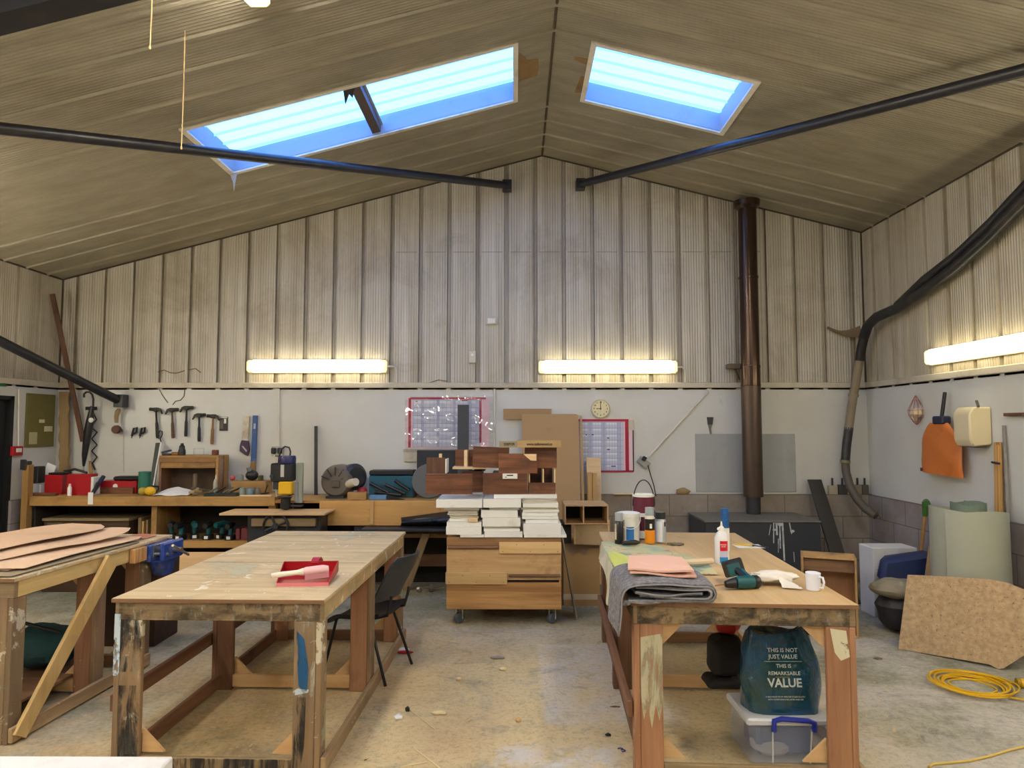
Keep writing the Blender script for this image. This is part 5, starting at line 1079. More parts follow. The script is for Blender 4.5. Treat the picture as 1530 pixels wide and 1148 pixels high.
# live-edge board and lath in the left corner
def edge(px, k): return px + .7 * math.sin(k * 1.7) + .8 * math.sin(k * 4.1)
pts = [(edge(88, k), 707 - k * 8.1) for k in range(16)] + [(edge(102, k + 5), 707 - (15 - k) * 8.1) for k in range(16)]
TH('live_edge_board', poly(pts, 7.9, .035), W('live_edge', '77603c', '97805a', 'Z', .8, .7, .3), 'rough barky board standing upright in the left corner', 'board')
a, b = wp(124, 660, 7.965), V((-5.44, 7.74, 3.36))
TH('timber_lath', MB().bar(a, b, .055, .022, (0, 1, 0), .002), w_darkz, 'long brown lath leaning across the left corner up to the cladding', 'lath')
# left wall fittings
XW = XL + .001
def lp(px, py, o=.0): return aX(px, py, XW + o)
def lbox(a, b, c, d, t0, t1=0, bev=.0):
    y0, y1 = lp(a, 600, t0).y, lp(b, 600, t0).y; z0 = aY((a + b) / 2, d, (y0 + y1) / 2).z; z1 = aY((a + b) / 2, c, (y0 + y1) / 2).z
    return MB().box(XW + t1, XW + t0, y0, y1, z0, z1, bev)
t = T('notice_board', 'olive pinned notice board on the left wall', 'notice board', lp(62, 670))
O('board', lbox(41, 83, 589, 668, .02, 0, .002), P('olive_felt', '6f6838', .8, dirt=.2, dc='857a4a'), t)
O('notice', lbox(46, 58, 646, 664, .022, .0201), P('cream_notice', 'b5ad83', .8), t); O('notice', lbox(68, 80, 637, 645, .022, .0201), P('white_notice', 'cfc8a4', .8), t); O('notice', lbox(60, 68, 627, 632, .022, .0201), bpy.data.materials['white_notice'], t)
t = T('fire_alarm_point', 'small red fire alarm call point on the left wall', 'fire alarm', lp(31, 680)); O('box', lbox(23, 38, 667, 681, .05, 0, .004), m_red, t); O('glass', lbox(28, 36, 670, 676, .053, .0501), m_wht, t)
O('conduit', MB().tube([lp(27.5, 667, .02), lp(28, 581, .02)], .009, 6), m_cond, t)
t = T('exit_sign', 'small green exit sign above the black door', 'sign', lp(3, 578)); 
y0, y1 = lp(-14, 570).y, lp(8, 570).y; z0, z1 = aY(0, 577, (y0 + y1) / 2).z, aY(0, 564, (y0 + y1) / 2).z
O('panel', MB().box(XW, XW + .015, y0, y1, z0, z1), P('exit_green', '0f6a3c', .4), t); O('pictogram', MB().prism([(XW + .0152, y1 - .06, z0 + .03), (XW + .0152, y1 - .03, z0 + .05), (XW + .0152, y1 - .03, z1 - .03), (XW + .0152, y1 - .08, z1 - .05)], (.001, 0, 0)), m_wht, t)
# paint brush, grey board, ledge things
t = T('paint_brush', 'dirty paint brush hung bristles up on the wall above the grey board', 'brush', wp(1062, 648))
O('bristles', poly([(1056.5, 623.5), (1066, 623.5), (1064.5, 635), (1058, 635)], 7.98, .015), P('grey_bristle', '44423e', .8), t)
O('handle', poly([(1058.5, 635.2), (1064, 635.2), (1062.5, 641), (1063.5, 649), (1061.5, 649), (1060, 641)], 7.98, .014), P('brush_handle', '6b6a66', .5), t)
TH('grey_wall_board', wbox(1040, 1187, 648.5, 735, .012, .0, .002), P('fibre_cement', 'a3a5a3', .7, dirt=.3, dc='8a8c8a', ds=3), 'flat grey fireproof board on the wall behind the flue', 'board')
TH('ledge_strip', MB().box(wp(916, 734, 7.93).x, wp(950, 734, 7.93).x, 7.90, 7.96, 1.0112, 1.022, .002), w_raw, 'pale wood strip on the block ledge behind the paint tins', 'strip')
TH('sponge', MB().ball((wp(1021, 730, 7.96).x, 7.965, 1.0112 + .035), .085, .03, .04, 16, lambda d: 1 + .12 * math.sin(9 * d.x + 7 * d.z)), P('tan_sponge', '9a8058', .9, bump=.5, bs=120), 'tan dusty sponge on the block ledge left of the stove', 'sponge')
for i, (a, b, c, col) in enumerate(((1238, 1251, 725, 'b0a48c'), (1252.5, 1266, 724, '4a4640'), (1277, 1287, 724, '8d8270'), (1288, 1297.5, 724, '5b554c'))):
    t = T('bolted_block', '%s block with upright bolt on the ledge beside the hose' % ('pale left end', 'black second', 'tan third', 'dark brown right end')[i], 'block', wp((a + b) / 2, 737, 7.97), 0, 'bolted blocks on the ledge')
    xa, xb = wp(a, 0, 7.96).x, wp(b, 0, 7.96).x
    O('block', MB().box(xa, xb, 7.945, 7.99, 1.0112, wp(0, c, 7.96).z, .003), P('bolt_block_%d' % i, col, .7, dirt=.3), t); O('bolt', MB().cyl(((xa + xb) / 2, 7.967, wp(0, c, 7.96).z), ((xa + xb) / 2, 7.967, wp(0, 714, 7.96).z), .011, 10), m_dk, t)
# ---------------------------------------------------------------- flue and stove
yf = 7.74; c = aY(1124.5, 700, yf); r = 14.3 * yf / 1000
m_flue = P('brown_flue_steel', '4b3b31', .22, .75, dirt=.25, dc='2d2420', ds=5)
t = T('flue_pipe', 'tall brown metal flue pipe rising from the stove to the roof', 'flue', (c.x, yf, .86))
zr = roof(c.x)
zs_ = [aY(1124, p, yf).z for p in (742, 576, 548, 415)]
O('pipe_section', MB().lathe([(r, zs_[0]), (r, zs_[1])], (c.x, yf, 0), n=40), P('matt_brown_flue', '54463c', .35, .6, dirt=.3, dc='3a302a', ds=4), t)
O('pipe_section', MB().lathe([(r * .985, zs_[1]), (r * .985, zs_[2])], (c.x, yf, 0), n=40), m_flue, t)
O('pipe_section', MB().lathe([(r * .96, zs_[2]), (r * .96, zs_[3])], (c.x, yf, 0), n=40), m_flue, t)
O('pipe_section', MB().lathe([(r * .945, zs_[3]), (r * .945, zr - .06)], (c.x, yf, 0), n=40), m_flue, t)
for z in zs_[1:]: O('joint_band', MB().lathe([(r * 1.01, z - .012), (r * 1.02, z), (r * 1.01, z + .012)], (c.x, yf, 0), n=40), m_flue, t)
O('stub', MB().lathe([(r * .72, .815), (r * .72, zs_[0] + .01)], (c.x, yf, 0), n=32), m_dk, t)
O('roof_collar', MB().lathe([(r * .95, zr - .17), (r * 1.3, zr - .14), (r * 1.35, zr - .07)], (c.x, yf, 0), n=40), m_flue, t)
O('bracket', MB().box(aY(1090, 0, 7.9).x, aY(1111, 0, 7.9).x, 7.82, 7.96, aY(0, 552, 7.9).z, aY(0, 545, 7.9).z, .003).bar((aY(1100, 0, 7.95).x, 7.9, aY(0, 553, 7.9).z), (aY(1108, 0, 7.95).x, 7.96, aY(0, 568, 7.9).z), .02, .02), P('rusty_bracket', '6e5c48', .7), t)
xs0, xs1 = aY(1054, 775, 7.2).x, aY(1226, 775, 7.2).x
t = T('wood_stove', 'wide black steel stove with white paint runs on its front', 'stove', ((xs0 + xs1) / 2, 7.5, 0))
m_stove = P('stove_black', '33363d', .5, .1, dirt=.25, dc='4a4742', ds=4)
O('body', MB().box(xs0, xs1, 7.2, 7.88, .06, .79, .006), m_stove, t)
O('top_plate', MB().box(xs0 - .01, xs1, 7.19, 7.89, .7905, .812, .003), P('stove_top_plate', '6d6a64', .6, .1, dirt=.3, dc='4b4843'), t)
O('plinth', MB().box(xs0 + .05, xs1 - .05, 7.25, 7.85, 0, .06), m_blk, t)
O('side_wing', MB().prism([(xs0 + .0, 7.19, .78), (xs0 + .1, 7.17, .74), (xs0 + .1, 7.17, .1), (xs0, 7.19, .1)], (0, .008, 0)), m_stove, t)
m_run = P('white_paint_run', 'b9c0c4', .6, dirt=.5, dc='5a5f66', ds=14)
for a, b, c0, d0, w in ((1156, 780, 1156, 812, 1.2), (1160, 779, 1161, 800, 2), (1165, 778, 1166, 820, 1.6), (1169, 778, 1172, 838, 1.8), (1152, 784, 1149, 800, .8), (1179, 780, 1183, 798, 1.2), (1163, 805, 1163, 826, .8), (1186, 825, 1187, 840, .7)):
    A, B_ = aY(a, b, 7.198), aY(c0, d0, 7.198); O('paint_run', MB().bar((A.x, 7.1985, A.z), (B_.x, 7.1985, B_.z), w * .0095, .0018, (0, 1, 0)), m_run, t)
for a, b, w in ((1160, 781, 5), (1166, 784, 6), (1184, 794, 5), (1157, 792, 4)):
    A = aY(a, b, 7.198); O('paint_splash', MB().ball((A.x, 7.199, A.z), w * .005, .002, w * .003, 10), m_run, t)
TH('dark_plank', MB().hexa([(3.36, 7.17 - .2, 0), (3.52, 7.17 - .2, 0), (3.52, 7.2 - .2, 0), (3.36, 7.2 - .2, 0), (aY(1207, 0, 7.9).x, 7.88, 1.19), (aY(1227, 0, 7.9).x, 7.88, 1.19), (aY(1227, 0, 7.9).x, 7.91, 1.19), (aY(1207, 0, 7.9).x, 7.91, 1.19)], .003), P('charcoal_plank', '35322f', .6), 'dark charcoal plank leaning on the wall right of the stove', 'plank')
# ---------------------------------------------------------------- hose in the right corner
m_hose = P('black_hose', '202024', .4, dirt=.35, dc='4b4336', ds=6); m_hoseb = P('dusty_hose', '8b7d64', .7, dirt=.4, dc='5e5242', ds=5); m_hosed = P('grey_hose', '564e44', .55, dirt=.4, dc='37322c', ds=6)
def rp(px, py, o): return aX(px, py, XR - o)
t = T('flexible_hose', 'thick patched hose bending down the right corner of the workshop', 'hose', aY(1310, 772, 7.8))
up_ = [rp(1530, 300, .10), rp(1480, 352, .10), rp(1430, 398, .10), rp(1380, 435, .10), rp(1340, 461, .12), aY(1310, 474, 7.42), aY(1297, 486, 7.6), aY(1291, 503, 7.72)]
d0 = (up_[0] - up_[1]).normalized(); up_ = [up_[0] + d0 * .75] + up_
O('upper_hose', MB().tube(up_, .055, 12), m_hose, t)
O('upper_hose', MB().tube([p + V((-.02, -.05, .10)) for p in up_[:5]] + [up_[5] + V((0, -.02, .03))], .045, 12), m_hose, t)
O('black_sleeve', MB().tube([aY(1291.5, 502, 7.72), aY(1287, 520, 7.78), aY(1284.5, 539, 7.81)], .052, 12), m_blk, t)
O('middle_hose', MB().tube([aY(1284.5, 537, 7.81), aY(1279, 570, 7.82), aY(1273, 605, 7.83), aY(1268, 642, 7.84)], .048, 12), m_hoseb, t)
O('black_patch', MB().tube([aY(1268.5, 639, 7.84), aY(1265, 665, 7.84), aY(1263, 690, 7.84)], .049, 12), m_hose, t)
O('lower_hose', MB().tube([aY(1263, 688, 7.84), aY(1264, 705, 7.84), aY(1270, 727, 7.76), aY(1281, 747, 7.66), aY(1294, 761, 7.56), aY(1309, 771, 7.46)], [.046, .046, .046, .046, .046, .042], 12), m_hosed, t)
for p, q in ((1275.5, 591), (1263, 690)): O('strap', MB().tube([aY(p, q - 2, 7.83), aY(p - .3, q + 2, 7.83)], .056, 12), m_hoseb, t)
O('cable_tie', MB().tube([aY(1304, 772, 7.46), aY(1312, 768, 7.45), aY(1316, 776, 7.45)], .006, 5), P('rust_tie', '7c4a38', .7), t)
TH('hanging_cobweb', MB().sheet(lambda u, v: V(aY(1237 + 48 * u, 489 + 14 * math.sin(u * 2.4) * .7 + (8 + 5 * u) * (v - .5) * (.35 + u) , 7.93)) + V((0, .04 * math.sin(3 * u + 2 * v), 0)), 14, 6, .006), P('dusty_web', '7d6a50', .95), 'dusty brown cobweb rag hanging off the bend of the hose', 'cobweb')
# ---------------------------------------------------------------- right wall things
t = T('net_bag', 'small red net bag of pale bulbs hung on the right wall', 'net bag', rp(1370, 632, .06))
c = rp(1369, 616, .05)
O('net', MB().lathe([(.005, .17), (.03, .12), (.075, .02), (.07, -.03), (.03, -.10), (.004, -.13)], c, (0, 0, 1), 10), P('red_net', 'a0605a', .8), t)
bpy.data.objects[t.children[0].name].modifiers.new('net', 'WIREFRAME').thickness = .005
O('bulb', MB().ball(c + V((0, 0, -.01)), .055, .06, .05), P('pale_bulb', 'd9c8a4', .7), t); O('bulb', MB().ball(c + V((0, .035, -.06)), .03, .03, .035), bpy.data.materials['pale_bulb'], t)
t = T('orange_bag', 'orange bag hung by a dark handle on the right wall', 'bag', rp(1406, 710, .1))
p0 = rp(1405, 672, .11); yc0, yc1 = rp(1377, 700, .1).y, rp(1436, 700, .1).y
def bagf(u, v):
    w = .5 + .62 * (1 - v) ** .6 if v > .75 else 1.0
    w = 1.0 - .55 * max(0, (v - .55) / .45) ** 1.6
    y = (yc0 + yc1) / 2 + (u - .5) * (yc1 - yc0) * w + .02 * (v - .5)
    return y, aY(0, 709 - 77 * v, (yc0 + yc1) / 2).z + .02 * (1 - v) * (u - .5) * -1
def bag_r(a, v):
    u = .5 + .5 * math.cos(a); y, z = bagf(u, v)
    return (XR - .09 - .05 * math.sin(a) * (1 - .3 * v) - .006 * math.sin(9 * v + 6 * u) , y, z)
O('bag_body', MB().sheet(lambda u, v: bag_r(2 * PI * u, v), 28, 12), P('orange_fabric', 'c9702c', .5, dirt=.15, dc='a84e0c', ds=7), t, smooth=60)
O('brand_mark', MB().box(XR - .1445, XR - .143, yc0 - .09, yc0 - .05, aY(0, 703, yc0).z, aY(0, 698, yc0).z), P('dark_print', '5a2a10', .6), t)
O('collar', MB().box(XR - .14, XR - .05, rp(1397, 0, .1).y - .0, rp(1414, 0, .1).y, rp(1405, 634, .1).z, rp(1405, 622, .1).z, .012) if False else MB().box(XR - .14, XR - .05, rp(1413, 600, .1).y, rp(1397, 600, .1).y, rp(1405, 634, .1).z, rp(1405, 622, .1).z, .012), P('navy_collar', '1d2240', .5), t)
O('handle', MB().bar(rp(1407, 624, .09), rp(1412, 586, .06), .035, .025, (1, 0, 0), .006), m_blk, t)
t = T('towel_dispenser', 'cream plastic paper towel dispenser on the right wall', 'dispenser', rp(1452, 668, .1))
ya, yb = rp(1483, 640, .0).y, rp(1424, 640, .2).y; za, zb_ = aY(0, 664, (ya + yb) / 2).z, aY(0, 609, (ya + yb) / 2).z
ya += .0; 
O('cover', MB().prism([(XR - .002, ya, za), (XR - .17, ya, za - .02), (XR - .20, ya, za + .04), (XR - .20, ya, zb_ - .06), (XR - .16, ya, zb_), (XR - .002, ya, zb_)], (0, yb - ya, 0), .012), P('cream_plastic', 'd8cba6', .35), t)
O('slot', MB().box(XR - .15, XR - .03, ya + .04, yb - .04, za - .025, za - .0215), m_dk, t)
O('latch', MB().bar(rp(1462, 608, .12), rp(1459, 599, .10), .02, .012), m_blk, t)
t = T('cane_bundle', 'tied bundle of bamboo canes leaning on the right wall', 'canes', rp(1488, 760, .08))
for k in range(5):
    a = rp(1484 + 1.9 * k, 661 + 4 * (k % 2), .05); O('cane', MB().tube([(XR - .07, a.y + .03 - .006 * k, .02), (XR - .03, a.y, a.z)], .011, 7), P('bamboo_%d' % k, ('b98a4a', 'c89a5a', 'b07f40', 'd0a866', 'bb8c4c')[k], .5), t)
O('tie', MB().tube([rp(1482, 691, .07), rp(1493, 693, .07)], .01, 6), m_dk, t)
a = rp(1498, 636, .03); TH('grey_rod', MB().tube([(XR - .07, a.y - .08, .0), (XR - .02, a.y, a.z)], .014, 8), P('grey_rod', '86817a', .5), 'straight grey rod leaning right of the bamboo canes', 'rod')
TH('wall_batten', MB().box(XR - .04, XR - .001, rp(1540, 0, 0).y, rp(1511, 0, 0).y, rp(1520, 622, 0).z, rp(1520, 617, 0).z, .003), w_darky, 'short brown wooden batten fixed on the right wall at the edge', 'batten')
# ---------------------------------------------------------------- chair
t = T('stacking_chair', 'black plastic chair with tubular legs pulled up to the middle bench', 'chair', (-1.115, 5.08, 0), math.radians(75))
# local: sitter faces +y (towards the bench); seat centre at origin
m_seat = P('black_seat', '17191d', .5); m_back = P('black_backrest', '2b2f35', .45); m_leg = P('black_tube', '121316', .35)
def seatf(u, v):
    x = (u - .5) * .46 * (1 - .10 * v); y = -.21 + .43 * v
    return (x, y, .445 + .03 * (2 * u - 1) ** 2 * (1 - v * .5) - .05 * max(0, v - .72) ** 2 * 14 + .04 * max(0, .2 - v) * 2)
O('seat', MB().sheet(seatf, 14, 14, .02), m_seat, t, True, smooth=60)
def backf(u, v):
    a = (u - .5); x = a * (.47 - .12 * max(0, v - .75) ** 2 * 12); z = .56 + .32 * v
    return (x, -.235 - .17 * v + .07 * (2 * a) ** 2, z)
O('backrest', MB().sheet(backf, 14, 10, .016), m_back, t, True, smooth=60)
for s in (-1, 1):
    O('back_post', MB().tube([(s * .14, -.12, .43), (s * .145, -.24, .46), (s * .15, -.262, .545), (s * .15, -.272, .60)], .011, 8), m_leg, t, True)
    O('front_leg', MB().tube([(s * .17, .0, .432), (s * .185, .14, .43), (s * .22, .235, 0)], .011, 10), m_leg, t, True)
    O('rear_leg', MB().tube([(s * .17, .0, .428), (s * .185, -.12, .43), (s * .225, -.27, 0)], .011, 10), m_leg, t, True)
O('under_frame', MB().tube([(-.17, 0, .43), (.17, 0, .43)], .011, 8), m_leg, t, True)
# ---------------------------------------------------------------- dustpan on the middle bench
mid = lambda px, py, dz=0: aZ(px, py, .905 + dz)
ZM = .9055
a, b, c, d = mid(413, 877), mid(502, 871.5), mid(505, 846), mid(424, 848)
b = V((-1.07, a.y + .02, 0)); c = V((-1.09, a.y + .30, 0)); d = V((-1.42, a.y + .28, 0)); a.z = 0
m_dp = P('dustpan_red', 'a00f1c', .35)
t = T('dustpan', 'red plastic dustpan lying on the middle bench', 'dustpan', ((a.x + c.x) / 2, (a.y + c.y) / 2, ZM))
def quad(p, q, r, s, z): return [V((w.x, w.y, ZM + zz)) for w, zz in zip((p, q, r, s), z)]
O('pan_floor', MB().prism(quad(a, b, c, d, (.004, .004, .02, .02)), (0, 0, .004)), m_dp, t)
O('pan_lip', MB().prism(quad(a, b, b, a, (.0, .0, .02, .02)), (0, -.004, 0)), P('dustpan_lip', 'd97a86', .4), t)
O('back_wall', MB().prism(quad(d, c, c, d, (.02, .02, .085, .085)), (0, .006, 0), .001), m_dp, t)
O('side_wall', MB().prism([V((d.x, d.y, ZM + .02)), V((d.x, d.y, ZM + .085)), V((a.x, a.y, ZM + .03)), V((a.x, a.y, ZM + .004))], (.005, 0, 0), .001), m_dp, t)
O('side_wall', MB().prism([V((c.x, c.y, ZM + .02)), V((c.x, c.y, ZM + .085)), V((b.x, b.y, ZM + .03)), V((b.x, b.y, ZM + .004))], (-.005, 0, 0), .001), m_dp, t)
mx = (c.x + d.x) / 2 + .02
O('handle', MB().sheet(lambda u, v: (mx - .022 + .044 * v, d.y + .01 + .14 * u, ZM + .07 + .035 * math.sin(PI * u * .9) - .06 * u * u), 8, 4, .008), m_dp, t)
t = T('dustpan_brush', 'pale pink handled hand brush lying across the red dustpan', 'brush', ((a.x + c.x) / 2, a.y + .08, ZM + .02))
m_pk = P('pink_brush', 'e3b9bc', .5)
p, q = V((a.x - .03, a.y - .005, ZM + .062)), V((b.x - .03, b.y + .10, ZM + .075))
O('brush_handle', MB().tube([p, p + (q - p) * .15, p + (q - p) * .45, p + (q - p) * .55], [.013, .016, .015, .022], 10), P('cream_handle', 'e6ddcb', .5), t)
O('brush_stock', MB().tube([p + (q - p) * .53, p + (q - p) * .6, p + (q - p) * .9, q], [.018, .026, .027, .018], 12), m_pk, t)
O('bristles', MB().bar(p + (q - p) * .58 + V((0, 0, -.03)), q + V((0, 0, -.03)), .04, .03), P('pink_bristle', 'c98f98', .9, bump=.5, bs=200), t)
# ---------------------------------------------------------------- right bench : cloths
ZR_ = .9055
def rl(x, y, z=0): return wm(br_) @ V((x, y, ZR_ + z))      # local coordinates on the right bench
m_bl = P('grey_blanket', '67666c', .95, dirt=.55, dc='a3a2a4', ds=42, bump=.6, bs=160); m_bll = P('blanket_edge', '8a8890', .95, bump=.6, bs=160)
t = T('grey_blanket', 'folded grey wool blanket hanging over the near corner of the right bench', 'blanket', rl(.2, .3, 0))
def xz(path, y0, y1, ph, nm='fold', th=.011, mat=None, ns=60):
    """a blanket layer: a cross-section path (x, z) carried back from the bench front"""
    pp = [V((a, 0, b)) for a, b in path]; L = [0]
    for p_, q_ in zip(pp, pp[1:]): L.append(L[-1] + (q_ - p_).length)
    def at(u):
        d = u * L[-1]
        for k in range(len(L) - 1):
            if d <= L[k + 1] or k == len(L) - 2: return pp[k].lerp(pp[k + 1], min(1, (d - L[k]) / (L[k + 1] - L[k])))
    def f(u, v):
        p_ = at(u); s_ = math.sin(14 * p_.x + ph) * .004
        return rl(p_.x + .012 * math.sin(4 * v + ph), y0 + (y1 - y0) * v + .012 * math.sin(7 * u + ph) * (1 - v), max(p_.z + s_ * (1.4 if p_.z > .03 else .3), -9 if p_.x < -.04 else .0135))
    O(nm, MB().sheet(f, ns, 8, th), mat or m_bl, t, smooth=70)
    if nm == 'fold': O('hem', MB().tube([V(f(k / 40, 0)) + V((0, -.004, 0)) for k in range(41)], .0045, 6), m_bll, t)
def arc(cx, cz, r, a0, a1, n=8): return [(cx + r * math.cos(math.radians(a0 + (a1 - a0) * k / n)), cz + r * math.sin(math.radians(a0 + (a1 - a0) * k / n))) for k in range(n + 1)]
xz([(-.03, .012), (.2, .010)] + arc(.37, .052, .042, -90, 90) + [(.2, .096), (.0, .090), (-.045, .076), (-.062, .04), (-.066, -.06), (-.075, -.14)], -.05, .44, 0)
xz([(.02, .032), (.2, .028)] + arc(.355, .052, .023, -90, 90) + [(.2, .075), (.0, .069)], -.045, .42, 1.3)
xz([(.0, .052), (.18, .047), (.34, .052)], -.048, .42, 2.4)
xz([(-.045, .05), (-.056, .0), (-.06, -.10), (-.07, -.22)], .10, .48, 1.0, 'side_drape')
xz([(-.06, .0), (.06, -.012), (.12, .0)], -.066, -.046, 0.5, 'corner_flap')
m_pinkc = P('pink_cloth', 'e2b4a0', .85, dirt=.15, dc='efd0bf', ds=6, bump=.25, bs=150)
t = T('pink_towel', 'folded pale pink cloth lying on top of the grey blanket', 'cloth', rl(.18, .3, .12))
for k in range(2):
    z = .133 + .014 * k
    O('fold', MB().sheet(lambda u, v: rl(-.005 + (.345 - .035 * v) * u + .05 * v - .012 * k, .075 - .03 * u + .40 * v + .004 * k, z + .004 * math.sin(7 * u + 3 * v + k) - .012 * u * (1 - v) * (1 - k)), 12, 12, .010), m_pinkc, t, smooth=60)
# painted dust cloth at the far-left corner
n = N('map_cloth'); w_ = n.coords((1, 1, 1), False)
colr = n.ramp(n.noise(w_, 3.2, 3, .5, .6), [(.32, '9fae9a'), (.45, 'b9bd93'), (.52, 'c9b98d'), (.6, 'c4c3a2'), (.7, 'a9b8ac')], 'LINEAR')
colr = n.mix(n.ramp(n.noise(w_, 7, 3, .6, 1.0), [(.60, 0.0), (.64, 1.0)]), colr, 'b88a6a')
colr = n.mix(n.ramp(n.noise(n.coords((1, 1, 1), False, (0, 0, 1)), 4.5, 2, .5, .8), [(.62, 0.0), (.65, .9)]), colr, '7f9a90')
m_map = n.out(colr, .85, 0, n.noise(w_, 90, 3), .2, .002)
t = T('dust_cloth', 'paint-marked pale green cloth spread under the paint tins', 'cloth', rl(.2, 1.4, 0))
O('spread', MB().sheet(lambda u, v: rl(-.03 + (.62 - .14 * v + .05 * math.sin(5 * v)) * u, .62 + 1.12 * v * (1 - .12 * u), .004 + .006 * abs(math.sin(6 * u + 4 * v)) + .02 * max(0, u - .9) * (1 - v)), 22, 22, .003), m_map, t, smooth=70)
O('yellow_patch', MB().sheet(lambda u, v: rl(-.025 + .13 * u * math.sin(PI * (.15 + .7 * v)), .66 + .62 * v, .016 + .004 * math.sin(9 * u + v * 7)), 8, 12, .002), P('lime_patch', 'c9cd63', .85, dirt=.4, dc='b9c6a0', ds=12, bump=.2), t, smooth=70)
O('hanging_side', MB().sheet(lambda u, v: rl(-.034 - .03 * v - .014 * math.sin(12 * u) * v, .62 + 1.1 * u, .01 - (.20 - .12 * u + .05 * math.sin(8 * u)) * v), 20, 8, .003), P('cream_cloth', 'c6bfa6', .9, dirt=.4, dc='93a08f', ds=8), t, smooth=70)
TH('rolled_paper', MB().tube([rl(.37, .80, .042), rl(.50, .83, .038), rl(.62, .90, .034)], [.014, .022, .02], 10), P('kraft_roll', 'd3bfa2', .8), 'cream rolled paper end lying beside the pink cloth', 'paper roll')
# ---------------------------------------------------------------- tins, cans and bottles
def tin(px, py, y_, name): 
    p = aZ(px, py, ZR_); return p
def lt(prof, c, mat, name, par, n=28): return O(name, MB().lathe(prof, c, n=n), mat, par)
zc0 = .013
def band(name, par, c, r, z0, z1, mat, a0, a1, n=14, off=.0008):
    # curved label on a can; angle measured from the camera side (-y), + to the right
    return O(name, MB().sheet(lambda u, v: (c.x + (r + off) * math.sin(a0 + (a1 - a0) * u), c.y - (r + off) * math.cos(a0 + (a1 - a0) * u), c.z + z0 + (z1 - z0) * v), n, 1), mat, par)
ZC = ZR_ + zc0
c = V((.885, 5.34, ZC)); t = T('paint_tin', 'large white paint tub with blue label among the tins', 'paint tin', c)
rr = .088; hh_ = .215
lt([(0, 0), (rr * .96, 0), (rr, hh_ - .03), (rr * 1.04, hh_ - .028), (rr * 1.05, hh_), (rr * .9, hh_ + .004), (0, hh_ + .002)], c, m_wht, 'tub', t)
band('blue_label', t, c, rr * .98, .015, .115, P('can_blue', '2a78c4', .4), -.35, .35)
band('photo_strip', t, c, rr * .985, .01, .17, P('photo_strip', 'b59a90', .5, dirt=.5, dc='6a4a40', ds=22), -1.05, -.5)
O('bail_handle', MB().tube([(c.x + rr * 1.03 * math.cos(a), c.y - .03 - .07 * math.sin(a), c.z + .19 - .09 * math.sin(a)) for a in [PI * k / 10 for k in range(11)]], .003, 6), m_wht, t)
c = V((1.035, 5.50, ZC)); t = T('paint_tin', 'tall maroon labelled paint tin with raised wire handle at the back', 'paint tin', c)
rr = .085; hh_ = .345
lt([(0, 0), (rr, 0), (rr, hh_ - .02), (rr * 1.04, hh_ - .018), (rr * 1.04, hh_), (rr * .85, hh_), (rr * .84, hh_ - .012), (0, hh_ - .012)], c, m_wht, 'tin', t)
band('maroon_label', t, c, rr, .20, .325, P('maroon', '5c1730', .45), -1.5, 1.5)
band('maroon_label', t, c, rr, .06, .17, bpy.data.materials['maroon'], -1.5, 1.5)
O('emblem', MB().ball((c.x + rr * .7, c.y - rr * .72, c.z + .19), .03, .006, .04, 14), P('dark_emblem', '2f3a3c', .5), t)
O('bail_handle', MB().tube([(c.x + .088 * math.cos(a), c.y - .02, c.z + .25 + .21 * math.sin(a) ) for a in [PI * k / 14 for k in range(15)]], .005, 6), m_dk, t)
def spray(c, r, h, body, capm, lab, parts=(), caph=.06):
    t = T('spray_can', lab, 'spray can', c)
    lt([(0, 0), (r, 0), (r, h * .88), (r * .75, h * .97), (r * .7, h), (0, h)], c, body, 'can', t)
    lt([(0, 0), (r * .92, 0), (r * .9, caph), (0, caph)], c + V((0, 0, h * .955)), capm, 'cap', t)
    for n_, z0, z1, m, a0, a1 in parts: band(n_, t, c, r, z0, z1, m, a0, a1)
    return t
m_gcap = P('grey_cap', '9aa3aa', .4)
spray(V((.79, 5.20, ZC)), .034, .18, P('black_can', '14141a', .3), m_gcap, 'black spray can with grey cap, left end of the tins', (('dots', .03, .15, P('cream_dots', 'cfc3a8', .5, dirt=.5, dc='1a1a1e', ds=40), -1.3, -.75),))
spray(V((1.03, 5.22, ZC)), .038, .22, P('cream_can', 'd9d2c6', .35), m_gcap, 'orange and black spray can with grey cap among the tins', (('orange_label', .0, .10, P('orange_label', 'e08a16', .35), -1.5, 1.5), ('black_label', .10, .185, P('black_red_label', '1c1211', .4), -1.5, 1.5), ('white_text', .115, .15, m_wht, -.2, .25)))
spray(V((1.125, 5.28, ZC)), .042, .185, P('silver_can', 'b3b9c2', .3, .2), P('black_cap', '22262b', .35), 'silver and white spray can with black cap, right end of the tins', (('white_label', .005, .16, P('white_label', 'dfe3ea', .35), -1.1, .15), ('side_mark', .12, .155, m_blk, .5, 1.0)), .05)
t = T('marker_cap', 'black pen shaped plug lying before the white paint tub', 'plug', V((.87, 5.12, ZC))); O('barrel', MB().tube([V((.80, 5.10, ZC + .018)), V((.90, 5.12, ZC + .02)), V((.935, 5.12, ZC + .02))], [.016, .02, .008], 10), m_blk, t)
def glue(c, s, lab, blue):
    t = T('glue_bottle', lab, 'glue bottle', c)
    lt([(0, 0), (.042 * s, 0), (.046 * s, .008), (.046 * s, .17 * s), (.034 * s, .20 * s), (.018 * s, .215 * s), (0, .215 * s)], c, P('glue_bottle_plastic', 'dfe0e4', .3) if 'glue_bottle_plastic' not in bpy.data.materials else bpy.data.materials['glue_bottle_plastic'], 'bottle_body', t)
    lt([(0, 0), (.018 * s, 0), (.016 * s, .028), (.008, .034), (.004, .066), (0, .066)], c + V((0, 0, .212 * s)), m_wht, 'nozzle', t)
    return t
c = V((1.366, 4.51, ZR_)); t = glue(c, 1.0, 'white glue bottle with red label square standing mid right bench', 0)
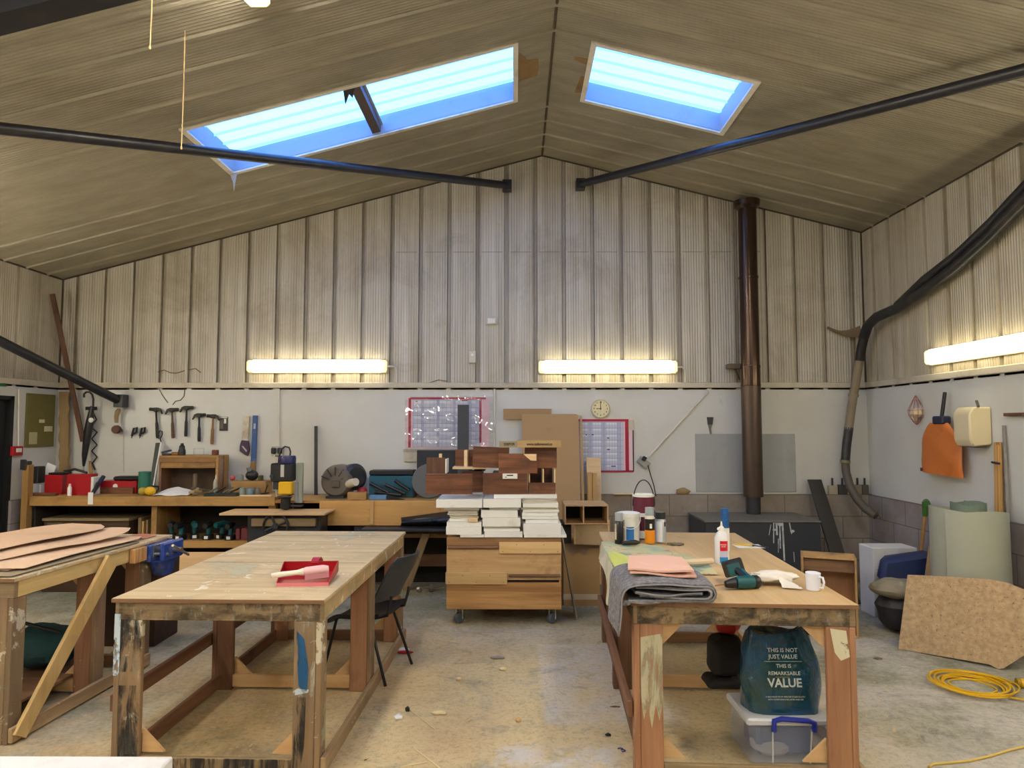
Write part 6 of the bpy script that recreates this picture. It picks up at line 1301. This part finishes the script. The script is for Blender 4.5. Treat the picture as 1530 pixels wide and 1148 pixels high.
band('red_label', t, c, .046, .09, .155, P('glue_red', 'c8102e', .4), -.55, .6)
band('blue_label', t, c, .046, .012, .05, P('glue_blue', '1779c0', .4), -.6, .65)
band('grey_label', t, c, .046, .05, .088, P('glue_pale', 'b9bcd2', .4), -.6, .65)
text('label_text', 'WOOD\nGLUE', .012, m_wht, t, (c.x - .004, c.y - .0475, c.z + .125), depth=.0004)
O('cap_tab', MB().ball(c + V((-.02, -.005, .228)), .012, .01, .012, 10), m_wht, t)
c = V((1.535, 4.98, ZR_)); t = T('glue_tube', 'white cartridge tube with blue speckled top behind the glue bottle', 'tube', c)
lt([(0, 0), (.030, 0), (.030, .165), (0, .165)], c, m_wht, 'tube_body', t)
lt([(0, 0), (.030, 0), (.028, .14), (0, .14)], c + V((0, 0, .1655)), P('blue_speckle', '12508f', .4, dirt=.4, dc='3d7ab5', ds=60), 'blue_top', t)
# drill and its battery, rag, mug, papers
ptool_loc = V((1.30, 3.84, ZR_))
t = T('cordless_drill', 'teal and black cordless drill lying on the right bench', 'drill', V((1.27, 3.87, ZR_)), math.radians(0))
def tl(x, y, z): return V((1.27 + x, 3.87 + y, ZR_ + z))
O('motor_body', MB().lathe([(0, 0), (.026, 0), (.034, .012), (.036, .05), (.036, .105), (.031, .13), (0, .13)], tl(.085, -.04, .038), (-1, -.18, -.0), 18), m_teal, t)
O('rear_cap', MB().lathe([(0, 0), (.03, 0), (.037, .012), (.037, .035), (0, .035)], tl(.095, -.038, .038), (-1, -.18, 0), 18), m_blk, t)
O('chuck', MB().lathe([(0, 0), (.03, 0), (.024, .03), (.018, .055), (.008, .06), (0, .06)], tl(-.05, -.064, .037), (-1, -.18, -.1), 16), m_blk, t)
O('bit', MB().tube([tl(-.108, -.075, .032), tl(-.165, -.085, .026)], .004, 6), P('drill_bit', 'a87a5a', .4, .6), t)
O('handle', MB().tube([tl(.035, -.02, .045), tl(.015, .05, .07), tl(.0, .10, .085)], [.022, .02, .022], 10), m_blk, t)
O('teal_stripe', MB().tube([tl(.048, -.02, .06), tl(.03, .05, .085)], .010, 8), m_teal, t)
O('battery', MB().bar(tl(-.05, .10, .075), tl(.05, .12, .095), .075, .095, (0, .3, 1), .008), m_blk, t)
O('battery_panel', MB().bar(tl(-.045, .058, .074), tl(.03, .075, .09), .012, .07, (0, .3, 1), .003), m_teal, t)
TH('white_rag', MB().ball((1.47, 3.94, ZR_ + .043), .135, .07, .027, 28, lambda d: 1 + .22 * math.sin(7 * d.x + 3 * d.y) * abs(d.z) + .15 * math.sin(11 * d.y + 5 * d.x) + .12 * d.x).sheet(lambda u, v: (1.49 + .10 * u, 3.82 + .14 * v - .03 * u, ZR_ + .009 + .045 * (1 - u) * math.sin(PI * v) + .006 * math.sin(20 * v)), 8, 10, .004), P('white_cotton', 'e2dcd2', .9, dirt=.2, dc='c4b8a4', ds=9), 'crumpled white rag lying beside the mug', 'rag', smooth=70)
c = V((1.655, 3.80, ZR_)); t = T('mug', 'plain white mug at the right edge of the right bench', 'mug', c)
lt([(0, .006), (.03, .006), (.034, 0), (.038, .004), (.040, .095), (.0385, .097), (.0365, .094), (.0355, .012), (0, .01)], c, P('white_glaze', 'dfe3f0', .15), 'mug_body', t, 32)
O('mug_handle', MB().tube([c + V((.020, -.034, .078)), c + V((.028, -.058, .080)), c + V((.030, -.068, .055)), c + V((.028, -.060, .025)), c + V((.021, -.034, .020))], .006, 8), bpy.data.materials['white_glaze'], t)
p = V((1.72, 5.12, ZR_))
TH('paper', MB().box(1.66, 1.86, 5.07, 5.22, ZR_ + .0005, ZR_ + .003), m_paper, 'white papers under the pen near the far right bench edge', 'paper')
t = T('pencil', 'yellow pencil lying on the papers by the glue tube', 'pencil', (1.72, 5.2, ZR_ + .003)); O('shaft', MB().tube([(1.67, 5.19, ZR_ + .009), (1.78, 5.12, ZR_ + .009)], .006, 6), m_yel, t); O('tip', MB().cyl((1.78, 5.12, ZR_ + .009), (1.795, 5.11, ZR_ + .008), .006, 6, .001), m_dk, t)
TH('scissors', MB().bar((1.78, 5.17, ZR_ + .006), (1.88, 5.075, ZR_ + .006), .014, .006).bar((1.80, 5.18, ZR_ + .006), (1.86, 5.07, ZR_ + .0065), .012, .006), m_dk, 'dark scissors lying at the far right bench edge', 'scissors')
TH('rag_scrap', MB().ball((1.22, 5.2, ZR_ + .008), .06, .04, .01, 12, lambda d: 1 + .3 * math.sin(9 * d.x + 4 * d.y)), P('grey_scrap', '7a7058', .9), 'small dark scrap on the bench right of the spray cans', 'scrap')
# ---------------------------------------------------------------- under the right bench
m_clear = N('cloudy_clear_plastic'); m_clear.out('c3cbe0', .25); m_clear.b.inputs['Alpha'].default_value = .32; m_clear.b.inputs['Transmission Weight'].default_value = 0; m_clear = m_clear.m
c = V((1.465, 3.875, 0)); wx, wy, bh = .43, .34, .252
t = T('storage_box', 'clear plastic storage box with blue clip handle under the right bench', 'storage box', c)
O('tub', MB().hexa([(c.x - wx / 2 + .012, c.y - wy / 2 + .02, .002), (c.x + wx / 2 - .012, c.y - wy / 2 + .02, .002), (c.x + wx / 2 - .012, c.y + wy / 2, .002), (c.x - wx / 2 + .012, c.y + wy / 2, .002), (c.x - wx / 2, c.y - wy / 2, bh - .04), (c.x + wx / 2, c.y - wy / 2, bh - .04), (c.x + wx / 2, c.y + wy / 2, bh - .04), (c.x - wx / 2, c.y + wy / 2, bh - .04)], .012), m_clear, t)
O('lid', MB().box(c.x - wx / 2 - .015, c.x + wx / 2 + .015, c.y - wy / 2 - .015, c.y + wy / 2 + .01, bh - .04, bh, .010), P('milky_lid', 'c6c9d2', .35), t)
yy = c.y - wy / 2 - .02
O('clip_handle', MB().tube([(c.x - .09, yy, bh - .06), (c.x - .088, yy - .004, bh - .005), (c.x - .05, yy - .004, bh + .006), (c.x + .09, yy - .004, bh - .004), (c.x + .125, yy - .004, bh - .015), (c.x + .126, yy, bh - .06)], .014, 8), P('clip_blue', '1f2f9a', .35), t)
for xx in (-.09, .12): O('rib', MB().bar((c.x + xx, c.y - wy / 2 - .002, bh - .06), (c.x + xx * .95, c.y - wy / 2 + .016, .01), .006, .006), m_wht, t)
O('contents', MB().ball((c.x - .06, c.y - .04, .06), .11, .1, .05, 14), P('pale_contents', 'a9a6a4', .9), t)
O('contents', MB().box(c.x - .15, c.x + .16, c.y - .10, c.y + .13, .02, .2, .02), P('slate_contents', '3f4c74', .8), t)
# carrier bag with its printed slogan
c = V((1.485, 3.85, bh + .002)); n = N('teal_carrier_bag'); w_ = n.coords((1, 1, 1), False)
m_bag = n.out(n.mix(n.ramp(n.noise(w_, 5, 4, .6, .5), [(.4, 0.0), (.65, 1.0)]), '0a3c40', '0c4870'), .16, 0, n.noise(n.coords((1, 1, .6), False), 15, 4, .6, 1.2), .9, .02)
m_bag.node_tree.nodes['Principled BSDF'].inputs['Coat Weight'].default_value = .6
t = T('carrier_bag', 'full dark teal carrier bag with VALUE slogan on the storage box', 'carrier bag', c)
def bagp(u, v, ex=0.0):
    a = 2 * PI * u; w = .205 + .012 * math.sin(3.2 * v) - .03 * v ** 3; d = .115 - .05 * v ** 2
    ca, sa = math.cos(a), math.sin(a); ca = math.copysign(abs(ca) ** .55, ca); sa = math.copysign(abs(sa) ** .7, sa)
    cr = .013 * math.sin(6 * v + 3 * u * 6.28) * max(0, ca) + .006 * math.sin(11 * v + 8 * math.cos(a)) * math.sin(5 * a + 4 * v) * (0.25 if sa < -.5 and ca < .45 else 1)
    return (c.x - .012 + .03 * v * .2 + w * ca + cr - .012 * v, c.y + (d + ex) * sa + cr, c.z + .42 * v + (.012 * math.sin(4 * a) * v))
O('bag_body', MB().sheet(bagp, 56, 22), m_bag, t, smooth=75)
O('bag_base', MB().sheet(lambda u, v: V(bagp(u, 0)) * (1) if v == 0 else V((c.x - .012 + (V(bagp(u, 0)).x - c.x + .012) * (1 - v), c.y + (bagp(u, 0)[1] - c.y) * (1 - v), c.z)), 40, 3), m_bag, t)
O('bag_top', MB().sheet(lambda u, v: V((c.x - .02 + (bagp(u, 1)[0] - c.x + .02) * (1 - v), c.y + (bagp(u, 1)[1] - c.y) * (1 - v), bagp(u, 1)[2] - .04 * v)), 40, 3), m_bag, t)
O('bag_handle', MB().sheet(lambda u, v: (c.x + .10 + .05 * math.cos(PI * u) + .012 * v, c.y - .03, c.z + .40 + .05 * math.sin(PI * u)), 10, 2, .002), m_blk, t)
m_prt = P('bag_print', 'b9c4c4', .5); yb_ = c.y - .1325
def bt(s, z, size, bold=0.0003, mat=None, dx=0): 
    v = (z) / .42; yq = bagp(.75, v)[1] - .0055
    text('printed_text', s, size, mat or m_prt, t, (c.x - .025 + dx, yq, c.z + z), rot=(PI / 2 - .16, 0, 0), depth=.0004, bold=bold)
bt('THIS IS NOT', .335, .030); bt('JUST VALUE', .302, .030)
O('printed_line', MB().bar((c.x - .13, bagp(.75, .66)[1] - .0065, c.z + .279), (c.x + .075, bagp(.75, .66)[1] - .0065, c.z + .279), .003, .001), m_prt, t)
bt('THIS IS', .255, .027); bt('REMARKSABLE', .218, .027); bt('VALUE', .168, .062, .0016)
O('printed_line', MB().bar((c.x - .075, bagp(.75, .47)[1] - .0065, c.z + .200), (c.x + .0, bagp(.75, .47)[1] - .0065, c.z + .200), .002, .001), P('yellow_print', 'b9a53a', .5), t)
bt('A BAG MADE FROM 100% RECYCLED PLASTIC', .098, .0105, 0); bt('WITH SOMETHING FOR LATER AND USE', .084, .0105, 0)
# dark jacket and red strap beside the bag
m_jk = P('black_fabric', '1a1716', .85, bump=.5, bs=60)
t = T('dark_jacket', 'folded black jacket heaped on the storage box left of the bag', 'jacket', (1.25, 4.17, bh))
wob = lambda d: 1 + .07 * math.sin(9 * d.z + 4 * d.x) + .06 * math.sin(7 * d.x + 5 * d.y)
def slab(x0, x1, y0, y1, z0, z1, ph):
    def f(u, v):
        a = 2 * PI * u; ca, sa = math.cos(a), math.sin(a); ca = math.copysign(abs(ca) ** .5, ca); sa = math.copysign(abs(sa) ** .5, sa)
        w_ = max(.05, (1 - abs(2 * v - 1) ** 5)) ** .4 * (1 + .04 * math.sin(5 * a + ph + 6 * v))
        return ((x0 + x1) / 2 + (x1 - x0) / 2 * ca * w_ + .02 * (v - .5), (y0 + y1) / 2 + (y1 - y0) / 2 * sa * w_, bh + z0 + (z1 - z0) * v + .006 * math.sin(3 * a + ph) * v)
    return MB().sheet(f, 36, 12)
O('fold', slab(1.14, 1.37, 4.06, 4.27, .002, .055, 0), m_jk, t, smooth=80)
O('fold', slab(1.17, 1.36, 4.07, 4.26, .060, .30, 1.5), m_jk, t, smooth=80)
TH('red_bag', MB().ball((1.29, 4.17, bh + .352), .075, .06, .05, 16, lambda d: 1 + .1 * math.sin(7 * d.x)), P('scarlet_fabric', 'a81818', .6), 'small red bag on the black jacket under the right bench', 'bag')
TH('dark_cloth', MB().ball((1.745, 4.06, bh + .06), .045, .07, .058, 12, lambda d: 1 + .15 * math.sin(8 * d.z)), P('navy_fabric', '20232e', .85), 'dark cloth bundle poking out right of the carrier bag', 'cloth')
# ---------------------------------------------------------------- right side of the floor
t = T('open_crate', 'upright open wooden drawer box on the floor right of the right bench', 'crate', V((2.77, 6.05, 0)), math.radians(-22))
w2, h2, d2 = .22, .675, .24; wc = W('crate_ply', '8f6543', 'a87c54', 'Z', .7, .6, .2); we = W('crate_edge', 'a98352', 'c09a66', 'Z', .9, .6, .25)
O('side_panel', MB().box(-w2, -w2 + .018, -d2 / 2, d2 / 2, 0, h2, .002), we, t, True); O('side_panel', MB().box(w2 - .018, w2, -d2 / 2, d2 / 2, 0, h2, .002), we, t, True)
O('end_panel', MB().box(-w2 + .0185, w2 - .0185, -d2 / 2, d2 / 2, h2 - .02, h2, .002), we, t, True); O('end_panel', MB().box(-w2 + .0185, w2 - .0185, -d2 / 2, d2 / 2, 0, .02, .002), we, t, True)
O('back_panel', MB().box(-w2 + .0185, w2 - .0185, d2 / 2 - .012, d2 / 2, .0205, h2 - .0205), wc, t, True)
O('inner_slat', MB().box(-w2 + .019, w2 - .019, -d2 / 2 + .03, -d2 / 2 + .045, h2 - .13, h2 - .021), w_darkx, t, True)
c = V((3.66, 6.63, 0)); t = T('white_carton', 'white box with slots and round hole by the spade', 'carton', c)
xa, xb = aY(1301, 0, 6.5).x, aY(1372, 0, 6.5).x - .03
O('carton_body', MB().box(xa, xb, 6.5, 6.76, 0, aY(0, 817, 6.52).z, .005), P('white_card', 'cfd0d4', .6, dirt=.2, dc='a8a8ac'), t)
for z in (.43, .39): O('slot', MB().bar((xa + .03, 6.4988, z + .02), (xa + .09, 6.4988, z), .006, .002), m_blk, t)
O('hand_hole', MB().cyl((xb - .13, 6.4992, .52), (xb - .13, 6.4975, .52), .03, 16), m_blk, t)
c = V((3.33, 6.12, 0)); t = T('worn_chair', 'old blue seat with worn grey cushion behind the chipboard', 'seat', c)
O('backrest', MB().hexa([(3.34, 6.25, .38), (3.80, 6.20, .33), (3.80, 6.40, .33), (3.38, 6.42, .38), (3.40, 6.30, .575), (3.84, 6.22, .66), (3.84, 6.40, .66), (3.44, 6.44, .60)], .035), P('navy_vinyl', '1c2a55', .5), t)
O('seat_cushion', MB().ball((3.36, 6.03, .385), .22, .18, .085, 20, lambda d: 1 + .05 * math.sin(8 * d.x + 3)), P('grey_worn_foam', '8f8672', .9, dirt=.4, dc='5e584a', ds=8, bump=.4, bs=60), t)
O('seat_shell', MB().ball((3.40, 6.06, .20), .2, .17, .198, 18, lambda d: 1 + .06 * math.sin(7 * d.z)), P('dark_vinyl', '2a2830', .5), t)
n = N('chipboard'); w_ = n.coords((1, 1, 1), False); sp = n.ramp(n.noise(w_, 55, 3, .7), [(.62, 0.0), (.67, 1.0)]); cc = n.ramp(n.noise(w_, 30, 4, .7), [(.35, 'a58a66'), (.65, 'c2a67f')])
m_chip = n.out(n.mix(n.mul(sp, .75), cc, '4a3726'), .85, 0, n.noise(w_, 60, 3), .3, .003)
B1, B2 = aZ(1342, 970, 0), aZ(1492, 1000, 0); nb = V((.68, .733, 0)); nl_ = (nb * 1 + V((0, 0, -.22))).normalized()
pts = [on(a, b, B1, nl_) for a, b in ((1342, 970), (1478, 993), (1491, 1000), (1500, 999), (1548, 968), (1552, 890), (1530, 881), (1505, 871), (1480, 866), (1420, 862), (1356, 859))]
for p in pts: p.z = max(p.z, .001)
TH('chipboard_sheet', MB().prism(pts, nl_ * .018), m_chip, 'large speckled chipboard sheet leaning on the green roll', 'sheet')
# pale green rolled sheet
cr = V((3.77, 5.68, 0)); m_grn = P('fibreglass_green', 'a0a392', .4, dirt=.25, dc='aeb4b2', ds=2)
def roll(u, v):
    a = -1.1 + u * 2 * PI * 1.35; r_ = .30 - .045 * u
    return (cr.x + r_ * math.sin(a), cr.y - r_ * math.cos(a), .002 + (1.12 + .02 * math.sin(a * 1.5 + 1)) * v - .03 * v * max(0, math.sin(a)))
t = T('green_roll', 'pale green rolled plastic sheet standing by the right wall', 'rolled sheet', cr)
O('outer_sheet', MB().sheet(roll, 70, 6, .005), m_grn, t, smooth=60)
O('inner_roll', MB().sheet(lambda u, v: (cr.x + .02 + (.14 - .02 * u) * math.cos(2 * PI * 1.2 * u), cr.y + (.14 - .02 * u) * math.sin(2 * PI * 1.2 * u), .002 + (1.17 + .01 * math.sin(20 * u)) * v), 40, 4, .004), P('dull_green_inner', '6f8070', .6), t, smooth=60)
TH('brown_panel', MB().hexa([(3.595, 5.92, 0), (3.61, 6.16, 0), (3.63, 6.16, 0), (3.615, 5.92, 0), (3.66, 5.98, .62), (3.70, 6.10, .76), (3.72, 6.10, .76), (3.68, 5.98, .62)]), m_card, 'brown hardboard panel leaning behind the chipboard', 'panel')
t = T('garden_spade', 'garden spade with green grip leaning on the right wall', 'spade', V((4.0, 6.6, 0)))
a = aX(1384, 752, 4.05); b = V((a.x - .02, a.y + .16, .25))
O('shaft', MB().tube([b, a + (b - a) * .12], .017, 10), w_benchz, t)
O('grip', MB().tube([a + (b - a) * .16, a + (b - a) * .06, a], [.022, .034, .04], 10).tube([a + V((-.03, -.06, 0)), a + V((0, 0, .012)), a + V((.03, .06, 0))], .03, 10), P('grip_green', '3f6a2c', .45), t)
O('blade', MB().hexa([(b.x - .01, b.y - .09, .0), (b.x - .01, b.y + .09, .0), (b.x + .0, b.y + .09, .0), (b.x + .0, b.y - .09, .0), (b.x - .01, b.y - .09, .27), (b.x - .01, b.y + .09, .27), (b.x, b.y + .09, .27), (b.x, b.y - .09, .27)]), m_dk, t)
# yellow cable
m_cab = P('yellow_cable', 'd8a914', .35)
cx_, cy_ = 3.17, 4.80
t = T('extension_cable', 'coiled yellow extension cable on the floor at right', 'cable', (cx_, cy_, 0))
rnd = random.Random(3)
for k in range(9):
    rx, ry = .155 + .011 * k + rnd.uniform(-.012, .012), .15 + .011 * k + rnd.uniform(-.012, .012); ox, oy = rnd.uniform(-.03, .03), rnd.uniform(-.03, .03); ph = rnd.uniform(0, 6)
    O('coil', MB().tube([(cx_ + ox + rx * 1.05 * math.cos(a), cy_ + oy + ry * math.sin(a), .008 + .004 * k + .006 * math.sin(2 * a + ph)) for a in [2 * PI * i / 36 for i in range(36)]], .006, 6, True), m_cab, t)
O('tail', MB().tube([(cx_ + .1, cy_ - .22, .02), (cx_ + .25, cy_ - .27, .008), (cx_ + .5, cy_ - .30, .007), (cx_ + .9, cy_ - .34, .007)], .006, 6), m_cab, t)
O('tail', MB().tube([(cx_ + .15, cy_ + .18, .02), (cx_ + .26, cy_ + .05, .012), (3.50, 4.84, .012), (3.53, 4.86, .02)], .006, 6), m_cab, t)
p = aZ(1522, 1028, 0)
t = T('yellow_plug', 'yellow industrial plug lying at the right edge', 'plug', p); O('body', MB().cyl((p.x + .0, p.y, .032), (p.x + .15, p.y - .03, .032), .03, 16), m_yel, t); O('ring', MB().cyl((p.x - .012, p.y + .003, .032), (p.x + .012, p.y - .003, .032), .0318, 16), P('dark_yellow', 'a8810e', .5), t)
pts = [aZ(a, b, .007) for a, b in ((1388, 1146), (1395, 1142), (1420, 1140), (1450, 1137), (1480, 1130), (1510, 1121), (1540, 1114))]
TH('loose_cable', MB().tube([pts[0] + V((0, -.06, 0))] + pts, .0065, 7), P('pale_yellow_cable', 'd3b45a', .4), 'pale yellow cable crossing the floor at the bottom right', 'cable')
# ---------------------------------------------------------------- under the left bench, foreground, floor scraps
t = T('tool_bag', 'dark teal tool bag lying under the left bench', 'bag', bl(.55, .75, .0))
q = bl(.52, .82, .0)
O('bag_body', MB().ball((q.x + .12, q.y, .288), .26, .2, .14, 18, lambda d: 1 + .07 * math.sin(7 * d.x + 4 * d.z)), P('teal_canvas', '1d4548', .8, dirt=.35, dc='141c1e', ds=5), t)
O('strap', MB().tube([(q.x - .05, q.y - .12, .42), (q.x + .1, q.y - .16, .48), (q.x + .3, q.y - .1, .40)], .012, 6), m_blk, t)
TH('foreground_panel', MB().hexa([V(p) for p in (aZ(-60, 1150, .8) + V((0, 0, -.04)), aZ(249, 1150, .8) + V((0, 0, -.04)), aZ(249, 1131, .8) + V((0, 0, -.04)), aZ(-60, 1148, .8) + V((0, 0, -.04)), aZ(-60, 1150, .8) + V((0, -.4, 0)), aZ(249, 1150, .8) + V((0, -.4, 0)), aZ(249, 1131, .8), aZ(-60, 1148, .8))]) if False else MB().box(-1.9, -1.005, 1.2, 2.02, 0, .852, .004), P('white_melamine', 'dcdde2', .4, dirt=.25, dc='b9b2a4', ds=6), 'white painted cabinet top in the bottom left foreground', 'cabinet')
m_str = P('pale_stick', 'd6c49a', .8)
SC = [('twig', 'thin pale stick lying on the floor by the white scrap', [(612, 1060), (650, 1090)], .0035, m_str), ('twig', 'long pale splinter at the bottom of the floor centre', [(618, 1118), (660, 1150)], .004, m_str),
 ('twig', 'pale splinter lying crosswise at the very bottom of the floor', [(600, 1146), (638, 1139)], .004, m_str), ('twig', 'bent thin stick on the white painted floor patch', [(828, 1010), (835, 1032), (844, 1038)], .003, m_str),
 ('twig', 'thin pale twig on the floor in front of the bin', [(650, 955), (686, 961)], .003, m_str)]
for nm, lab, pp, r_, m in SC: TH(nm, MB().tube([aZ(a, b, r_ + .0005) for a, b in pp], r_, 6), m, lab, 'stick')
def scrap(lab, px, py, sx, sy, mat, h=.012):
    p = aZ(px, py, 0); TH('floor_scrap', MB().ball((p.x, p.y, h * .9), sx, sy, h, 10, lambda d: 1 + .3 * math.sin(6 * d.x + 3 * d.y)), mat, lab, 'scrap')
m_tanw = P('tan_shaving', 'c49f6a', .8)
scrap('white paper scrap beside the thin pale stick', 596, 1074, .03, .035, m_paper); scrap('small black knob on the floor between the benches', 609, 1063, .015, .02, m_blk, .015)
scrap('pale wood chip on the floor right of the stick', 657, 1068, .05, .02, m_str); scrap('dark and white scrap lying mid floor', 745, 985, .06, .015, P('scrap_grey', '8d8a80', .7)); scrap('orange wood chip on the floor', 775, 1079, .02, .014, m_tanw)
scrap('cream shaving on the floor near the white patch', 752, 1002, .03, .02, m_str); scrap('small white chip left of the mid floor', 686, 1017, .02, .012, m_str)
scrap('dark chip on the floor beside the right bench rail', 909, 1100, .018, .012, m_blk, .008); scrap('brown leaf on the floor beside the right bench', 920, 1057, .035, .01, P('brown_leaf', '7a5a34', .9), .004)
scrap('small dark leaf on the floor right of the crate', 1312, 985, .035, .02, P('grey_leaf', '6b5f4c', .9), .006)
t = T('red_scrap', 'red and white crumpled wrapper beside the chair leg', 'wrapper', aZ(602, 975, 0)); p = aZ(603, 974, 0)
O('white_part', MB().ball((p.x, p.y, .015), .05, .03, .016, 10), m_paper, t); O('red_part', MB().ball((p.x + .02, p.y - .05, .012), .07, .02, .013, 10), m_red, t)
m_navy = P('blue_floor_ink', '2b3566', .8); fl = bpy.data.objects['floor']
for s_, a, b in (('0', 517, 1095), ('6', 511, 1106), ('3', 930, 1121)):
    p = aZ(a, b, .001); o = text('floor_mark', s_, .07, m_navy, fl, (p.x, p.y, .0012), rot=(0, 0, .5), depth=.0004, bold=.003); o['kind'] = 'structure'
rn = random.Random(11); mb = MB()
for k in range(420):
    x_, y_ = (rn.gauss(-.2, .5), rn.uniform(3.0, 5.4)) if k % 3 else (rn.uniform(1.9, 3.6), rn.uniform(3.6, 5.6))
    if k % 7 == 0: x_, y_ = rn.uniform(-1.85, -1.25), rn.uniform(3.85, 4.5)
    if x_ > 2.0 and (x_ > 2.65 and y_ < 5.25 or y_ < 4.1): continue
    if k % 3 and k % 7 and not -.86 < x_ < .52: continue
    l_, w_, a_ = rn.uniform(.006, .022), rn.uniform(.003, .008), rn.uniform(0, PI); c_, s_ = math.cos(a_), math.sin(a_)
    mb.hexa([(x_ + u_ * c_ - v_ * s_, y_ + u_ * s_ + v_ * c_, z_) for z_ in (.0005, .002) for u_, v_ in ((-l_, -w_), (l_, -w_ * .6), (l_ * .8, w_), (-l_, w_ * .7))])
o = TH('wood_chips', mb, P('wood_chip', 'cbb184', .8), 'fine pale wood chips and shavings strewn over the concrete floor', 'wood chips', smooth=0); o['kind'] = 'stuff'
# hanging cords
a = on(270, 0, (0, 4.0, 0), (0, 1, 0)); 
def cord(px0, py0, px1, py1, y, lab):
    b_ = aY(px1, py1, y); z_ = roof(b_.x) - .002
    t = T('pull_string', lab, 'pull cord', b_); O('string', MB().tube([(b_.x, y, z_), (b_.x + .003, y, (z_ + b_.z) / 2), b_], .003, 6), P('straw_string', 'cdb07c', .8) if 'straw_string' not in bpy.data.materials else bpy.data.materials['straw_string'], t)
    O('knot', MB().ball(b_, .007, .007, .014, 8), bpy.data.materials['straw_string'], t)
cord(270, 30, 271, 221, 4.3, 'long straw coloured pull cord hanging from the roof near the brace'); cord(225, 0, 224, 71, 3.75, 'short pale cord hanging from the roof near the dark rafter')
